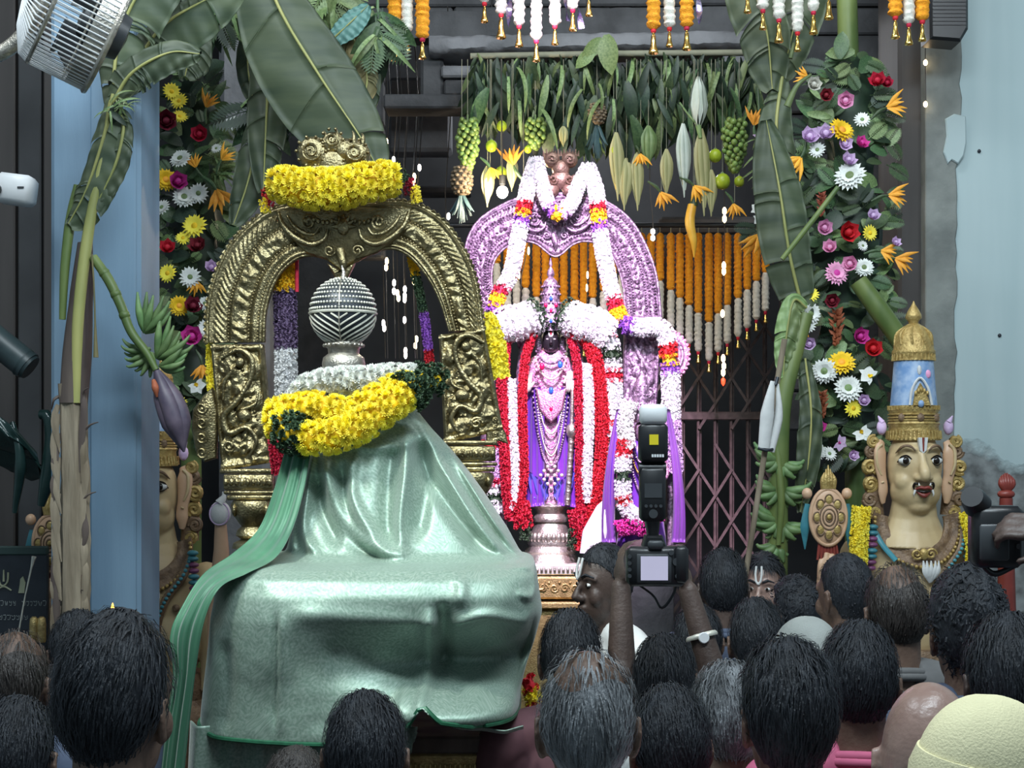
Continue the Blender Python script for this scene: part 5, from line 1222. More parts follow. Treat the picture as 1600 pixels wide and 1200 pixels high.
for i, x in enumerate(cx):
    j = 1.0 * ((i * 37) % 7 - 3) * .35; v = min(abs(x - 1107), abs(x - 884)); ye = 503 - .84 * v + j
    bead_string('marigold_string', '%s marigold string from the right in the orange doorway curtain' % ORD[i], x + j, DM, 364, [(ye, 'marigold', 'orange_stretch'), (ye + 60, 'cream_flower', 'white_stretch')], (ye + 63, ye + 78), 6.2, 'marigold strings of the doorway curtain', i * 3, 352, 8)
q = M(DM); q.tube([(768, 352, 0), (1212, 352, 0)], 4, 8); q.tube([(700, 352, 0), (768, 352, 0)], 4, 8); q.tube([(1212, 352, 0), (1240, 352, 0)], 4, 8); tag(q.build('curtain_rod', 'dark_metal'), 'thin dark rod carrying the orange marigold curtain', 'rod')
# strings with bells hanging into the top of the picture
TOP = [(617, 'marigold', 62, 95, 'left orange string of the trio above the big banana leaf'), (636, 'cream_flower', 50, 82, 'white string between two orange ones above the brass arch'), (660, 'marigold', 60, 92, 'right orange string of the trio above the brass arch'),
       (757, 'cream_flower', 4, 35, 'short white string with bell, leftmost of the white row over the lintel'), (783, 'cream_flower', 22, 60, 'second white string in the row over the lintel'), (811, 'cream_flower', 40, 73, 'third white string in the row over the lintel'),
       (838, 'cream_flower', 63, 96, 'longest white string in the middle of the row over the lintel'), (867, 'cream_flower', 40, 70, 'white string just right of the longest one over the lintel'), (895, 'cream_flower', 15, 48, 'short white string sixth in the row over the lintel'), (920, 'cream_flower', -6, 25, 'shortest white string ending the row over the lintel'),
       (1021, 'marigold', 46, 84, 'left orange string of the trio over the hanging fruit'), (1046, 'cream_flower', 43, 73, 'white string between two orange ones over the hanging fruit'), (1073, 'marigold', 42, 78, 'right orange string of the trio over the hanging fruit'),
       (1168, 'cream_flower', -12, 20, 'shortest white string left of the row over the right flower column'), (1192, 'cream_flower', 15, 46, 'second white string in the row over the right flower column'), (1217, 'cream_flower', 30, 66, 'third white string in the row over the right flower column'),
       (1246, 'cream_flower', 50, 80, 'longest white string over the right flower column'), (1271, 'cream_flower', 18, 53, 'white string right of the longest over the right flower column'), (1295, 'cream_flower', -6, 30, 'last short white string over the right flower column'),
       (1399, 'marigold', 26, 60, 'left orange string of the trio beside the loudspeaker'), (1420, 'cream_flower', 37, 70, 'white string between two orange ones beside the loudspeaker'), (1441, 'marigold', 32, 64, 'right orange string touching the loudspeaker side')]
for i, (x, m_, ye, be, lb) in enumerate(TOP):
    bead_string('bell_string', lb, x, 5.2, -100, [(ye, m_, 'orange_stretch' if m_ == 'marigold' else 'white_stretch')], (ye + 8, be), 10.5 if m_ == 'marigold' else 9.5, 'bell strings hung along the front rail', 200 + i * 3, -150, 11)
q = M(5.2); q.tube([(560, -150, 0), (1475, -150, 0)], 6, 10); q.tube([(575, -150, 0), (575, -400, 0)], 3, 8); q.tube([(1470, -150, 0), (1470, -400, 0)], 3, 8); tag(q.build('garland_rail', 'dark_metal'), 'dark rail above the frame carrying the bell strings', 'rail')
# violet foil ribbons among the white strings
for i, (x, y) in enumerate(((800, 18), (889, 8), (905, 20), (1088, 12))):
    q = M(5.25); G = np.zeros((20, 3, 3))
    for k_ in range(20):
        t = k_ / 19; a = t * 11 + i
        for j in (-1, 0, 1): G[k_, j + 1] = (x + 5 * math.sin(t * 5 + i) + j * 5 * math.cos(a), -150 + (y + 175) * t, j * 5 * math.sin(a))
    q.slab(G, (0, 0, -.6)); mat('foil', (.45, .30, .80), .2, .8, scale=30, col2=(.8, .75, .95)); tag(q.build('foil_ribbon', 'foil'), ['twisted violet foil ribbon beside the third white string', 'twisted violet foil ribbon left of the short sixth white string', 'violet foil ribbon with silver tip near the short sixth string', 'violet foil ribbon right of the orange trio over the fruit'][i], 'ribbon', 'foil ribbons on the front rail')

# ================================================================== fruit and leaves hung under the lintel
DF = 6.4
ff = thing('leaf_fringe', 'dense fringe of dark hanging leaves under the stone lintel', 'foliage', tuple(wpt(960, 240, DF)))
rnd = random.Random(9); random.seed(21)
q = M(DF); q.tube([(735, 88, 0), (960, 84, 0), (1190, 82, 0)], 5, 8); q.build('fringe_rope', 'string', ff)
for i in range(290):
    x = U(742, 1186); dep = 1 - abs(x - 960) / 520; y = U(84, 120 + 95 * dep * (.6 + .4 * math.sin(x * .05) ** 2)); c_ = 'd' if R_() < .72 else ('g' if R_() < .8 else 'l')
    leaf(ff, x, y, DF, U(40, 78), U(-118, -62), c_, random.choice((4, 4, 4, 1, 9)), o=U(-28, 22))
LFP = leaf_mesh(.10, .3, .4).proto(); q = M(DF); rnd = random.Random(77)
for i in range(1500):
    x = rnd.uniform(738, 1188); dep = 1 - abs(x - 965) / 480; y = rnd.uniform(84, 118 + 75 * dep * (.55 + .45 * math.sin(x * .043 + 1) ** 2)); a = math.radians(rnd.uniform(55, 125)); ln = rnd.uniform(26, 60)
    dv = Vector((math.cos(a), math.sin(a), rnd.uniform(-.3, .3))).normalized(); n = Vector((rnd.uniform(-.8, .8), rnd.uniform(-.5, .3), 1)); n = (n - dv * n.dot(dv)).normalized(); Rm = np.array(Matrix((dv.cross(n), dv, n)).transposed())
    q.inst(LFP, (x, y, rnd.uniform(-46, 10)), Rm, ln, rnd.choice((0, 0, 1, 1, 1, 2)) if rnd.random() < .5 else 0)
q.build('leaf_mass', ['dark_leaf', 'green_leaf', 'light_leaf'], ff)['kind'] = 'stuff'
for (x, y, ln, an) in ((948, 54, 62, -88), (940, 60, 44, -128), (930, 78, 40, -140)): leaf(ff, x, y, DF, ln, an, 'l', 0, o=30)
def hanger(name, label, cat, x, y, top=96, group='fruit and flowers hung under the lintel'):
    t_ = thing(name, label, cat, tuple(wpt(x, y, DF)), group); q = M(DF); q.tube([(x, top, 12), (x, y, 12)], .55, 5); q.build('string', 'string', t_); return t_
mat('grape', (0.20, 0.30, 0.08), 0.3, 0, var=.2, rnd=.2); mat('pineapple', (0.13, 0.095, 0.06), 0.6, 0, scale=40, col2=(0.22, 0.17, 0.11)); mat('pine_crown', (0.05, 0.10, 0.11), 0.5, 0, var=.3)
mat('lime', (0.38, 0.48, 0.03), 0.35, 0, var=.12, rnd=.15); mat('husk', (0.36, 0.36, 0.16), 0.6, 0, scale=25, col2=(0.56, 0.50, 0.26), stretch=(1, 1, .1)); mat('maize', (0.62, 0.40, 0.07), 0.5, 0, scale=60, col2=(0.78, 0.55, 0.14))
mat('ripe_pod', (0.72, 0.36, 0.03), 0.4, 0, scale=10, col2=(0.85, 0.52, 0.08)); mat('pale_bud', (0.50, 0.58, 0.50), 0.5, 0, scale=10, col2=(0.66, 0.72, 0.64))
gm = M(); gm.ball((0, 0, 0), 1, 8, 6); GR = gm.mesh('grape', ['grape'])
def grapes(x, y, w, h, label, n):
    t_ = hanger('grape_bunch', label, 'grapes', x, y); random.seed(int(x))
    for i in range(n):
        v = (i + .5) / n; r = w * .5 * math.sin(PI * min(1, .22 + v * .72)) ; a = i * 2.4
        put('grape', GR, t_, wpt(x + r * math.cos(a) * U(.7, 1), y + h * v, DF, 12 + r * math.sin(a) * U(.6, 1)), None, U(4.2, 5.4) * DF / FPX)
    q = M(DF); q.tube([(x, y - 8, 12), (x, y + h * .9, 12)], 1.6, 6); q.build('stalk', 'light_leaf', t_)
grapes(731, 190, 34, 82, 'long bunch of green grapes at the left end of the hanging fruit', 85)
grapes(836, 190, 34, 44, 'small bunch of pale grapes left of the silver arch finial', 46)
grapes(1146, 190, 40, 80, 'wide bunch of green grapes at the right end of the hanging fruit', 85)
def pine(x, y, w, h, label, s=1):
    """pineapple hung crown down"""
    t_ = hanger('pineapple', label, 'pineapple', x, y); q = M(DF); pr = [(w * .5 * math.sin(PI * min(.97, .12 + .80 * v)) ** .6, h * v) for v in np.linspace(0, 1, 14)]; q.lathe((x, y, 12), pr, 16)
    for r_ in range(7):
        v = (r_ + .6) / 7.4; rr = w * .5 * math.sin(PI * min(.97, .12 + .80 * v)) ** .6
        for j in range(9): a = 2 * PI * (j + .5 * (r_ % 2)) / 9; q.ball((x + rr * math.cos(a), y + h * v, 12 + rr * math.sin(a)), (w * .14, h * .075, w * .12), 6, 4)
    q.build('fruit_body', 'pineapple', t_); c_ = M(DF)
    for j in range(22):
        a = j * 2.4; ln = h * (.55 + .5 * (j % 4) / 4) * s; sp = .5 - .4 * (j % 4) / 4; c_.tube([(x + 2 * math.cos(a), y + h - 2, 12 + 2 * math.sin(a)), (x + w * .35 * sp * 2 * math.cos(a), y + h + ln * .55, 12 + w * .35 * sp * 2 * math.sin(a)), (x + w * sp * math.cos(a) * 1.3, y + h + ln, 12 + w * sp * math.sin(a))], [w * .07, w * .09, .5], 5, flat=.4, spline=6)
    c_.build('leaf_crown', 'pine_crown', t_)
pine(722, 262, 30, 46, 'grey-brown pineapple hanging crown down at the left of the fruit'); pine(932, 164, 26, 34, 'pineapple hanging above the silver arch with blue-green leaf crown', 1.7)
def fruit(x, y, r, label, m_='lime', nm='lime'):
    t_ = hanger(nm, label, 'fruit', x, y - r); q = M(DF); q.lathe((x, y - r, 12), [(r * .12, -1), (r * .6, r * .12), (r * .92, r * .5), (r, r), (r * .92, r * 1.5), (r * .6, r * 1.88), (r * .1, r * 2.05)], 16); q.build('fruit_body', m_, t_)
    q = M(DF); q.lathe((x, y - r - 3, 12), [(r * .1, 0), (r * .25, 2), (r * .35, 4)], 8); q.build('stem_cap', 'light_leaf', t_)
for x, y, r, lb in ((768, 231, 9, 'yellow-green lime just left of the bulb, nearer the grapes'), (784, 200, 8, 'lime hanging highest right of the long grape bunch'), (783, 272, 9, 'dull green lime right above the glowing bulb'), (825, 236, 6, 'small yellow lime beside the small grape bunch'), (1127, 286, 12, 'large bright lime low at the right of the fruit'), (1116, 246, 10, 'lime above the large bright one at the right'), (1153, 286, 8, 'yellow lime right of the large bright lime'), (958, 238, 7, 'small dull lime right of the pineapple crown')):
    fruit(x, y, r, lb)
def cob(x, y, w, h, label, m_='husk', tip='maize', lean=0.0):
    t_ = hanger('maize_cob', label, 'maize', x, y); q = M(DF)
    for j in range(7):
        a = 2 * PI * j / 7; q.tube([(x, y, 12), (x + w * .42 * math.cos(a), y + h * .3, 12 + w * .42 * math.sin(a)), (x + w * .36 * math.cos(a) + lean * h * .6, y + h * .65, 12 + w * .36 * math.sin(a)), (x + w * .1 * math.cos(a) + lean * h, y + h * (.86 + .1 * (j % 3)), 12 + w * .12 * math.sin(a))], [w * .15, w * .26, w * .22, .6], 6, flat=.5, spline=9)
    q.build('husk', m_, t_); q = M(DF); q.lathe((x + lean * h * .4, y + h * .12, 12), [(w * .2, 0), (w * .34, h * .2), (w * .32, h * .5), (w * .12, h * .76)], 10); q.build('cob_body', tip, t_)
for i, (x, y, w, h, ln) in enumerate(((762, 262, 16, 60, 0), (800, 246, 14, 52, 0), (962, 210, 18, 100, .03), (978, 250, 18, 76, -.04), (994, 240, 16, 86, .02), (1012, 200, 20, 62, 0), (1066, 196, 18, 108, .02), (1094, 204, 20, 128, .04), (1040, 236, 16, 70, 0), (880, 200, 12, 30, 0), (1110, 268, 14, 68, 0))):
    cob(x, y, w, h, ['husked maize cob hanging beside the glowing bulb', 'slim maize cob right of the glowing bulb', 'long pale maize cob just right of the pineapple', 'maize cob second to the right of the pineapple', 'maize cob third to the right of the pineapple', 'green leafy cob below the leaves right of the pineapple', 'long cob with white top left of the lotus bud', 'longest cob hanging right below the lotus bud', 'dry cob in the middle of the right-hand fruit', 'short cob above the arch finial', 'orange-tipped cob left of the large bright lime'][i], 'pale_bud' if i in (6,) else ('light_leaf' if i == 5 else 'husk'), 'maize', ln)
# long ripe pod
t_ = hanger('ripe_pod', 'long orange-yellow pod with green stem hanging against the curtain', 'vegetable', 1082, 300); q = M(DF); q.tube([(1080, 322, 12), (1076, 350, 14), (1082, 380, 14), (1083, 404, 12)], [7, 8, 6, 1], 10, spline=14); q.build('pod_body', 'ripe_pod', t_); q = M(DF); q.tube([(1084, 292, 12), (1082, 324, 12)], [4, 7], 8); q.build('stem', 'green_leaf', t_)
# lotus bud
t_ = hanger('lotus_bud', 'large pale lotus bud hanging above the fruit', 'flower', 1089, 124); random.seed(4)
for j in range(9):
    a = 2 * PI * j / 9; q = M(DF); w = 15
    G = np.zeros((10, 5, 3))
    for i in range(10):
        v = i / 9; r = w * math.sin(PI * min(.98, .05 + .9 * v)) ** .8 * (1 if j % 2 else .86); r *= (.9 if v < .5 else 1)
        for k_ in range(5): b__ = a + (k_ - 2) * .26 * math.sin(PI * min(1, .1 + .9 * v)); G[i, k_] = (1089 + r * math.cos(b__), 124 + 80 * v, 16 + r * math.sin(b__))
    q.slab(G, (0, 0, -1)); q.build('petal', 'pale_bud', t_, smooth='all')
q = M(DF); q.tube([(1089, 200, 16), (1092, 220, 18)], [5, 3], 8); q.tube([(1060, 164, 16), (1074, 184, 18), (1088, 200, 18)], 1.5, 6, spline=8); q.build('bud_stem', 'light_leaf', t_)
# bird-of-paradise bunches hung among the fruit
for i, (x, y, r, an) in enumerate(((766, 262, 26, -75), (802, 258, 34, 95), (1032, 300, 30, -70), (1084, 290, 30, -60), (1146, 318, 26, -85), (818, 300, 16, -90), (1000, 240, 24, -85))):
    t_ = hanger('paradise_flower', ['orange spiky flower at the left above the bulb', 'orange spiky flower pointing up right of the bulb', 'orange-yellow spiky flower below the maize cobs', 'orange spiky flower crossing the longest cob', 'orange spiky flower below the large bright lime', 'small orange spray beside the bulb at the silver arch', 'orange spray between the maize cobs'][i], 'flower', x, y); paradise_flower(t_, x, y, DF, r, an, 18)
# bright bulb between the fruit and the silver arch
bl = thing('light_bulb', 'glaring warm bulb at the left shoulder of the silver arch', 'lamp', tuple(wpt(785, 312, 6.3)))
mat('hot_bulb', (1.0, .86, .66), .3, 0, var=.01, emit=45)
q = M(6.3); q.ball((785, 302, 10), (9, 10, 9), 14, 10); q.build('glass', 'hot_bulb', bl); q = M(6.3); q.tube([(785, 290, 10), (785, 276, 10)], [5, 6], 10); q.build('socket', 'black_plastic', bl); q = M(6.3); q.tube([(785, 278, 10), (784, 180, 8), (783, 96, 4), (783, 60, -115)], 1, 5); q.build('flex', 'wire', bl)
bulb('bulb_light', wpt(785, 302, 6.22), 14, (1.0, .80, .55), .03)
# orchids and lilies spray hanging at the right of the fruit
oc = thing('orchid_spray', 'bright violet and white orchid spray hanging beside the right flower column', 'flowers', tuple(wpt(1190, 380, 6.2)), 'fruit and flowers hung under the lintel')
random.seed(33)
q = M(6.2); q.tube([(1184, 60, -140), (1186, 96, -20), (1186, 180, 0), (1188, 360, 0)], 2, 6); q.build('stem', 'green_leaf', oc)
for i in range(26): leaf(oc, 1188 + U(-6, 6), 195 + i * 4.5, 6.2, U(22, 36), random.choice((U(-70, -20), U(200, 250), U(-110, -70))), 'l' if i % 3 else 'g', 9, o=U(0, 14))
for i in range(12): flower('lilac_orchid' if i < 7 else 'white_orchid', oc, 1190 + U(-11, 11), 215 + i * 8 + (40 if i >= 7 else 0), 6.2, U(9, 12), o=U(12, 20))
for x, y, r, an in ((1178, 196, 30, 75), (1186, 366, 44, -115), (1204, 372, 40, -75)): paradise_flower(oc, x, y, 6.2, r, an, 16)
flower('red_rose', oc, 1216, 360, 6.2, 15, 20)
for x, y in ((1160, 355), (1168, 372), (1150, 380)): leaf(oc, 1186, 358, 6.2, 40, math.degrees(math.atan2(358 - y, x - 1186)), 'd', 2, o=8)
# fairy lights
def lights(name, label, pts, leds, d, m_='warm_led', h=7, r=2.4, tail=None):
    t_ = thing(name, label, 'lights', tuple(wpt(pts[-1][0], pts[-1][1], d)), 'strings of small lights'); q = M(d); q.tube(([(pts[0][0], 56, (1 - 6.68 / d) * FPX)] if d > 6.2 else [(pts[0][0], pts[0][1] - 60, 0)]) + [(*p, 0) for p in pts], .8, 5); q.build('wire', 'wire', t_)
    for (x, y) in leds: q = M(d); q.lathe((x, y - h / 2, 0), [(r * .4, 0), (r, h * .25), (r, h * .75), (r * .3, h)], 8); q.build('led', m_, t_)
    return t_
LS = lights('fairy_lights', 'bright vertical string of warm lights hanging in front of the lattice gate', [(1132, 330), (1132, 420), (1130, 520), (1130, 600)], [(1132, 330), (1132, 342), (1131, 415), (1131, 424), (1129, 490), (1130, 560), (1131, 572), (1130, 582)], 6.7, 'warm_led', 12, 3)
q = M(6.7); q.lathe((1130, 590, 0), [(1, 0), (3.4, 3), (3, 9), (.6, 13)], 8); mat('red_led', (1, .06, .02), .3, 0, var=.01, emit=3); q.build('red_tip', 'red_led', LS, 'tiny red lamp at the tip')
lights('fairy_lights', 'small string of lights down the brown column at the right', [(1446, 62), (1446, 100), (1447, 164)], [(1446, 98), (1446, 163)], 5.95, 'warm_led', 9, 3)
lights('fairy_lights', 'string of lights beside the right shoulder of the silver arch', [(1016, 300), (1020, 340), (1021, 376)], [(1020, 362), (1020, 372)], 6.5, 'white_led', 9, 3.5)
lights('fairy_lights', 'thin string of warm lights seen through the silver arch on the right', [(918, 380), (918, 430), (917, 480)], [(918, 430), (917, 450)], 6.8, 'warm_led', 12, 1.6)
lights('fairy_lights', 'thin string of warm lights seen through the silver arch on the left', [(826, 380), (815, 430), (812, 480)], [(826, 392), (811, 430)], 6.8, 'warm_led', 12, 1.6)
random.seed(12)
for i, (x, ys) in enumerate(((604, (222, 232, 408, 418)), (616, (250, 442, 455)), (632, (452, 462, 468, 500)), (647, (276, 284, 440)), (656, (262,)), (700, (338,)), (622, (458, 466)), (600, (505, 513)), (634, (548, 555)), (650, (530, 540)))):
    lights('fairy_lights', 'strand of white lights dropping behind the brass arch, %s from the left' % ORD[i], [(x + 6, 150), (x - 4, 300), (x + 2, 560)], [(x + U(-1, 1), y) for y in ys], 6.9 + .05 * i, 'white_led' if i % 3 else 'warm_led', 11, 2.6)
# ================================================================== painted guardian busts
def remesh_build(q, name, mats, parent, voxel=.006, it=4, base=None):
    base = BASE[parent.name] if base is None else base
    me = q.mesh(name, mats, base, smooth=False); ob = bpy.data.objects.new('tmp', me); COL.objects.link(ob)
    r = ob.modifiers.new('r', 'REMESH'); r.mode = 'VOXEL'; r.voxel_size = voxel; r.use_smooth_shade = True
    s = ob.modifiers.new('s', 'SMOOTH'); s.factor = .5; s.iterations = it
    dg = bpy.context.evaluated_depsgraph_get(); dg.update(); m2 = bpy.data.meshes.new_from_object(ob.evaluated_get(dg)); m2.name = name
    bpy.data.objects.remove(ob); bpy.data.meshes.remove(me); m2.materials.clear()
    for k_ in ([mats] if isinstance(mats, str) else mats): m2.materials.append(MATS[k_])
    m2.polygons.foreach_set('material_index', [0] * len(m2.polygons)); m2.polygons.foreach_set('use_smooth', [True] * len(m2.polygons))
    o = bpy.data.objects.new(name, m2); COL.objects.link(o); BASE[o.name] = base; o.parent = parent; return o
def copy_tree(o, loc, label=None, group=None):
    c = o.copy(); COL.objects.link(c); c.location = loc
    if label: c['label'] = label
    if group: c['group'] = group
    for ch in list(o.children):
        k_ = ch.copy(); COL.objects.link(k_); k_.parent = c
        for g in list(ch.children):
            k2 = g.copy(); COL.objects.link(k2); k2.parent = k_
    return c
mat('statue_skin', (0.50, 0.37, 0.20), 0.42, 0, scale=9, col2=(0.60, 0.47, 0.27), bump=.06, bscale=60)
mat('statue_peach', (0.58, 0.36, 0.22), 0.42, 0, scale=9, col2=(0.66, 0.43, 0.28))
mat('statue_blue', (0.16, 0.30, 0.55), 0.45, 0, scale=28, col2=(0.38, 0.50, 0.68)); mat('statue_teal', (0.05, 0.22, 0.27), 0.4, 0, var=.25); mat('statue_plum', (0.20, 0.06, 0.15), 0.4, 0, var=.25)
mat('statue_red', (0.22, 0.04, 0.03), 0.4, 0, var=.15); mat('statue_gold', (0.36, 0.24, 0.075), 0.42, 0.35, scale=50, col2=(0.52, 0.38, 0.14), bump=.4, bscale=120); mat('statue_umber', (0.14, 0.085, 0.05), 0.5, 0.1, scale=40, col2=(0.24, 0.155, 0.09), bump=.4, bscale=120)
DB = 5.2; CX = 1428
bu = thing('guardian_bust', 'painted guardian bust with tall gold and blue crown before the blue wall', 'statue', tuple(wpt(CX, 1200, DB)), 'pair of painted guardian busts')
q = M(DB)
q.ball((CX, 730, 0), (42, 64, 44), 24, 18); q.ball((CX, 766, 7), (39, 37, 38), 20, 14); q.ball((CX, 790, 18), (21, 15, 22), 14, 10)
q.tube([(CX, 706, 40), (CX + 1, 726, 47), (CX + 2, 743, 56), (CX + 2, 748, 50)], [5, 6, 9, 6], 12, spline=14)
for s in (-1, 1):
    q.ball((CX + 2 + s * 8, 746, 46), (6.5, 5.5, 8), 12, 8); q.ball((CX + s * 22, 752, 24), (15, 17, 16), 14, 10); q.tube([(CX + s * 7, 704, 42), (CX + s * 22, 698, 38), (CX + s * 34, 706, 27)], [4, 5, 3], 8, spline=10)
q.tube([(CX, 780, 0), (CX, 806, -4), (CX, 824, -6), (CX, 846, -10)], [35, 39, 48, 68], 20, flat=.8)
q.ball((CX, 892, -8), (86, 78, 50), 28, 18); q.ball((CX, 960, -6), (80, 90, 50), 28, 18)
for s in (-1, 1): q.ball((CX + s * 84, 872, -10), (30, 34, 32), 16, 12); q.tube([(CX + s * 88, 875, -10), (CX + s * 104, 960, -6), (CX + s * 100, 1040, 10)], [30, 27, 22], 14)
remesh_build(q, 'body', 'statue_skin', bu, .0055, 5)
for s in (-1, 1):
    q = M(DB); G = []
    q.tube([(CX + s * 50, 690, 0), (CX + s * 54, 700, 4), (CX + s * 54, 730, 6), (CX + s * 50, 756, 6), (CX + s * 50, 780, 5), (CX + s * 49, 786, 4)], [6, 12, 11, 8.5, 9.5, 4], 16, flat=.55, spline=22); er = q.build('ear', 'statue_peach', bu)
    q = M(DB); q.tube([(CX + s * 52, 694, 10), (CX + s * 60, 704, 10), (CX + s * 60, 726, 12), (CX + s * 54, 742, 12)], [2, 3, 2.6, 1.6], 8, spline=16); q.tube([(CX + s * 50, 752, 13), (CX + s * 54, 754, 13)], 1.3, 6); q.build('ear_rim', 'statue_skin', er)
    q = M(DB); q.ball((CX + s * 23.5, 719, 35), (10.5, 6.6, 6), 16, 10); ey = q.build('eye', 'eye_white', bu)
    q = M(DB); q.ball((CX + s * 23.5, 719.5, 39), (5.4, 5.6, 3.2), 12, 8); q.build('iris', 'eye_dark', ey)
    q = M(DB); q.tube([(CX + s * 34.5, 722, 31), (CX + s * 30, 714, 38), (CX + s * 22, 712, 41), (CX + s * 13, 718.5, 39)], [.8, 1.5, 1.5, .8], 6, spline=14); q.tube([(CX + s * 34, 722, 32), (CX + s * 24, 727, 39), (CX + s * 13, 719, 39)], [.5, .9, .5], 6, spline=12); q.build('eyelid', 'eye_dark', ey)
    q = M(DB); q.tube([(CX + s * 10, 704, 44), (CX + s * 18, 697.5, 42), (CX + s * 28, 698, 37.5), (CX + s * 36.5, 708, 28)], [1.5, 2.6, 2.2, .7], 8, spline=16); q.build('eyebrow', 'statue_umber', bu)
q = M(DB); q.tube([(CX - 11, 764, 45), (CX - 4, 760.5, 49), (CX + 2, 761.5, 50), (CX + 8, 760.5, 49), (CX + 15, 764, 45)], [1.2, 3.0, 2.6, 3.0, 1.2], 8, spline=16); q.tube([(CX - 9, 766, 45), (CX + 2, 773, 49), (CX + 13, 766, 45)], [1.5, 4.2, 1.5], 8, spline=14); q.build('lips', 'statue_red', bu)
q = M(DB); q.tube([(CX - 9, 765.5, 47.5), (CX + 2, 767, 51), (CX + 13, 765.5, 47.5)], [1, 2, 1], 8, spline=10); q.build('mouth_gap', 'eye_dark', bu)
q = M(DB)
for s in (-1, 1): q.tube([(CX + 2 + s * 8, 757, 50), (CX + 2 + s * 13, 754, 48), (CX + 2 + s * 15.5, 759, 45), (CX + 2 + s * 14, 764, 45)], [1.2, 2.4, 2.0, .7], 8, spline=14)
q.build('moustache', 'eye_dark', bu)
for s in (-1, 1):
    q = M(DB); q.tube([(CX + 2 + s * 13, 764, 46), (CX + 2 + s * 15, 771, 46), (CX + 2 + s * 14, 774, 45)], [2.0, 1.6, .5], 8, spline=8); q.build('fang', 'eye_white', bu)
    q = M(DB); q.tube([(CX + 2 + s * 8.5, 757, 51), (CX + 2 + s * 9, 753, 51)], [1.6, .4], 8); q.build('fang', 'eye_white', bu)
q = M(DB); q.plate([(CX - 6, 684), (CX + 9, 684), (CX + 7, 704), (CX + 1.5, 709), (CX - 4, 704)], 38, 45.5, .8); q.build('forehead_mark', 'white_cloth', bu)
q = M(DB); q.tube([(CX + 1.5, 684, 45.5), (CX + 1.5, 705, 46)], [2.0, 1.0], 8); q.build('forehead_line', 'statue_red', bu)
# crown
q = M(DB); q.lathe((CX, 638, -2), [(38, -4), (39, 4), (36.5, 8), (37.5, 20), (40, 24), (38, 28), (39, 40), (41, 46), (41, 50)], 36); cr = q.build('crown_band', 'statue_gold', bu)
q = M(DB)
for i in range(40):
    a = 2 * PI * i / 40; q.tube([(CX + 40 * math.cos(a), 673, -2 + 40 * math.sin(a)), (CX + 41.5 * math.cos(a), 686, -2 + 41.5 * math.sin(a))], [2.2, 1.6], 6); q.tube([(CX + 38.5 * math.cos(a), 634, -2 + 38.5 * math.sin(a)), (CX + 38.5 * math.cos(a), 641, -2 + 38.5 * math.sin(a))], 1.8, 6)
for y_ in (648, 653, 657): q.tube([(CX + 38.5 * math.cos(a), y_, -2 + 38.5 * math.sin(a)) for a in np.linspace(0, 2 * PI, 40, endpoint=False)], 1.3, 6, closed=True)
q.build('crown_fluting', 'statue_gold', cr)
q = M(DB); q.lathe((CX, 563, -2), [(30, 0), (31.5, 20), (33.5, 45), (36, 72)], 36); bc = q.build('crown_panel', 'statue_blue', bu)
q = M(DB); q.plate([(CX, 600), (CX + 10, 616), (CX + 16, 636), (CX - 12, 636), (CX - 8, 616)], 28, 39, 3)
for i in range(5): q.ball((CX - 8 + 4.4 * i, 618 - 7 * math.sin(PI * (i + .5) / 5), 38), (2.6, 4.5, 3), 8, 6)
q.build('crown_crest', 'statue_gold', bc)
q = M(DB); q.tube([(CX - 16, 634, 34), (CX - 12, 608, 34), (CX, 592, 33), (CX + 12, 608, 34), (CX + 18, 634, 34)], 2.0, 6, spline=20); q.build('crest_halo', 'white_cloth', bc)
q = M(DB); q.ball((CX, 580, 29), (3.4, 8, 3), 10, 8); q.build('crown_mark', 'white_cloth', bc)
q = M(DB); q.ball((CX + 14, 586, 26), (5, 7, 3), 10, 8); q.build('crown_mark', 'pink_petal', bc)
for x_, m_ in ((0, 'statue_umber'), (-26, 'statue_umber'), (26, 'statue_umber')):
    q = M(DB); q.ball((CX + x_, 653, 36 if x_ == 0 else 26), (6, 7, 4), 12, 8); q.build('crown_gem', m_, bu)
q = M(DB); q.ball((CX, 632, 38), (5, 6, 4), 10, 8); q.build('crown_gem', 'statue_blue', bu)
q = M(DB); q.lathe((CX, 506, -2), [(9, 0), (16, 5), (26, 16), (30, 30), (31, 40), (33, 43), (33, 47), (31, 50), (32, 58), (29, 59)], 36)
for i in range(30):
    a = 2 * PI * i / 30; q.tube([(CX + 31.5 * math.cos(a), 553, -2 + 31.5 * math.sin(a)), (CX + 32 * math.cos(a), 564, -2 + 32 * math.sin(a))], [1.6, 2], 6)
    if i % 3 == 0: q.tube([(CX + 29 * math.cos(a), 540, -2 + 29 * math.sin(a)), (CX + 26 * math.cos(a + .1), 522, -2 + 26 * math.sin(a + .1)), (CX + 14 * math.cos(a), 510, -2 + 14 * math.sin(a))], [2.6, 3, 1], 6, spline=8)
q.build('crown_dome', 'statue_gold', bu)
q = M(DB); q.lathe((CX, 470, -2), [(.6, 0), (3, 6), (8, 14), (12, 22), (12.5, 27), (8, 32), (7, 36), (11, 39)], 22); q.build('crown_finial', 'statue_gold', bu)
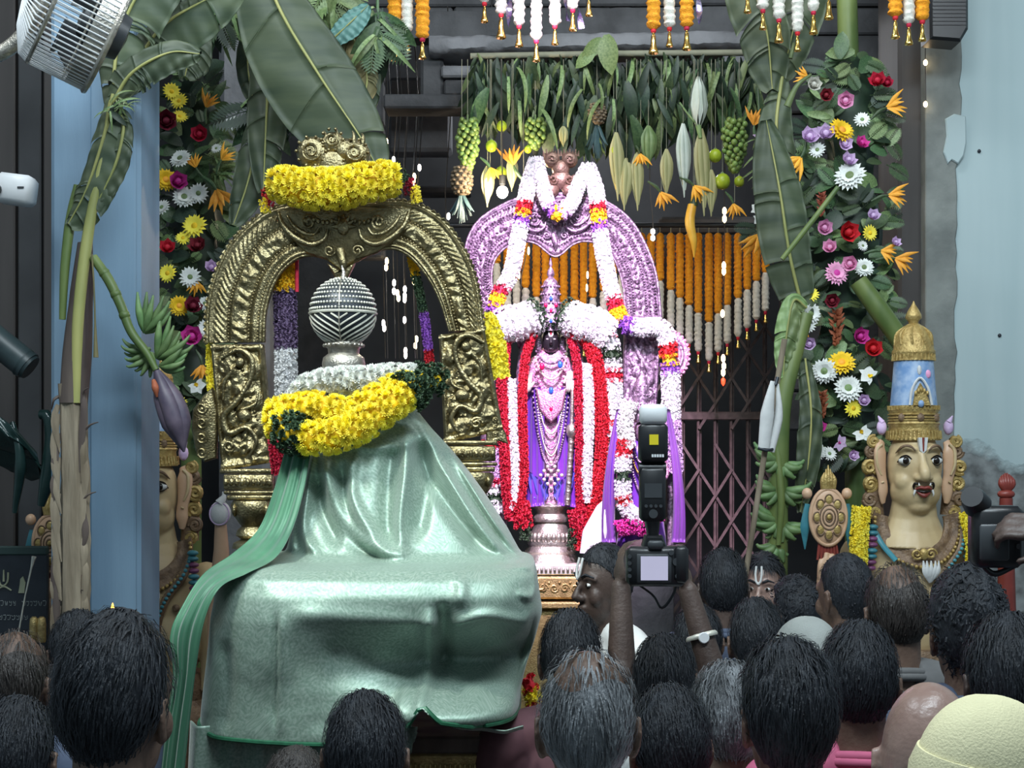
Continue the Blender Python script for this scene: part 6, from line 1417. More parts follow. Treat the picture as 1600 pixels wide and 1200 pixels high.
# curls, shell ear studs
for s in (-1, 1):
    for k_, (x_, y_, r) in enumerate(((66, 706, 11), (70, 730, 12), (68, 756, 12), (70, 780, 11), (62, 800, 10), (64, 690, 9))):
        q = M(DB); spiral(q, CX + s * x_, y_, r, 1.8, 0 + k_ % 2 * 3, 4, s, k_); q.ball((CX + s * x_, y_, -6), (r * .9, r * 1.1, 7), 12, 8); q.build('hair_curl', 'statue_gold' if k_ % 3 else 'statue_umber', bu)
    q = M(DB); q.tube([(CX + s * 58, 690, -6), (CX + s * 62, 740, -10), (CX + s * 58, 805, -10)], [10, 12, 14], 12, spline=14); q.build('hair_lock', 'statue_umber', bu)
    q = M(DB); q.ball((CX + s * 52, 668, 6), (8, 12, 7), 12, 8); q.tube([(CX + s * 52, 660, 8), (CX + s * 58, 650, 8)], [5, 1], 8); q.build('ear_stud', 'lilac_petal', bu)
    q = M(DB)
    for k_ in range(8): q.ball((CX + s * (72 + k_ * .6), 822 + k_ * 9, 34 - abs(k_ - 4)), (9, 4.6, 7), 12, 8, m=0 if k_ in (0, 1, 4, 5) else 1)
    q.build('shoulder_band', ['statue_teal', 'statue_plum'], bu)
# collar, beads, thread, lotus pendant
q = M(DB); n_ = 46; G = np.zeros((8, n_, 3))
for j in range(n_):
    a = PI * (-.08 + 1.16 * j / (n_ - 1))
    for i in range(8):
        u = i / 7; rx = 44 + 24 * u; ry = 40 + 30 * u; G[i, j] = (CX + rx * math.cos(a), 816 + ry * math.sin(a) * .95, 36 + 10 * math.sin(a) - 10 * abs(math.cos(a)) ** 2 * 2 - 4 * (1 - u) + 1.6 * math.sin(u * 9))
q.slab(G, (0, 0, -6)); q.build('collar', 'statue_umber', bu)
q = M(DB)
for j in range(34):
    a = PI * (-.04 + 1.08 * j / 33); q.ball((CX + 66 * math.cos(a), 816 + 66 * math.sin(a), 40 + 10 * math.sin(a) - 20 * math.cos(a) ** 2), (3, 3.4, 3), 8, 6)
q.build('collar_beads', 'statue_gold', bu)
q = M(DB); spiral(q, CX - 10, 862, 9, 1.5, 50, 2.2, 1); spiral(q, CX + 12, 862, 9, 1.5, 50, 2.2, -1); q.ball((CX + 1, 862, 50), (7, 9, 5), 12, 8); q.build('collar_boss', 'statue_gold', bu)
for nm, r_, m_ in (('thread_edge', 3.0, 'statue_umber'),):
    q = M(DB); q.tube([(CX + 70, 822, 26), (CX + 60, 856, 40), (CX + 36, 890, 46), (CX + 22, 930, 48), (CX + 20, 990, 46)], 6.5, 10, flat=.5, spline=30); q.build(nm, m_, bu)
for k_, p in enumerate(catmull([(CX + 70, 822, 29), (CX + 60, 856, 44), (CX + 36, 890, 50), (CX + 22, 930, 52), (CX + 20, 990, 50)], 26)):
    q = M(DB); q.ball(tuple(p), (3.2, 3.0, 2.4), 8, 6); q.build('thread_bead', 'statue_teal', bu)
q = M(DB); q.tube([(CX - 70, 824, 26), (CX - 58, 850, 38), (CX - 40, 872, 44)], 4.5, 8, flat=.5, spline=14); q.build('bead_edge', 'statue_teal', bu)
for k_ in range(5): q = M(DB); a = (k_ - 2) * .45; q.tube([(CX + 12, 905, 46), (CX + 12 + 13 * math.sin(a), 888, 52), (CX + 12 + 15 * math.sin(a), 872, 50)], [3, 5, 1], 8, flat=.5, spline=8); q.build('lotus_petal', 'white_cloth', bu)
q = M(DB); q.ball((CX + 48, 906, 38), (6, 6, 3), 12, 8); q.build('nipple', 'statue_umber', bu)
yb = HY + HC / (DB / FPX)
q = M(DB); q.lathe((CX, 1010, -6), [(84, 0), (92, 20), (88, 40), (110, 60), (112, 90), (100, 100), (104, yb - 1010)], 28, sq=.7); q.build('pedestal', 'statue_umber', bu)
# raised hand holding the flaming discus
hx = CX - 143
q = M(DB); q.ball((hx, 806, 40), (27, 43, 7), 28, 16); q.tube([(hx + 27 * math.cos(a), 806 + 43 * math.sin(a), 40) for a in np.linspace(0, 2 * PI, 40, endpoint=False)], 3.4, 8, closed=True); ds = q.build('discus', 'statue_peach', bu)
q = M(DB)
for r in (5, 9.5, 14): q.tube([(hx + r * math.cos(a), 806 + r * 1.35 * math.sin(a), 47.5 - r * .12) for a in np.linspace(0, 2 * PI, 26, endpoint=False)], 1.5, 6, closed=True)
for k_ in range(8):
    a = 2 * PI * k_ / 8; cx_, cy_ = hx + 18 * math.cos(a), 806 + 27 * math.sin(a); q.tube([(cx_ + 6 * math.cos(b), cy_ + 8 * math.sin(b), 46) for b in np.linspace(a - 2.0, a + 2.0, 12)], 1.2, 6)
q.build('discus_outline', 'statue_umber', ds)
for k_ in range(8): a = 2 * PI * k_ / 8; q = M(DB); q.ball((hx + 18 * math.cos(a), 806 + 27 * math.sin(a), 45), (6, 8, 2.4), 10, 6); q.build('discus_petal', 'statue_gold', ds)
q = M(DB); q.ball((hx, 806, 47), (4, 5, 3), 10, 8); q.build('discus_petal', 'statue_gold', ds)
for k_, (x_, y_, an) in enumerate(((0, 752, 90), (-32, 770, 150), (29, 770, 30))):
    q = M(DB)
    if k_ == 0:
        for i in range(5): q.tube([(hx - 8 + 4 * i, 762, 40), (hx - 9 + 4.5 * i, 748, 42), (hx - 6 + 3 * i, 738 - 6 * (2 - abs(i - 2)), 40)], [4, 4, .8], 8, spline=8)
    else: q.ball((hx + x_, y_, 38), (8, 9, 8), 14, 10)
    q.build('discus_flame', 'statue_peach' if k_ else 'statue_gold', ds)
for s in (-1, 1):
    q = M(DB); q.tube([(hx + s * 30, 786, 34), (hx + s * 34, 820, 34), (hx + s * 34, 856, 32)], [5, 9, 1], 10, flat=.5, spline=14); q.build('feather', 'statue_teal', ds)
q = M(DB)
for i in range(7): q.tube([(hx - 12 + 4 * i, 846, 36), (hx - 16 + 5.4 * i, 872, 38)], [3, 2], 6)
q.build('tassel', 'statue_red', ds)
q = M(DB); q.ball((hx + 4, 906, 30), (20, 24, 13), 16, 12); q.tube([(hx + 8, 920, 24), (hx + 30, 1000, 6), (CX - 100, 1030, 4)], [16, 20, 22], 14, spline=14)
for k_, (dx, ln) in enumerate(((-11, 30), (-3, 40), (6, 38), (14, 28))): q.tube([(hx + dx, 900, 34), (hx + dx - 1, 900 - ln * .6, 40), (hx + dx + 1, 900 - ln, 38)], [5.2, 5, 3.8], 10, spline=10)
q.tube([(hx + 18, 904, 34), (hx + 26, 890, 42), (hx + 22, 876, 44)], [6, 5.4, 4], 10, spline=10)
remesh_build(q, 'raised_hand', 'statue_peach', bu, .0045, 2)
L2 = Vector(bu.location); sft = DB / FPX
copy_tree(bu, L2 + Vector(((236 - CX) * sft, 0, -40 * sft)), 'painted guardian bust half hidden behind the blue pillar')
cs = thing('conch_ornament', 'white and mauve shell ornament beside the hidden guardian bust, below the brass arch foot', 'ornament', (wpt(346, 0, 4.96).x, 4.96, 0))
q = M(4.96); q.ball((346, 802, 10), (17, 20, 13), 18, 14); q.tube([(346, 786, 14), (352, 776, 12), (350, 768, 10)], [8, 5, 1], 10, spline=10); q.build('shell', 'white_cloth', cs)
for r_ in (6, 11, 15):
    q = M(4.96); q.tube([(346 + r_ * math.cos(a), 802 + 1.15 * r_ * math.sin(a), 23.5 - r_ * .45) for a in np.linspace(0, 2 * PI, 22, endpoint=False)], 1.2, 6, closed=True); q.build('shell_ridge', 'lilac_petal', cs)
q = M(4.96); yb = HY + HC / (4.96 / FPX); q.tube([(346, 818, 6), (346, 860, 0), (340, 940, -4), (340, yb, -4)], [9, 12, 16, 26], 12); q.build('support', 'statue_peach', cs)
# yellow garlands on the right-hand bust
strand('flower_garland', 'yellow garland hanging at the left shoulder of the right-hand guardian bust', [(1336, 792, 40), (1332, 830, 44), (1330, 880, 44)], 13, 6, [(1, 'yellow_petal')], DB, None, 71)
strand('flower_garland', 'long yellow garland over the right shoulder of the right-hand guardian bust', [(1500, 800, 40), (1508, 850, 46), (1506, 920, 50)], 13, 6, [(1, 'yellow_petal')], DB, None, 72)
# red lotus finial of a second discus beyond the bust
q = M(5.2)
for i in range(6): a = (i - 2.5) * .35; q.tube([(1572, 770, 0), (1572 + 12 * math.sin(a), 754, 4), (1572 + 9 * math.sin(a), 738 + 6 * abs(a), 0)], [4, 6, 1], 8, spline=8)
q.ball((1572, 772, 0), (14, 8, 10), 12, 8); q.tube([(1572, 778, 0), (1574, 1400, 0)], [10, 26], 12); tag(q.build('lotus_staff', 'statue_red'), 'red lotus bud topping a staff beside the right guardian bust', 'ornament')
# ================================================================== flower columns
def flower_column(label, x0, x1, y0, y1, d, n, fl, pole, seed):
    random.seed(seed); cxm = (x0 + x1) / 2; yb = HY + HC / (d / FPX)
    t_ = thing('flower_column', label, 'flower column', (wpt(cxm, 0, d).x, d, 0))
    q = M(d); q.tube([(pole[0], -330, -16), (pole[1], 500, -14), (pole[1], yb, -12)], 16, 14, spline=20); q.build('pole', 'banana_stem', t_)
    q = M(d); hw = (x1 - x0) / 2; G = np.zeros((40, 16, 3))
    for i in range(40):
        v = i / 39
        for j in range(16): a = 2 * PI * j / 16; r = hw * .62 * (.8 + .2 * math.sin(v * 17)) * min(1, .3 + 6 * min(v, 1 - v)); G[i, j] = (cxm + 8 * math.sin(v * 6) + r * math.cos(a) * (1 + .2 * math.sin(5 * a + 9 * v)), y0 + (y1 - y0) * v, r * .5 * math.sin(a) - 6)
    q.grid(G, wrap=True); q.build('moss_core', 'dark_leaf', t_)
    for i in range(n):
        y = y0 + (y1 - y0) * (i + R_()) / n; ed = min(1, .4 + 4 * min((y - y0), (y1 - y)) / (y1 - y0)); x = cxm + hw * U(-.75, .75) * ed; out = (x - cxm) / hw
        an = U(-60, 240) if abs(out) < .25 else (U(-60, 70) if out > 0 else U(110, 240)); c_ = 'd' if R_() < .2 else ('g' if R_() < .72 else 'l')
        leaf(t_, x, y, d, U(24, 46), an, c_, random.choice((0, 1, 2, 2, 2, 2, 3)), o=U(14, 44) * (1 - .5 * abs(out)))
    for k_ in fl:
        kd, x, y, r = k_[:4]
        if kd == 'paradise': paradise_flower(t_, x, y, d, r, k_[4], 52)
        elif kd == 'torch':
            put('flower', FLW['torch'][0][1], t_, wpf(x, y, d, 46), Matrix.Rotation(PI / 2, 3, 'X'), r * d / FPX)
        else: flower(kd, t_, x, y, d, r, 50 + (r * .3))
    return t_
RIGHT = [('cream_rose', 1270, 133, 12), ('pink_rose', 1321, 158, 14), ('white_daisy', 1347, 187, 13), ('amber_gerbera', 1315, 204, 21), ('lilac_rose', 1263, 217, 15), ('white_daisy', 1277, 234, 13), ('lilac_rose', 1290, 213, 15), ('lilac_rose', 1318, 225, 12), ('magenta_rose', 1343, 227, 12), ('lilac_rose', 1323, 254, 13), ('white_gerbera', 1328, 275, 24),
         ('paradise', 1385, 168, 34, 8), ('paradise', 1388, 305, 32, -10), ('paradise', 1252, 246, 34, 225), ('paradise', 1262, 120, 22, 160), ('red_rose', 1372, 130, 14), ('maroon_rose', 1290, 150, 11), ('torch', 1283, 322, 17), ('pink_rose', 1287, 357, 13), ('red_rose', 1322, 364, 17), ('lilac_rose', 1363, 340, 11), ('yellow_daisy', 1359, 364, 13), ('pink_rose', 1297, 389, 12), ('white_daisy', 1348, 384, 9), ('lilac_rose', 1397, 381, 9), ('paradise', 1376, 392, 30, -20),
         ('pink_gerbera', 1307, 427, 19), ('pink_rose', 1329, 413, 13), ('white_gerbera', 1350, 418, 15), ('paradise', 1398, 404, 34, -25), ('yellow_daisy', 1267, 460, 13), ('white_gerbera', 1266, 490, 18), ('white_daisy', 1262, 508, 13), ('lilac_rose', 1265, 538, 11), ('torch', 1306, 515, 26), ('magenta_rose', 1341, 527, 14), ('red_rose', 1363, 547, 15), ('amber_gerbera', 1315, 567, 21), ('white_gerbera', 1288, 580, 20), ('white_gerbera', 1325, 607, 22), ('white_orchid', 1357, 587, 18), ('yellow_daisy', 1333, 638, 15), ('lilac_rose', 1350, 627, 10),
         ('torch', 1284, 636, 20), ('magenta_rose', 1278, 670, 12), ('white_orchid', 1347, 677, 16), ('white_daisy', 1280, 706, 13), ('white_daisy', 1296, 709, 12), ('lilac_orchid', 1312, 692, 14), ('lilac_rose', 1332, 712, 9), ('red_rose', 1386, 132, 10), ('white_orchid', 1258, 575, 10), ('maroon_rose', 1300, 470, 12), ('paradise', 1250, 500, 36, 250)]
RCOL = flower_column('tall column of mixed flowers and ferns beside the right guardian bust', 1238, 1408, 80, 728, 5.6, 290, RIGHT, (1318, 1338), 5)
LEFT = [('yellow_daisy', 268, 143, 14), ('yellow_daisy', 280, 158, 14), ('yellow_daisy', 281, 182, 12), ('maroon_rose', 259, 190, 17), ('red_rose', 313, 211, 14), ('white_gerbera', 282, 248, 17), ('amber_gerbera', 259, 281, 18), ('magenta_rose', 277, 285, 15), ('white_gerbera', 288, 308, 18), ('white_daisy', 310, 302, 16), ('white_daisy', 253, 324, 14), ('yellow_daisy', 304, 353, 20), ('yellow_daisy', 286, 372, 12), ('maroon_rose', 312, 388, 15), ('paradise', 322, 168, 28, 60), ('paradise', 306, 262, 24, 100), ('paradise', 338, 296, 40, -70), ('white_orchid', 365, 193, 16),
        ('yellow_daisy', 262, 427, 15), ('white_daisy', 297, 433, 17), ('amber_gerbera', 280, 478, 16), ('maroon_rose', 300, 482, 15), ('magenta_rose', 300, 528, 17), ('white_daisy', 322, 513, 15), ('white_daisy', 320, 474, 12), ('paradise', 306, 438, 26, 270), ('paradise', 316, 570, 30, 265), ('white_orchid', 308, 603, 15), ('red_rose', 262, 390, 13), ('lilac_rose', 330, 420, 11), ('amber_gerbera', 334, 558, 12), ('paradise', 346, 250, 26, 40), ('white_daisy', 338, 232, 9), ('red_rose', 326, 640, 12), ('yellow_daisy', 280, 630, 13)]
lc = flower_column('column of mixed flowers between the blue pillar and the brass arch', 236, 366, 110, 680, 5.5, 190, LEFT, (300, 296), 6)
for i in range(26): leaf(lc, 338 + U(-6, 6), 258 + U(-20, 30), 5.5, U(30, 52), U(-80, 70), 'l', 9, o=U(20, 40))

# ================================================================== banana plants
def banana_leaf(t_, pts, w, d, seed, m_='banana_leaf', droop=.5, tears=10, rib=3.0, wl=1.0, wr=1.0, twist=0.0):
    """pts: midrib in pixels (x, y, o); w half width"""
    rnd = random.Random(seed); n = 48; P = catmull(pts, n); T = frames(P)
    q = M(d); q.tube([tuple(p) for p in P], [rib, rib * .8, rib * .25], 8); q.build('midrib', 'banana_rib', t_)
    for s, ww in ((-1, wl), (1, wr)):
        cuts = sorted(rnd.sample(range(3, n - 3), min(tears, n - 8))) if tears else []; cuts = [0] + cuts + [n - 1]; q = M(d)
        for a, b in zip(cuts[:-1], cuts[1:]):
            if b - a < 1: continue
            G = np.zeros((b - a + 1, 8, 3)); sag = rnd.uniform(.8, 1.25) * droop; sh = rnd.uniform(-.12, .12)
            for i in range(a, b + 1):
                t = i / (n - 1); hw = w * ww * (math.sin(PI * min(.99, .06 + .92 * t)) ** .55); nx = np.array((T[i][1], -T[i][0], 0)) * s; nx /= np.linalg.norm(nx) + 1e-9
                for j in range(8):
                    u = j / 7; shr = 1 - .05 * u if (i in (a, b) and tears) else 1
                    p = P[i] + nx * hw * u * math.cos(sag * u) + np.array((0, hw * u * u * sag * .55, -hw * u * u * .25 + s * twist * hw * u)) + T[i] * hw * u * (.30 + sh) * shr
                    G[i - a, j] = p + np.array((0, 0, 1.6 * math.sin(i * 1.1) * u + 1.2 * math.sin(u * 9 + i * .4)))
            q.slab(G, (0, 0, -.8))
        q.build('leaf_blade', m_, t_, smooth='all')
def banana_hand(t_, x, y, d, ang, n, ln, r, seed):
    random.seed(seed)
    for i in range(n):
        a = math.radians(ang + (i - (n - 1) / 2) * 15); row = i % 2; L_ = ln * U(.85, 1.1); dx, dy = math.cos(a), -math.sin(a)
        q = M(d); q.tube([(x, y, 4 + 5 * row), (x + dx * L_ * .35, y + dy * L_ * .35 + 2, 10 + 7 * row), (x + dx * L_ * .75, y + dy * L_ * .72 - 3, 14 + 7 * row), (x + dx * L_ * .95, y + dy * L_ * .95 - 9, 14 + 6 * row), (x + dx * L_ * 1.02, y + dy * L_ * 1.02 - 13, 13 + 6 * row)], [r * .5, r * .9, r, r * .6, r * .25], 8, spline=10); q.build('banana', 'banana_fruit', t_)
# plant tied to the blue pillar
bt = thing('banana_plant', 'cut banana plant tied to the blue pillar with fruit stalk and purple flower', 'banana plant', (wpt(120, 0, 4.3).x, 4.3, 0))
yb = HY + HC / (4.3 / FPX)
q = M(4.3); n_ = 60; G = np.zeros((n_, 20, 3)); rnd = random.Random(4)
for i in range(n_):
    v = i / (n_ - 1); y = 600 + (yb - 600) * v; r = np.interp(y, [600, 700, 960, yb], [22, 21, 22, 30])
    for j in range(20): a = 2 * PI * j / 20; G[i, j] = (114 + 4 * math.sin(v * 7) + r * (1 + .10 * math.sin(6 * a + 7 * v) + .06 * rnd.uniform(-1, 1)) * math.cos(a), y, r * (1 + .1 * math.sin(6 * a + 7 * v)) * math.sin(a))
q.grid(G, wrap=True); q.build('trunk', 'dry_bark', bt)
q = M(4.3); G = np.zeros((40, 16, 3))
for i in range(40):
    v = i / 39; y = 380 + 250 * v; r = np.interp(v, [0, .3, .7, 1], [12, 17, 21, 22])
    for j in range(16): a = 2 * PI * j / 16; G[i, j] = (134 - 18 * v + r * math.cos(a) * (1 + .08 * math.sin(4 * a + 5 * v)), y, 3 + r * math.sin(a))
q.grid(G, wrap=True); q.build('upper_trunk', 'dark_bark', bt)
q = M(4.3); q.tube([(178, 160, 8), (160, 260, 10), (140, 380, 14), (128, 500, 18), (124, 630, 16)], [6, 7, 9, 9, 8], 12, spline=40); q.build('leaf_stalk', 'banana_rib', bt)
q = M(4.3); q.tube([(122, 290, 2), (112, 340, 4), (104, 420, 8), (100, 500, 8)], [6, 8, 7, 5], 10, spline=30); q.build('leaf_stalk', 'banana_stem', bt)
for i in range(26):
    y = 620 + i * 14 + U(-4, 4); s = -1 if i % 3 else 1; q = M(4.3); q.tube([(114 + s * 18, y, 14), (114 + s * U(20, 26), y + U(20, 50), 18), (114 + s * U(12, 24), y + U(60, 120), 18)], [4, 6, .8], 6, flat=.35, spline=10); q.build('bark_strip', 'dry_bark' if i % 4 else 'dark_bark', bt)
for i, (p0, p1) in enumerate((((128, 625, 14), (146, 606, 20)), ((130, 680, 14), (160, 660, 22)), ((128, 788, 16), (156, 768, 20)), ((130, 930, 14), (136, 920, 20)), ((96, 620, 10), (84, 640, 10)))): q = M(4.3); q.tube([p0, ((p0[0] + p1[0]) / 2, (p0[1] + p1[1]) / 2 - 5, 18), p1], [3, 2, .8], 6, spline=6); q.build('twig', 'dark_bark', bt)
q = M(4.3); q.tube([(150, 404, 14), (176, 440, 22), (196, 480, 26), (212, 520, 28), (236, 552, 30), (252, 580, 32)], [7, 8, 7.5, 7, 6.5, 5], 12, spline=40)
for t in (.2, .42, .62): p = catmull([(150, 404, 14), (176, 440, 22), (196, 480, 26), (212, 520, 28), (236, 552, 30)], 50)[int(t * 49)]; q.ball(tuple(p), 9, 10, 6)
q.build('fruit_stalk', 'banana_stem', bt)
banana_hand(bt, 228, 520, 4.3, 62, 6, 50, 6, 1); banana_hand(bt, 248, 560, 4.3, 45, 6, 52, 6, 2); banana_hand(bt, 240, 552, 4.3, 245, 6, 50, 5.5, 3); banana_hand(bt, 252, 572, 4.3, 10, 5, 46, 6, 4); banana_hand(bt, 236, 545, 4.3, 200, 4, 40, 5, 5)
for j in range(4):
    q = M(4.3); a = j * PI / 2; q.tube([(254, 582, 34), (266 + 7 * math.cos(a), 610, 36 + 7 * math.sin(a)), (280 + 10 * math.cos(a), 648, 36 + 9 * math.sin(a)), (296, 706, 36)], [5, 13, 15, 1.5], 12, spline=18); q.build('flower_bract', 'banana_flower', bt)
q = M(4.3); q.tube([(252, 596, 48), (256, 608, 52), (258, 622, 50)], [3, 6, 2], 8, spline=8); q.build('flower_bract', 'rust_petal', bt)
q = M(4.3); q.tube([(150, 400, 22), (154, 450, 24), (156, 520, 24), (157, 560, 24)], [1.5, 1.2, 1.5, 4], 6, spline=16); q.build('dry_strand', 'banana_leaf_dry', bt)
banana_leaf(bt, [(180, 150, 12), (166, 220, 16), (140, 300, 18), (112, 352, 16)], 46, 4.3, 11, droop=.7, tears=6, wl=.6, wr=1.0)
banana_leaf(bt, [(182, 170, 10), (196, 200, 12), (184, 260, 14), (150, 330, 12)], 40, 4.3, 12, droop=.6, tears=5, wl=.9, wr=.5)
banana_leaf(bt, [(176, 170, 10), (210, 120, 18), (270, 90, 26), (318, 92, 28)], 60, 4.3, 13, droop=1.0, tears=5, wl=.5, wr=1.2)
banana_leaf(bt, [(176, 160, 6), (190, 60, 10), (230, -20, 14), (300, -90, 10)], 62, 4.35, 14, droop=.9, tears=8)
banana_leaf(bt, [(190, 140, 4), (250, 50, 8), (310, 10, 10), (380, -20, 10)], 56, 4.45, 15, 'banana_leaf', .9, 9)
for i in range(22): leaf(bt, 182 + U(-14, 14), 160 + U(-8, 14), 4.3, U(22, 44), U(-80, 40) if i % 2 else U(200, 300), 'd' if i % 3 else 'l', random.choice((1, 9, 9)), o=U(10, 26), name='leaf_shred')
# leaf canopy over the left side
def leafy(name, label, base, group=None): return thing(name, label, 'banana leaf', base, group)
cn = leafy('banana_leaf', 'large matte banana leaf hanging diagonally above the brass arch finial', tuple(wpt(480, 250, 4.75)))
banana_leaf(cn, [(395, -90, 0), (440, 20, 6), (500, 120, 10), (560, 210, 8), (590, 262, 4)], 74, 4.75, 21, droop=.25, tears=3, wl=1.15, wr=.85)
LV2 = [('dark banana leaf hanging left of the large diagonal one', [(430, -40, 0), (424, 60, 4), (418, 170, 6), (412, 300, 4)], 38, 4.95, 22, 'banana_leaf', .5, 7), ('dark folded banana leaf behind the arch top at the left', [(440, 110, 0), (410, 190, 4), (390, 280, 6), (366, 350, 4)], 34, 5.0, 23, 'banana_leaf', .6, 5),
       ('green banana leaf dropping right of the large diagonal one', [(500, -60, 0), (540, 40, 4), (566, 110, 6), (560, 190, 2)], 40, 5.1, 24, 'banana_leaf', .5, 8), ('dried brown banana leaf behind the large diagonal one', [(520, 10, 0), (556, 70, 4), (574, 120, 6), (566, 165, 2)], 22, 5.05, 25, 'banana_leaf_dry', .6, 6),
       ('drooping banana leaf in the upper left canopy beside the pale column', [(230, -60, 0), (280, 10, 6), (300, 70, 8), (290, 120, 4)], 44, 4.9, 26, 'banana_leaf', .7, 8), ('narrow banana leaf hanging right of the pale column', [(420, -40, 0), (396, 40, 4), (388, 100, 6), (396, 160, 2)], 26, 5.2, 27, 'banana_leaf', .6, 7)]
for lb, pts, w, d_, sd, m_, dp, tr in LV2: banana_leaf(leafy('banana_leaf', lb, tuple(wpt(pts[-1][0], pts[-1][1], d_)), 'banana leaves over the left side'), pts, w, d_, sd, m_, dp, tr)
t_ = leafy('banana_leaf', 'pale blue-green leaf blade beside the orange string trio', tuple(wpt(545, 70, 5.0))); mat('teal_leaf', (0.12, 0.26, 0.23), .5, 0, var=.1); banana_leaf(t_, [(514, 66, 0), (544, 40, 4), (576, 8, 2)], 20, 5.0, 28, 'teal_leaf', .2, 0, 1.5)
# palm sprays in the canopy
for i, (x, y, lb) in enumerate(((520, -6, 'bright feathery palm spray above the large banana leaf'), (340, 20, 'dark feathery spray by the pale column'), (590, 40, 'feathery palm spray behind the orange string trio'), (404, 160, 'thin wispy green spray left of the big banana leaf'))):
    t_ = thing('palm_spray', lb, 'foliage', tuple(wpt(x, y + 60, 5.05)), 'palm sprays in the canopy'); random.seed(50 + i)
    q = M(5.05); q.tube([(x, y - 160, 0), (x, y, 0)], 2.5, 6); q.build('stem', 'green_leaf', t_)
    for j in range(26): leaf(t_, x + U(-8, 8), y + U(-30, 20), 5.05, U(40, 90), U(195, 345), 'l' if i in (0,) else ('g' if j % 3 else 'd'), random.choice((1, 2, 9)), o=U(-6, 16))
# plants on the right
rt = thing('banana_plant', 'banana plant with green fruit bunches standing left of the right flower column', 'banana plant', (wpt(1225, 0, 5.4).x, 5.4, 0)); yb = HY + HC / (5.4 / FPX)
q = M(5.4); q.tube([(1262, 490, -20), (1240, 560, -6), (1222, 630, 2), (1216, 720, 6), (1214, 860, 6), (1212, yb, 4)], [13, 15, 16, 15, 14, 17], 14, spline=60); q.build('trunk', 'banana_stem', rt)
q = M(5.4); q.tube([(1212, 700, 14), (1216, 780, 24), (1212, 850, 24)], [6, 6, 4], 10, spline=20); q.build('fruit_stalk', 'banana_stem', rt)
for k_, (x, y, an, n_) in enumerate(((1214, 716, 215, 7), (1218, 722, 300, 6), (1214, 762, 220, 7), (1220, 764, 320, 5), (1214, 812, 205, 7), (1218, 816, 300, 6), (1214, 846, 250, 6))): banana_hand(rt, x, y, 5.4, an, n_ + 1, 40, 7.6, 30 + k_)
banana_leaf(rt, [(1262, 480, -8), (1240, 470, 2), (1228, 520, 8), (1222, 590, 8)], 20, 5.4, 41, 'light_leaf', .4, 2, 2)
banana_leaf(rt, [(1258, 560, 0), (1266, 640, 6), (1262, 720, 6), (1250, 800, 2)], 22, 5.4, 42, 'banana_leaf', .5, 4, 2)
banana_leaf(rt, [(1258, 500, 0), (1232, 400, 10), (1216, 300, 12), (1196, 190, 8)], 44, 5.45, 43, 'banana_leaf', .4, 4, 3)
t_ = leafy('banana_leaf', 'drooping green banana leaf at the top left of the right flower column', tuple(wpt(1200, 130, 5.5)), 'banana leaves over the right side'); banana_leaf(t_, [(1150, -140, 0), (1170, -40, 6), (1196, 50, 8), (1206, 140, 4)], 48, 5.5, 44, 'banana_leaf', .5, 6)
t_ = leafy('banana_leaf', 'broad banana leaf behind the white bell strings on the right', tuple(wpt(1260, 90, 5.6)), 'banana leaves over the right side'); banana_leaf(t_, [(1280, -140, 0), (1262, -40, 6), (1240, 40, 8), (1222, 120, 4)], 44, 5.6, 45, 'banana_leaf', .5, 6)
t_ = leafy('banana_leaf', 'dark narrow banana leaf at the left margin of the right flower column', tuple(wpt(1230, 330, 5.5)), 'banana leaves over the right side'); banana_leaf(t_, [(1222, 120, 0), (1212, 200, 6), (1222, 280, 8), (1240, 350, 4)], 34, 5.5, 46, 'banana_leaf', .4, 3)
q = M(5.45); q.tube([(1338, 440, 10), (1370, 486, 14), (1404, 536, 14), (1420, 580, 10)], [14, 16, 15, 10], 12, spline=24); tag(q.build('banana_stem_cut', 'banana_stem'), 'cut green banana stem leaning behind the guardian crown', 'stem')
q = M(5.4); q.tube([(1258, 128, 44), (1236, 146, 46), (1222, 176, 40)], [2, 4, 6], 8, spline=12); q.tube([(1232, 80, 44), (1226, 104, 46)], [2.5, 3.5], 8); q.build('stalk_tip', 'light_leaf', RCOL)
q = M(5.3); q.tube([(1300, 300, 40), (1262, 350, 40), (1215, 410, 36)], [4, 4.5, 4], 8, spline=14); q.build('bare_stalk', 'banana_stem', RCOL)
# staff with rolled white cloth
st = thing('flag_staff', 'leaning wooden staff with a rolled white cloth tied to it', 'staff', (wpt(1130, 0, 5.0).x, 4.9, 0))
q = M(5.0); q.tube([(1226, 530, 0), (1196, 700, 0), (1160, 930, 0), (1060, 1570, 20)], 4.5, 10); q.build('pole', 'dry_bark', st)
q = M(5.0); q.tube([(1206, 596, 8), (1198, 640, 10), (1192, 700, 8)], [4, 12, 10], 12, flat=.6, spline=20); q.tube([(1214, 600, 2), (1216, 650, 2), (1204, 706, 2)], [3, 7, 6], 10, spline=16); q.build('rolled_cloth', 'white_cloth', st)
q = M(5.0); q.tube([(1182, 700, 12), (1194, 704, 14), (1206, 702, 8)], 2.4, 8); q.tube([(1210, 602, 8), (1214, 590, 4)], 3, 8); q.build('tie', 'dark_metal', st)
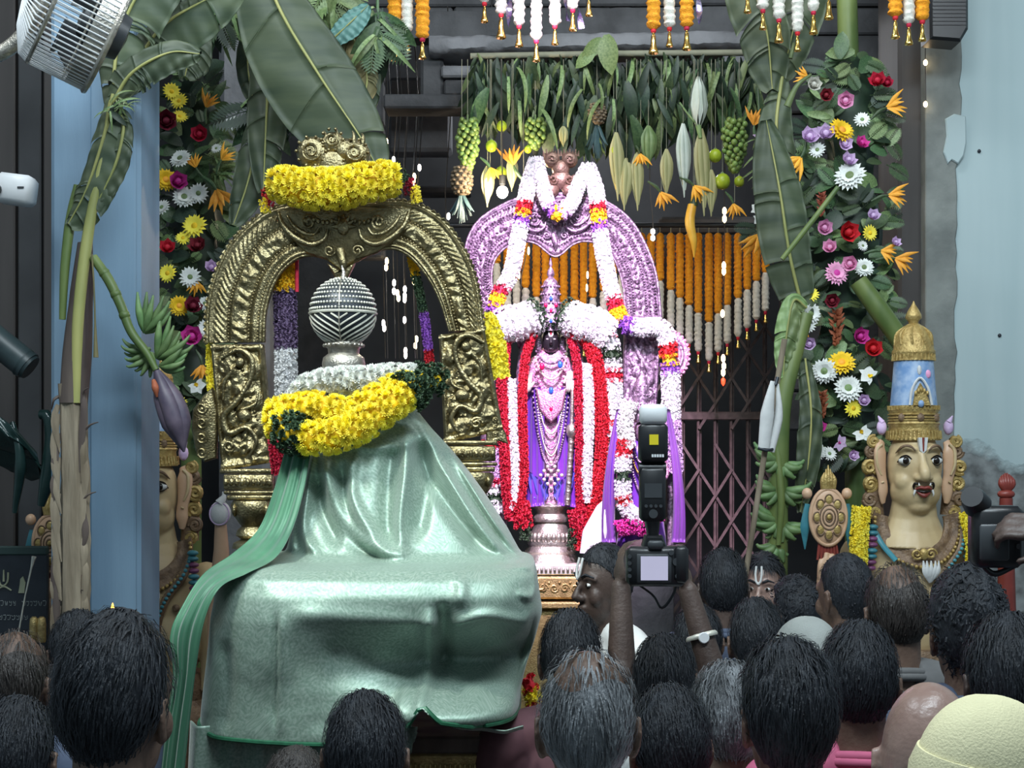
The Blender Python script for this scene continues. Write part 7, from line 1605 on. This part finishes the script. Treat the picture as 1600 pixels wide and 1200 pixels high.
# ================================================================== people (facing +Y is away from the camera)
HZ = 1.59                                    # head centre height of the model, 1.70 tall
HS = 1.18
def hs(q):
    for v in q.V: v[:, 2] = HZ + (v[:, 2] - HZ) * HS
    return q
def caps(q, a, b, r0, r1, n=10): q.tube([a, tuple((np.array(a) + np.array(b)) / 2), b], [r0, (r0 + r1) / 2, r1], n); q.ball(a, r0, n, 8); q.ball(b, r1, n, 8)
def hand(q, wrist, palm_dir, normal, s, curl=.3, spread=1.0):
    """palm and five fingers; palm_dir points wrist to fingers, normal is the back of the hand, s=+1 puts the thumb on +side"""
    w = np.array(wrist, float); f = np.array(palm_dir, float); f /= np.linalg.norm(f); n = np.array(normal, float); n -= f * n.dot(f); n /= np.linalg.norm(n); x = np.cross(f, n) * s
    c = w + f * .05; q.ball(tuple(c), (.001, .001, .001), 4, 3)
    R = np.stack([x, f, n], 1); q.ball(tuple(c), (.040, .052, .017), 14, 10, R=R)
    for k, (off, ln) in enumerate(((.030, .070), (.011, .080), (-.009, .074), (-.028, .058))):
        p = c + x * off * spread + f * .040; d = f
        for j, seg in enumerate((.45, .32, .26)):
            ang = curl * (j + .6); d2 = f * math.cos(ang) - n * math.sin(ang); e = p + d2 * ln * seg; caps(q, tuple(p), tuple(e), .0095 - .0008 * j, .0088 - .0008 * j, 8); p = e
    p = c + x * .034 - f * .02; e = p + x * .026 + f * .022 - n * .008; caps(q, tuple(p), tuple(e), .0115, .010, 8); e2 = e + x * .008 + f * .026 - n * .012 * (1 + curl); caps(q, tuple(e), tuple(e2), .0095, .008, 8)
def head_geo(q):
    q.ball((0, .0, HZ + .012), (.075, .094, .098), 24, 18); q.ball((0, .026, HZ - .045), (.056, .064, .070), 18, 14); q.ball((0, .068, HZ - .088), (.026, .022, .02), 12, 8)
    q.tube([(0, .088, HZ + .012), (0, .104, HZ - .012), (0, .114, HZ - .03), (0, .098, HZ - .042)], [.008, .010, .015, .010], 10); q.ball((-.014, .096, HZ - .034), .010, 8, 6); q.ball((.014, .096, HZ - .034), .010, 8, 6)
    q.ball((0, .088, HZ - .060), (.024, .012, .007), 10, 8); q.ball((0, .086, HZ - .072), (.021, .012, .008), 10, 8)
    for s in (-1, 1):
        q.tube([(s * .012, .090, HZ + .020), (s * .036, .085, HZ + .024), (s * .056, .066, HZ + .016)], [.008, .010, .007], 8); q.ball((s * .042, .062, HZ - .030), (.022, .022, .026), 10, 8)
        R = np.array(rotm(.15, 0, s * .45)); q.ball((s * .079, -.002, HZ - .012), (.008, .021, .032), 12, 10, R=R); q.ball((s * .077, .004, HZ - .036), (.008, .010, .012), 8, 6); q.tube([(s * .083, .012, HZ + .006), (s * .088, -.008, HZ + .016), (s * .088, -.020, HZ - .004), (s * .083, -.012, HZ - .030)], .0045, 6)
    q.tube([(0, -.012, HZ - .03), (0, -.018, HZ - .12), (0, -.022, HZ - .19)], [.056, .056, .066], 16)
def torso_geo(q, g=0.0):
    q.ball((0, -.012, 1.24), (.165 + g, .105 + g, .19 + g), 24, 16); q.ball((0, .0, 1.05), (.145 + g, .105 + g, .17 + g), 20, 14); q.ball((0, 0, .93), (.162 + g, .115 + g, .13 + g), 20, 14)
    for s in (-1, 1): q.tube([(s * .03, -.018, 1.425), (s * .10, -.018, 1.405), (s * .175, -.012, 1.365)], [.050 + g, .055 + g, .060 + g], 12); q.ball((s * .178, -.012, 1.362), .062 + g, 14, 10)
def legs_geo(q, g=0.0):
    for s in (-1, 1): caps(q, (s * .085, 0, .90), (s * .092, .012, .48), .088 + g, .058 + g, 14); caps(q, (s * .092, .012, .48), (s * .095, -.02, .09), .057 + g, .036 + g, 14)
def feet_geo(q):
    for s in (-1, 1): q.ball((s * .098, .06, .036), (.043, .125, .035), 14, 10)
ARMS = {'down': [((-.185, -.01, 1.36), (-.225, -.03, 1.09), (-.215, .05, .86), (0, .18, -1), (-1, 0, 0), 1), ((.185, -.01, 1.36), (.225, -.03, 1.09), (.215, .05, .86), (0, .18, -1), (1, 0, 0), -1)],
        'raised': [((-.18, -.005, 1.40), (-.100, .14, 1.62), (-.098, .185, 1.835), (.10, .10, 1), (-.95, -.3, 0), -1), ((.18, -.005, 1.40), (.145, .14, 1.60), (.085, .185, 1.825), (-.30, .15, 1), (.9, -.45, 0), 1)],
        'one_up': [((-.185, -.01, 1.36), (-.225, -.03, 1.09), (-.215, .05, .86), (0, .18, -1), (-1, 0, 0), 1), ((.18, -.005, 1.40), (.250, .08, 1.63), (.165, .135, 1.85), (-.85, .1, .35), (.3, -.75, .6), -1)]}
def arms_geo(q, pose, g=0.0, sleeve=False):
    for sh, el, wr, pd, nn, s in ARMS[pose]:
        if sleeve: e2 = tuple(np.array(sh) * .35 + np.array(el) * .65); caps(q, sh, e2, .056 + g, .046 + g, 12)
        else: caps(q, sh, el, .054, .041, 12); caps(q, el, wr, .040, .027, 12); hand(q, wr, pd, nn, s, .28 if wr[2] < 1.2 else .75)
def solid(q, name, m_, voxel, it):
    t_ = thing('tmp_root', None, None); o = remesh_build(q, name, m_, t_, voxel, it); me = o.data; bpy.data.objects.remove(o); bpy.data.objects.remove(t_); return me
BODY = {}; SHIRT = {}
for pose in ARMS:
    q = M(); head_geo(q); hs(q); torso_geo(q); legs_geo(q); feet_geo(q); arms_geo(q, pose); BODY[pose] = solid(q, 'body', 'skin', .0052, 3)
    q = M(); torso_geo(q, .014); arms_geo(q, pose, .012, True); SHIRT[pose] = solid(q, 'shirt', 'white_cloth', .011, 3)
q = M(); legs_geo(q, .014); q.ball((0, 0, .93), (.178, .13, .12), 18, 12); TROU = solid(q, 'trousers', 'blue_cloth', .014, 3)
q = M(); n_ = 30
for r_ in (0, 1): q.tube([((.068 + .006 * r_) * math.cos(a), -.014 + (.066 + .006 * r_) * math.sin(a), 1.435 - .012 * r_ + .018 * -math.sin(a)) for a in np.linspace(0, 2 * PI, n_, endpoint=False)], .012, 8, closed=True)
COLLAR = q.mesh('collar', ['white_cloth'])
def recol(me, m_):
    k_ = me.name.split('.')[0] + m_
    if k_ not in RC: c = me.copy(); c.materials.clear(); c.materials.append(MATS[m_]); RC[k_] = c
    return RC[k_]
RC = {}
def recol_of(key, me, m_):
    k_ = (key, m_)
    if k_ not in RC: c = me.copy(); c.materials.clear(); c.materials.append(MATS[m_]); RC[k_] = c
    return RC[k_]
def skull(lon, lat, k=1.0):
    """lon 0 = back of head, +-pi = face"""
    return np.array((.077 * k * math.cos(lat) * math.sin(lon), .001 - .096 * k * math.cos(lat) * math.cos(lon), HZ + .012 + .100 * k * math.sin(lat)))
def hairline(lon):
    """lowest latitude with hair"""
    a = abs(lon); return np.interp(a, [0, .9, 1.35, 1.62, 1.85, 2.3, PI], [-1.02, -.85, -.18, -.05, .30, .52, .60])
def hair_mesh(kind, seed):
    rnd = random.Random(seed); q = M(); nu, nv = 48, 26
    thick = {'short': .05, 'quiff': .11, 'curly': .16, 'thin': .03, 'crop': .022, 'bald': .025, 'long': .09}[kind]
    def inside(lon, lat):
        if lat < hairline(lon): return False
        if kind == 'bald' and lat > .25 + .12 * math.sin(3 * lon) : return False
        if kind == 'thin' and (lat > .55 and rnd.random() < .55): return False
        return True
    # shell
    G = np.zeros((nv, nu, 3))
    for j in range(nu):
        lon = -PI + 2 * PI * j / nu; lo = hairline(lon); hi = PI / 2 if kind not in ('bald', 'thin') else (.28 if kind == 'bald' else .62) + .1 * math.sin(3 * lon)
        if kind == 'long': lo = min(lo, np.interp(abs(lon), [0, 1.2, 1.6, PI], [-1.25, -1.2, -.1, .6]))
        for i in range(nv):
            v = i / (nv - 1); lat = lo + (hi - lo) * v; edge = min(1, v * 5) * (1 if kind not in ('bald', 'thin') else min(1, (1 - v) * 5))
            lump = noise.noise(Vector((lon * 2.2, lat * 2.6, seed))) * .5 + .5
            up = 1 + (.6 * max(0, math.sin(lat)) if kind in ('quiff', 'curly') else .25 * max(0, math.sin(lat)))
            k = 1 + .004 + thick * edge * (.55 + .65 * lump) * up * (.45 if (kind != 'curly' and kind != 'long' and lat < -.3) else 1)
            G[i, j] = skull(lon, lat, k)
    q.grid(G, wrap=True)
    # tufts
    N_ = {'short': 3000, 'quiff': 3000, 'curly': 2200, 'thin': 2200, 'crop': 1400, 'bald': 1000, 'long': 3000}[kind]
    cr = skull(PI + rnd.uniform(-.5, .5), rnd.uniform(.95, 1.25))
    for _ in range(N_):
        lon = rnd.uniform(-PI, PI); lat = math.asin(rnd.uniform(math.sin(-1.02), 1))
        if not inside(lon, lat): continue
        low = lat < -.3 and kind not in ('curly', 'long')
        k = 1 + thick * rnd.uniform(.55, 1.25) * (1 + .45 * max(0, math.sin(lat))) * (.5 if low else 1); p = skull(lon, lat, k); nrm = p - np.array((0, 0, HZ)); nrm /= np.linalg.norm(nrm)
        fl = p - cr; fl -= nrm * fl.dot(nrm); fl /= np.linalg.norm(fl) + 1e-6; side = np.cross(nrm, fl)
        if kind == 'curly': a = rnd.uniform(0, 6.28); fl = fl * math.cos(a) + side * math.sin(a)
        else: a = rnd.gauss(0, .14) + .5 * noise.noise(Vector((lon * 1.5, lat * 1.5, seed + 9))); fl = fl * math.cos(a) + side * math.sin(a)
        side = np.cross(nrm, fl); L_ = rnd.uniform(.022, .05) * {'crop': .5, 'curly': .7, 'short': .9, 'bald': .7}.get(kind, 1) * (.5 if low else 1); w = rnd.uniform(.0006, .0016) * (1.5 if kind == 'curly' else 1); lift = rnd.uniform(-.002, .0015) * (2.4 if kind == 'curly' else 1)
        p0 = p - nrm * .002; p1 = p + fl * L_ * .5 + nrm * (lift + .001); p2 = p + fl * L_ - nrm * (.26 * L_ if kind != 'curly' else .3 * L_)
        q.add([p0 - side * w, p0 + side * w, p1 - side * w * 1.1, p1 + side * w * 1.1, p2], [(0, 1, 3, 2), (2, 3, 4)])
    return q
HAIR = {}
def hair_me(kind, m_, seed=0):
    k_ = (kind, m_, seed)
    if k_ not in HAIR:
        if ('g', kind, seed) not in HAIR: HAIR[('g', kind, seed)] = hs(hair_mesh(kind, seed))
        HAIR[k_] = HAIR[('g', kind, seed)].mesh('hair', [m_])
    return HAIR[k_]
q = M()
for s in (-1, 1): q.ball((s * .030, .083, HZ + .002), (.0115, .008, .0055), 10, 8)
EYES = hs(q).mesh('eyes', ['eye_white']); q = M()
for s in (-1, 1): q.ball((s * .030, .0895, HZ + .002), (.0055, .003, .0055), 8, 6)
IRIS = hs(q).mesh('iris', ['eye_dark']); q = M()
for s in (-1, 1): q.tube([(s * .014, .100, HZ + .024), (s * .034, .096, HZ + .031), (s * .056, .076, HZ + .023)], [.003, .004, .002], 6)
BROW = hs(q).mesh('eyebrows', ['black_hair'])
def person(label, hx, top, w, hair='short', hm='black_hair', skin='skin', shirt='white_cloth', pose='down', turn=0.0, d=None, seed=0, ext=None, hw=.168, tilt=0.0):
    """head centre column hx, top of hair row, head width w in pixels"""
    d = d or hw * FPX / w; zt = HC + (HY - top) * d / FPX; sc = zt / (1.738 if hair not in ('bald', 'crop', 'none') else 1.724)
    t_ = thing('person', label, 'person', ((hx - 800) * d / FPX, d, 0), 'people in the crowd'); t_.rotation_euler = (0, 0, turn)
    t_.scale = (min(1.08, max(.92, sc)),) * 2 + (sc,)
    def ch(nm, me): o = bpy.data.objects.new(nm, me); COL.objects.link(o); o.parent = t_; return o
    b = ch('body', recol_of('body' + pose, BODY[pose], skin))
    if hair != 'none': h = ch('hair', hair_me(hair, hm, seed))
    if shirt: s_ = ch('shirt', recol_of('shirt' + pose, SHIRT[pose], shirt)); c = bpy.data.objects.new('collar', recol_of('collar', COLLAR, shirt)); COL.objects.link(c); c.parent = s_
    ch('trousers', TROU)
    if abs(turn) > .6: e = ch('eyes', EYES); i_ = bpy.data.objects.new('iris', IRIS); COL.objects.link(i_); i_.parent = e; ch('eyebrows', BROW)
    return t_
def sk(label, *a, **k): return person(label, *a, **k)
sk('man with swept-up black hair seen from behind at the lower left', 180, 955, 172, 'quiff', shirt='grey_cloth', seed=1, turn=-.25)
sk('person with thinning brown-grey hair at the left edge below the notice board', 22, 975, 128, 'thin', 'brown_hair', shirt='blue_cloth', seed=2, d=3.1)
sk('dark-haired person at the bottom left corner', 22, 1080, 132, 'short', shirt='grey_cloth', seed=3, d=2.62)
sk('dark-haired person half hidden behind the man with swept-up hair', 122, 948, 96, 'short', shirt='blue_cloth', seed=4, turn=.3)
sk('dark head between the left edge people', 78, 1046, 90, 'curly', shirt='grey_cloth', seed=5, d=3.3)
sk('black-haired person in the centre foreground before the silk drape', 571, 1072, 142, 'short', shirt='blue_cloth', seed=6)
sk('brown-topped head low at the bottom edge before the drape', 462, 1166, 84, 'crop', 'brown_hair', 'light_skin', 'maroon_cloth', seed=7, d=2.9)
sk('balding grey-haired man in the foreground below the main deity', 918, 1000, 148, 'thin', 'grey_hair', 'skin', 'white_cloth', seed=8, d=2.28)
sk('dark-haired person right of the balding grey man', 1046, 1062, 118, 'short', shirt='maroon_cloth', seed=9, turn=.25, d=2.64)
PH = sk('photographer with both arms raised holding a flash camera', 1038, 985, 104, 'short', skin='dark_skin', shirt='white_cloth', pose='raised', seed=10, d=3.35)
sk('dark head at the right edge of the silk drape', 892, 946, 92, 'short', shirt='maroon_cloth', seed=11, d=3.45)
sk('grey-streaked head left of the large black-haired one', 1140, 1030, 112, 'long', 'grey_hair', shirt='white_cloth', seed=12, d=3.0)
sk('large black-haired head in the right foreground', 1232, 992, 158, 'long', shirt='pink_cloth', seed=13, turn=.15, d=2.40)
sk('tall dark-haired head behind the large black-haired one', 1342, 962, 118, 'short', shirt='pink_cloth', seed=14, d=2.85, turn=-.2)
sk('man with close-cropped hair and visible ear before the guardian bust', 1322, 864, 88, 'crop', shirt='white_cloth', seed=15, turn=.5)
sk('balding brown-haired man below the guardian bust', 1402, 872, 104, 'thin', 'brown_hair', 'skin', 'grey_cloth', seed=16, d=3.6)
sk('curly-haired person at the right below the raised camcorder', 1512, 888, 134, 'curly', shirt='blue_cloth', seed=17, d=3.15)
PR = sk('person at the right edge raising a black camcorder', 1576, 948, 128, 'short', 'black_hair', 'dark_skin', 'grey_cloth', pose='one_up', seed=18, d=2.62)
sk('bald shiny-headed man at the bottom right', 1452, 1062, 132, 'none', skin='light_skin', shirt='white_cloth', seed=19, turn=-.3, d=2.14, hw=.155)
sk('dark-haired person in the middle distance left of the grey cap', 1182, 928, 92, 'short', shirt='blue_cloth', seed=20, d=3.9)
sk('dark-haired person just behind the grey cap', 1244, 902, 82, 'curly', shirt='white_cloth', seed=21, d=4.65, turn=.6)
sk('dark figure before the lattice gate right of the raised camera', 1130, 852, 74, 'short', skin='dark_skin', shirt='blue_cloth', seed=22, d=4.6)
sk('dark-haired person hidden between the photographer arms', 1090, 940, 80, 'short', shirt='grey_cloth', seed=24, d=4.4)
# priest in profile and man with marked forehead
P1 = sk('priest in profile with shaven forehead and white sect mark', 946, 848, 84, 'crop', 'black_hair', 'dark_skin', 'white_cloth', seed=25, turn=2.05, d=4.45)
P2 = sk('man with white forehead mark beside the banana bunch facing the camera', 1194, 858, 62, 'short', 'black_hair', 'light_skin', 'white_cloth', seed=26, turn=2.75, d=5.05)
for p_ in (P1, P2):
    q = M(); 
    for s in (-1, 1): q.tube([(s * .010, .091, HZ + .075), (s * .012, .099, HZ + .05), (s * .009, .103, HZ + .028), (0, .106, HZ + .018)], .0042, 6)
    hs(q); q.build('forehead_mark', 'white_cloth', None); o = bpy.context.scene.collection.objects[-1]
    o.parent = p_; o.location = (0, 0, 0); o.data.transform(Matrix.Translation(Vector(BASE[o.name])))
# caps on two people
def cap_person(label, hx, top, w, m_, d, brim, seed, turn=0.0, clabel='', skin='skin'):
    p_ = sk(label, hx, top + 4, w, 'crop', skin=skin, shirt='blue_cloth', seed=seed, d=d, turn=turn); q = M(); nu, nv = 40, 16; G = np.zeros((nv, nu, 3))
    for j in range(nu):
        lon = -PI + 2 * PI * j / nu
        for i in range(nv): v = i / (nv - 1); lat = .02 + (PI / 2 - .02) * v; G[i, j] = skull(lon, lat, 1.10 + .05 * math.sin(PI * v) + .012 * noise.noise(Vector((lon, lat * 2, seed))))
    q.grid(G, wrap=True)
    G = np.zeros((5, nu, 3))
    for j in range(nu):
        lon = -PI + 2 * PI * j / nu
        for i, (lt_, k_) in enumerate(((.0, 1.13), (.02, 1.185), (.22, 1.20), (.40, 1.17), (.42, 1.12))): G[i, j] = skull(lon, lt_ + .12 * math.cos(lon + .8), k_)
    q.grid(G, wrap=True)
    c = thing('cap', clabel, 'cap', p_.location); c.rotation_euler = p_.rotation_euler; c.scale = p_.scale; me = hs(q).mesh('crown', [m_]); o = bpy.data.objects.new('crown', me); COL.objects.link(o); o.parent = c
    q = M(); G = np.zeros((8, 24, 3))
    for j in range(24):
        lon = PI - 1.1 + 2.2 * j / 23
        for i in range(8): v = i / 7; b_ = skull(lon, .03, 1.10); G[i, j] = b_ + np.array((0, .075 * v * max(.2, math.sin(PI * (j + .5) / 24)), -.02 * v * v + .004))
    q.slab(G, (0, 0, -.003)); o = bpy.data.objects.new('brim', hs(q).mesh('brim', [m_])); COL.objects.link(o); o.parent = c
cap_person('person under the cream cap at the bottom right corner', 1542, 1096, 172, 'cream_cap', 1.74, True, 31, -1.0, 'cream cloth cap on the head at the bottom right corner')
cap_person('person under the grey cap in the right crowd', 1262, 966, 84, 'grey_cap', 3.25, True, 32, .3, 'ribbed grey cap in the middle of the right crowd')
# pointing hand low by the platform: person behind the grey-haired man
# ------------------------------------------------------------------ held cameras
def on_person(p_, name, label, cat):
    return thing(name, label, cat, p_.location)
def local_to_world(p_, v): return Matrix.LocRotScale(p_.location, p_.rotation_euler, p_.scale) @ Vector(v)
cb = wpt(1022, 888, 3.14); KC = 3.14 / FPX
cm = thing('flash_camera', 'black camera with tall flash unit held up by the photographer', 'camera', tuple(wpt(1022, 915, 3.14)))
DCM = 3.14
q = M(DCM); q.rbox((1024, 884, 0), (92, 62, 44), 7); q.build('body', 'black_plastic', cm)
q = M(DCM); q.plate([(1002, 856), (1008, 836), (1034, 836), (1042, 856)], -18, 14, 4); q.rbox((1062, 880, 8), (22, 58, 40), 6); q.build('prism_and_grip', 'black_plastic', cm)
q = M(DCM); q.rbox((1020, 886, 22), (54, 44, 3), 1); q.build('screen_frame', 'grey_plastic', cm)
q = M(DCM); q.box((1020, 886, 24), (42, 37, 1)); q.build('screen', 'screen_glow', cm)
for (x, y, r) in ((982, 868, 3), (982, 878, 3), (982, 888, 3), (982, 898, 3), (1054, 876, 6), (1056, 898, 4), (1046, 862, 4)): q = M(DCM); q.tube([(x, y, 20), (x, y, 25)], r, 12); q.build('button', 'grey_plastic', cm)
q = M(DCM); q.tube([(1018, 884, -20), (1018, 884, -100)], [34, 32, 36], 24); q.build('lens', 'black_plastic', cm)
q = M(DCM); q.rbox((1022, 850, 22), (24, 14, 8), 3); q.build('viewfinder', 'grey_plastic', cm)
fl = M(DCM); fl.rbox((1019, 772, 0), (40, 84, 34), 5); fl.tube([(1019, 812, 0), (1020, 838, 0)], [13, 9], 12); fl = fl.build('flash_body', 'black_plastic', cm)
q = M(DCM); q.box((1019, 766, 17.5), (27, 22, 1.5)); q.build('flash_display', 'grey_plastic', fl)
for i in range(4): q = M(DCM); q.tube([(1008 + 7.5 * i, 790, 16), (1008 + 7.5 * i, 790, 19)], 2.6, 10); q.build('button', 'grey_plastic', fl)
q = M(DCM); q.tube([(1019, 802, 15), (1019, 802, 19)], 7, 16); q.build('dial', 'grey_plastic', fl)
q = M(DCM); q.tube([(998, 733, 2), (1040, 733, 2)], 11, 14); q.build('tilt_hinge', 'black_plastic', fl)
q = M(DCM); q.rbox((1020, 692, 2), (45, 62, 30), 6); q.build('flash_head', 'black_plastic', cm)
q = M(DCM); q.box((1020, 687, 17.6), (14, 16, 1)); mat('sticker', (.75, .62, .02), .5, 0, var=.03); q.build('yellow_sticker', 'sticker', cm)
q = M(DCM)
for i in range(5): q.box((1018 + 4 * i, 712, 17.4), (3, 4.4, .8))
q.build('maker_mark', 'white_plastic', cm)
q = M(DCM); q.rbox((1020, 648, 2), (42, 32, 32), 6); q.build('diffuser', 'white_plastic', cm)
q = M(DCM); q.tube([(1060, 905, -6), (1052, 930, -4), (1034, 950, 0), (1020, 930, -6), (984, 905, -6)], 2.5, 8, flat=.4, spline=24); q.build('strap', 'black_plastic', cm)
# wristwatch
ww = thing('wristwatch', 'silver watch on the right wrist of the photographer', 'watch', tuple(wpt(1122, 1036, 3.1)))
p = local_to_world(PH, tuple(np.array(ARMS['raised'][1][1]) * .55 + np.array(ARMS['raised'][1][2]) * .45)); a = (Vector(ARMS['raised'][1][2]) - Vector(ARMS['raised'][1][1])).normalized(); R = np.array(aim(a))
q = M(); q.tube([tuple(R @ np.array((.036 * math.cos(t), .036 * math.sin(t), 0)) + np.array(p)) for t in np.linspace(0, 2 * PI, 28, endpoint=False)], .004, 8, closed=True, flat=1.8); q.build('strap', 'pale_silver', ww)
q = M(); q.lathe((0, 0, 0), [(.012, 0), (.014, .004), (.012, .007)], 18, R=np.array(aim((0.1, -1, .1)))); q.V[-1] += np.array(p) + np.array((0, -.036, 0)); q.build('dial', 'white_plastic', ww)
# camcorder at the right
vc = thing('camcorder', 'black camcorder raised at the right edge', 'camera', tuple(wpt(1552, 890, 2.83)))
DV = 2.83
q = M(DV); q.rbox((1556, 838, 0), (78, 96, 50), 10); q.build('body', 'black_plastic', vc)
q = M(DV); q.tube([(1528, 790, 0), (1518, 780, 10), (1512, 775, 20)], [22, 20, 17], 18); q.build('lens_hood', 'black_plastic', vc)
q = M(DV); q.rbox((1545, 846, 26), (46, 56, 6), 3); q.build('flip_screen', 'grey_plastic', vc)
q = M(DV); q.tube([(1530, 880, 8), (1552, 896, 6), (1584, 884, 4)], [4, 5, 4], 10, spline=14); q.build('grip_strap', 'black_plastic', vc)
for (x, y) in ((1582, 820), (1582, 836), (1582, 852)): q = M(DV); q.tube([(x, y, 22), (x, y, 27)], 4, 12); q.build('button', 'grey_plastic', vc)
# candle flame glimpsed behind the swept-up hair
fm = thing('oil_lamp', 'tiny oil lamp flame glowing behind the swept-up hair on the left', 'lamp', (wpt(176, 0, 3.45).x, 3.45, 0))
q = M(3.45); q.lathe((176, 942, 0), [(.5, 0), (2.6, 7), (3.6, 14), (2.4, 21), (.8, 23)], 10); q.build('flame', 'flame', fm)
q = M(3.45); q.lathe((176, 964, 0), [(3, 0), (12, 2), (14, 8), (6, 14), (4, 30), (4, 300), (10, 320), (40, 900), (44, HY + HC / (3.45 / FPX) - 964)], 16); q.build('lamp_stand', 'old_gold', fm)
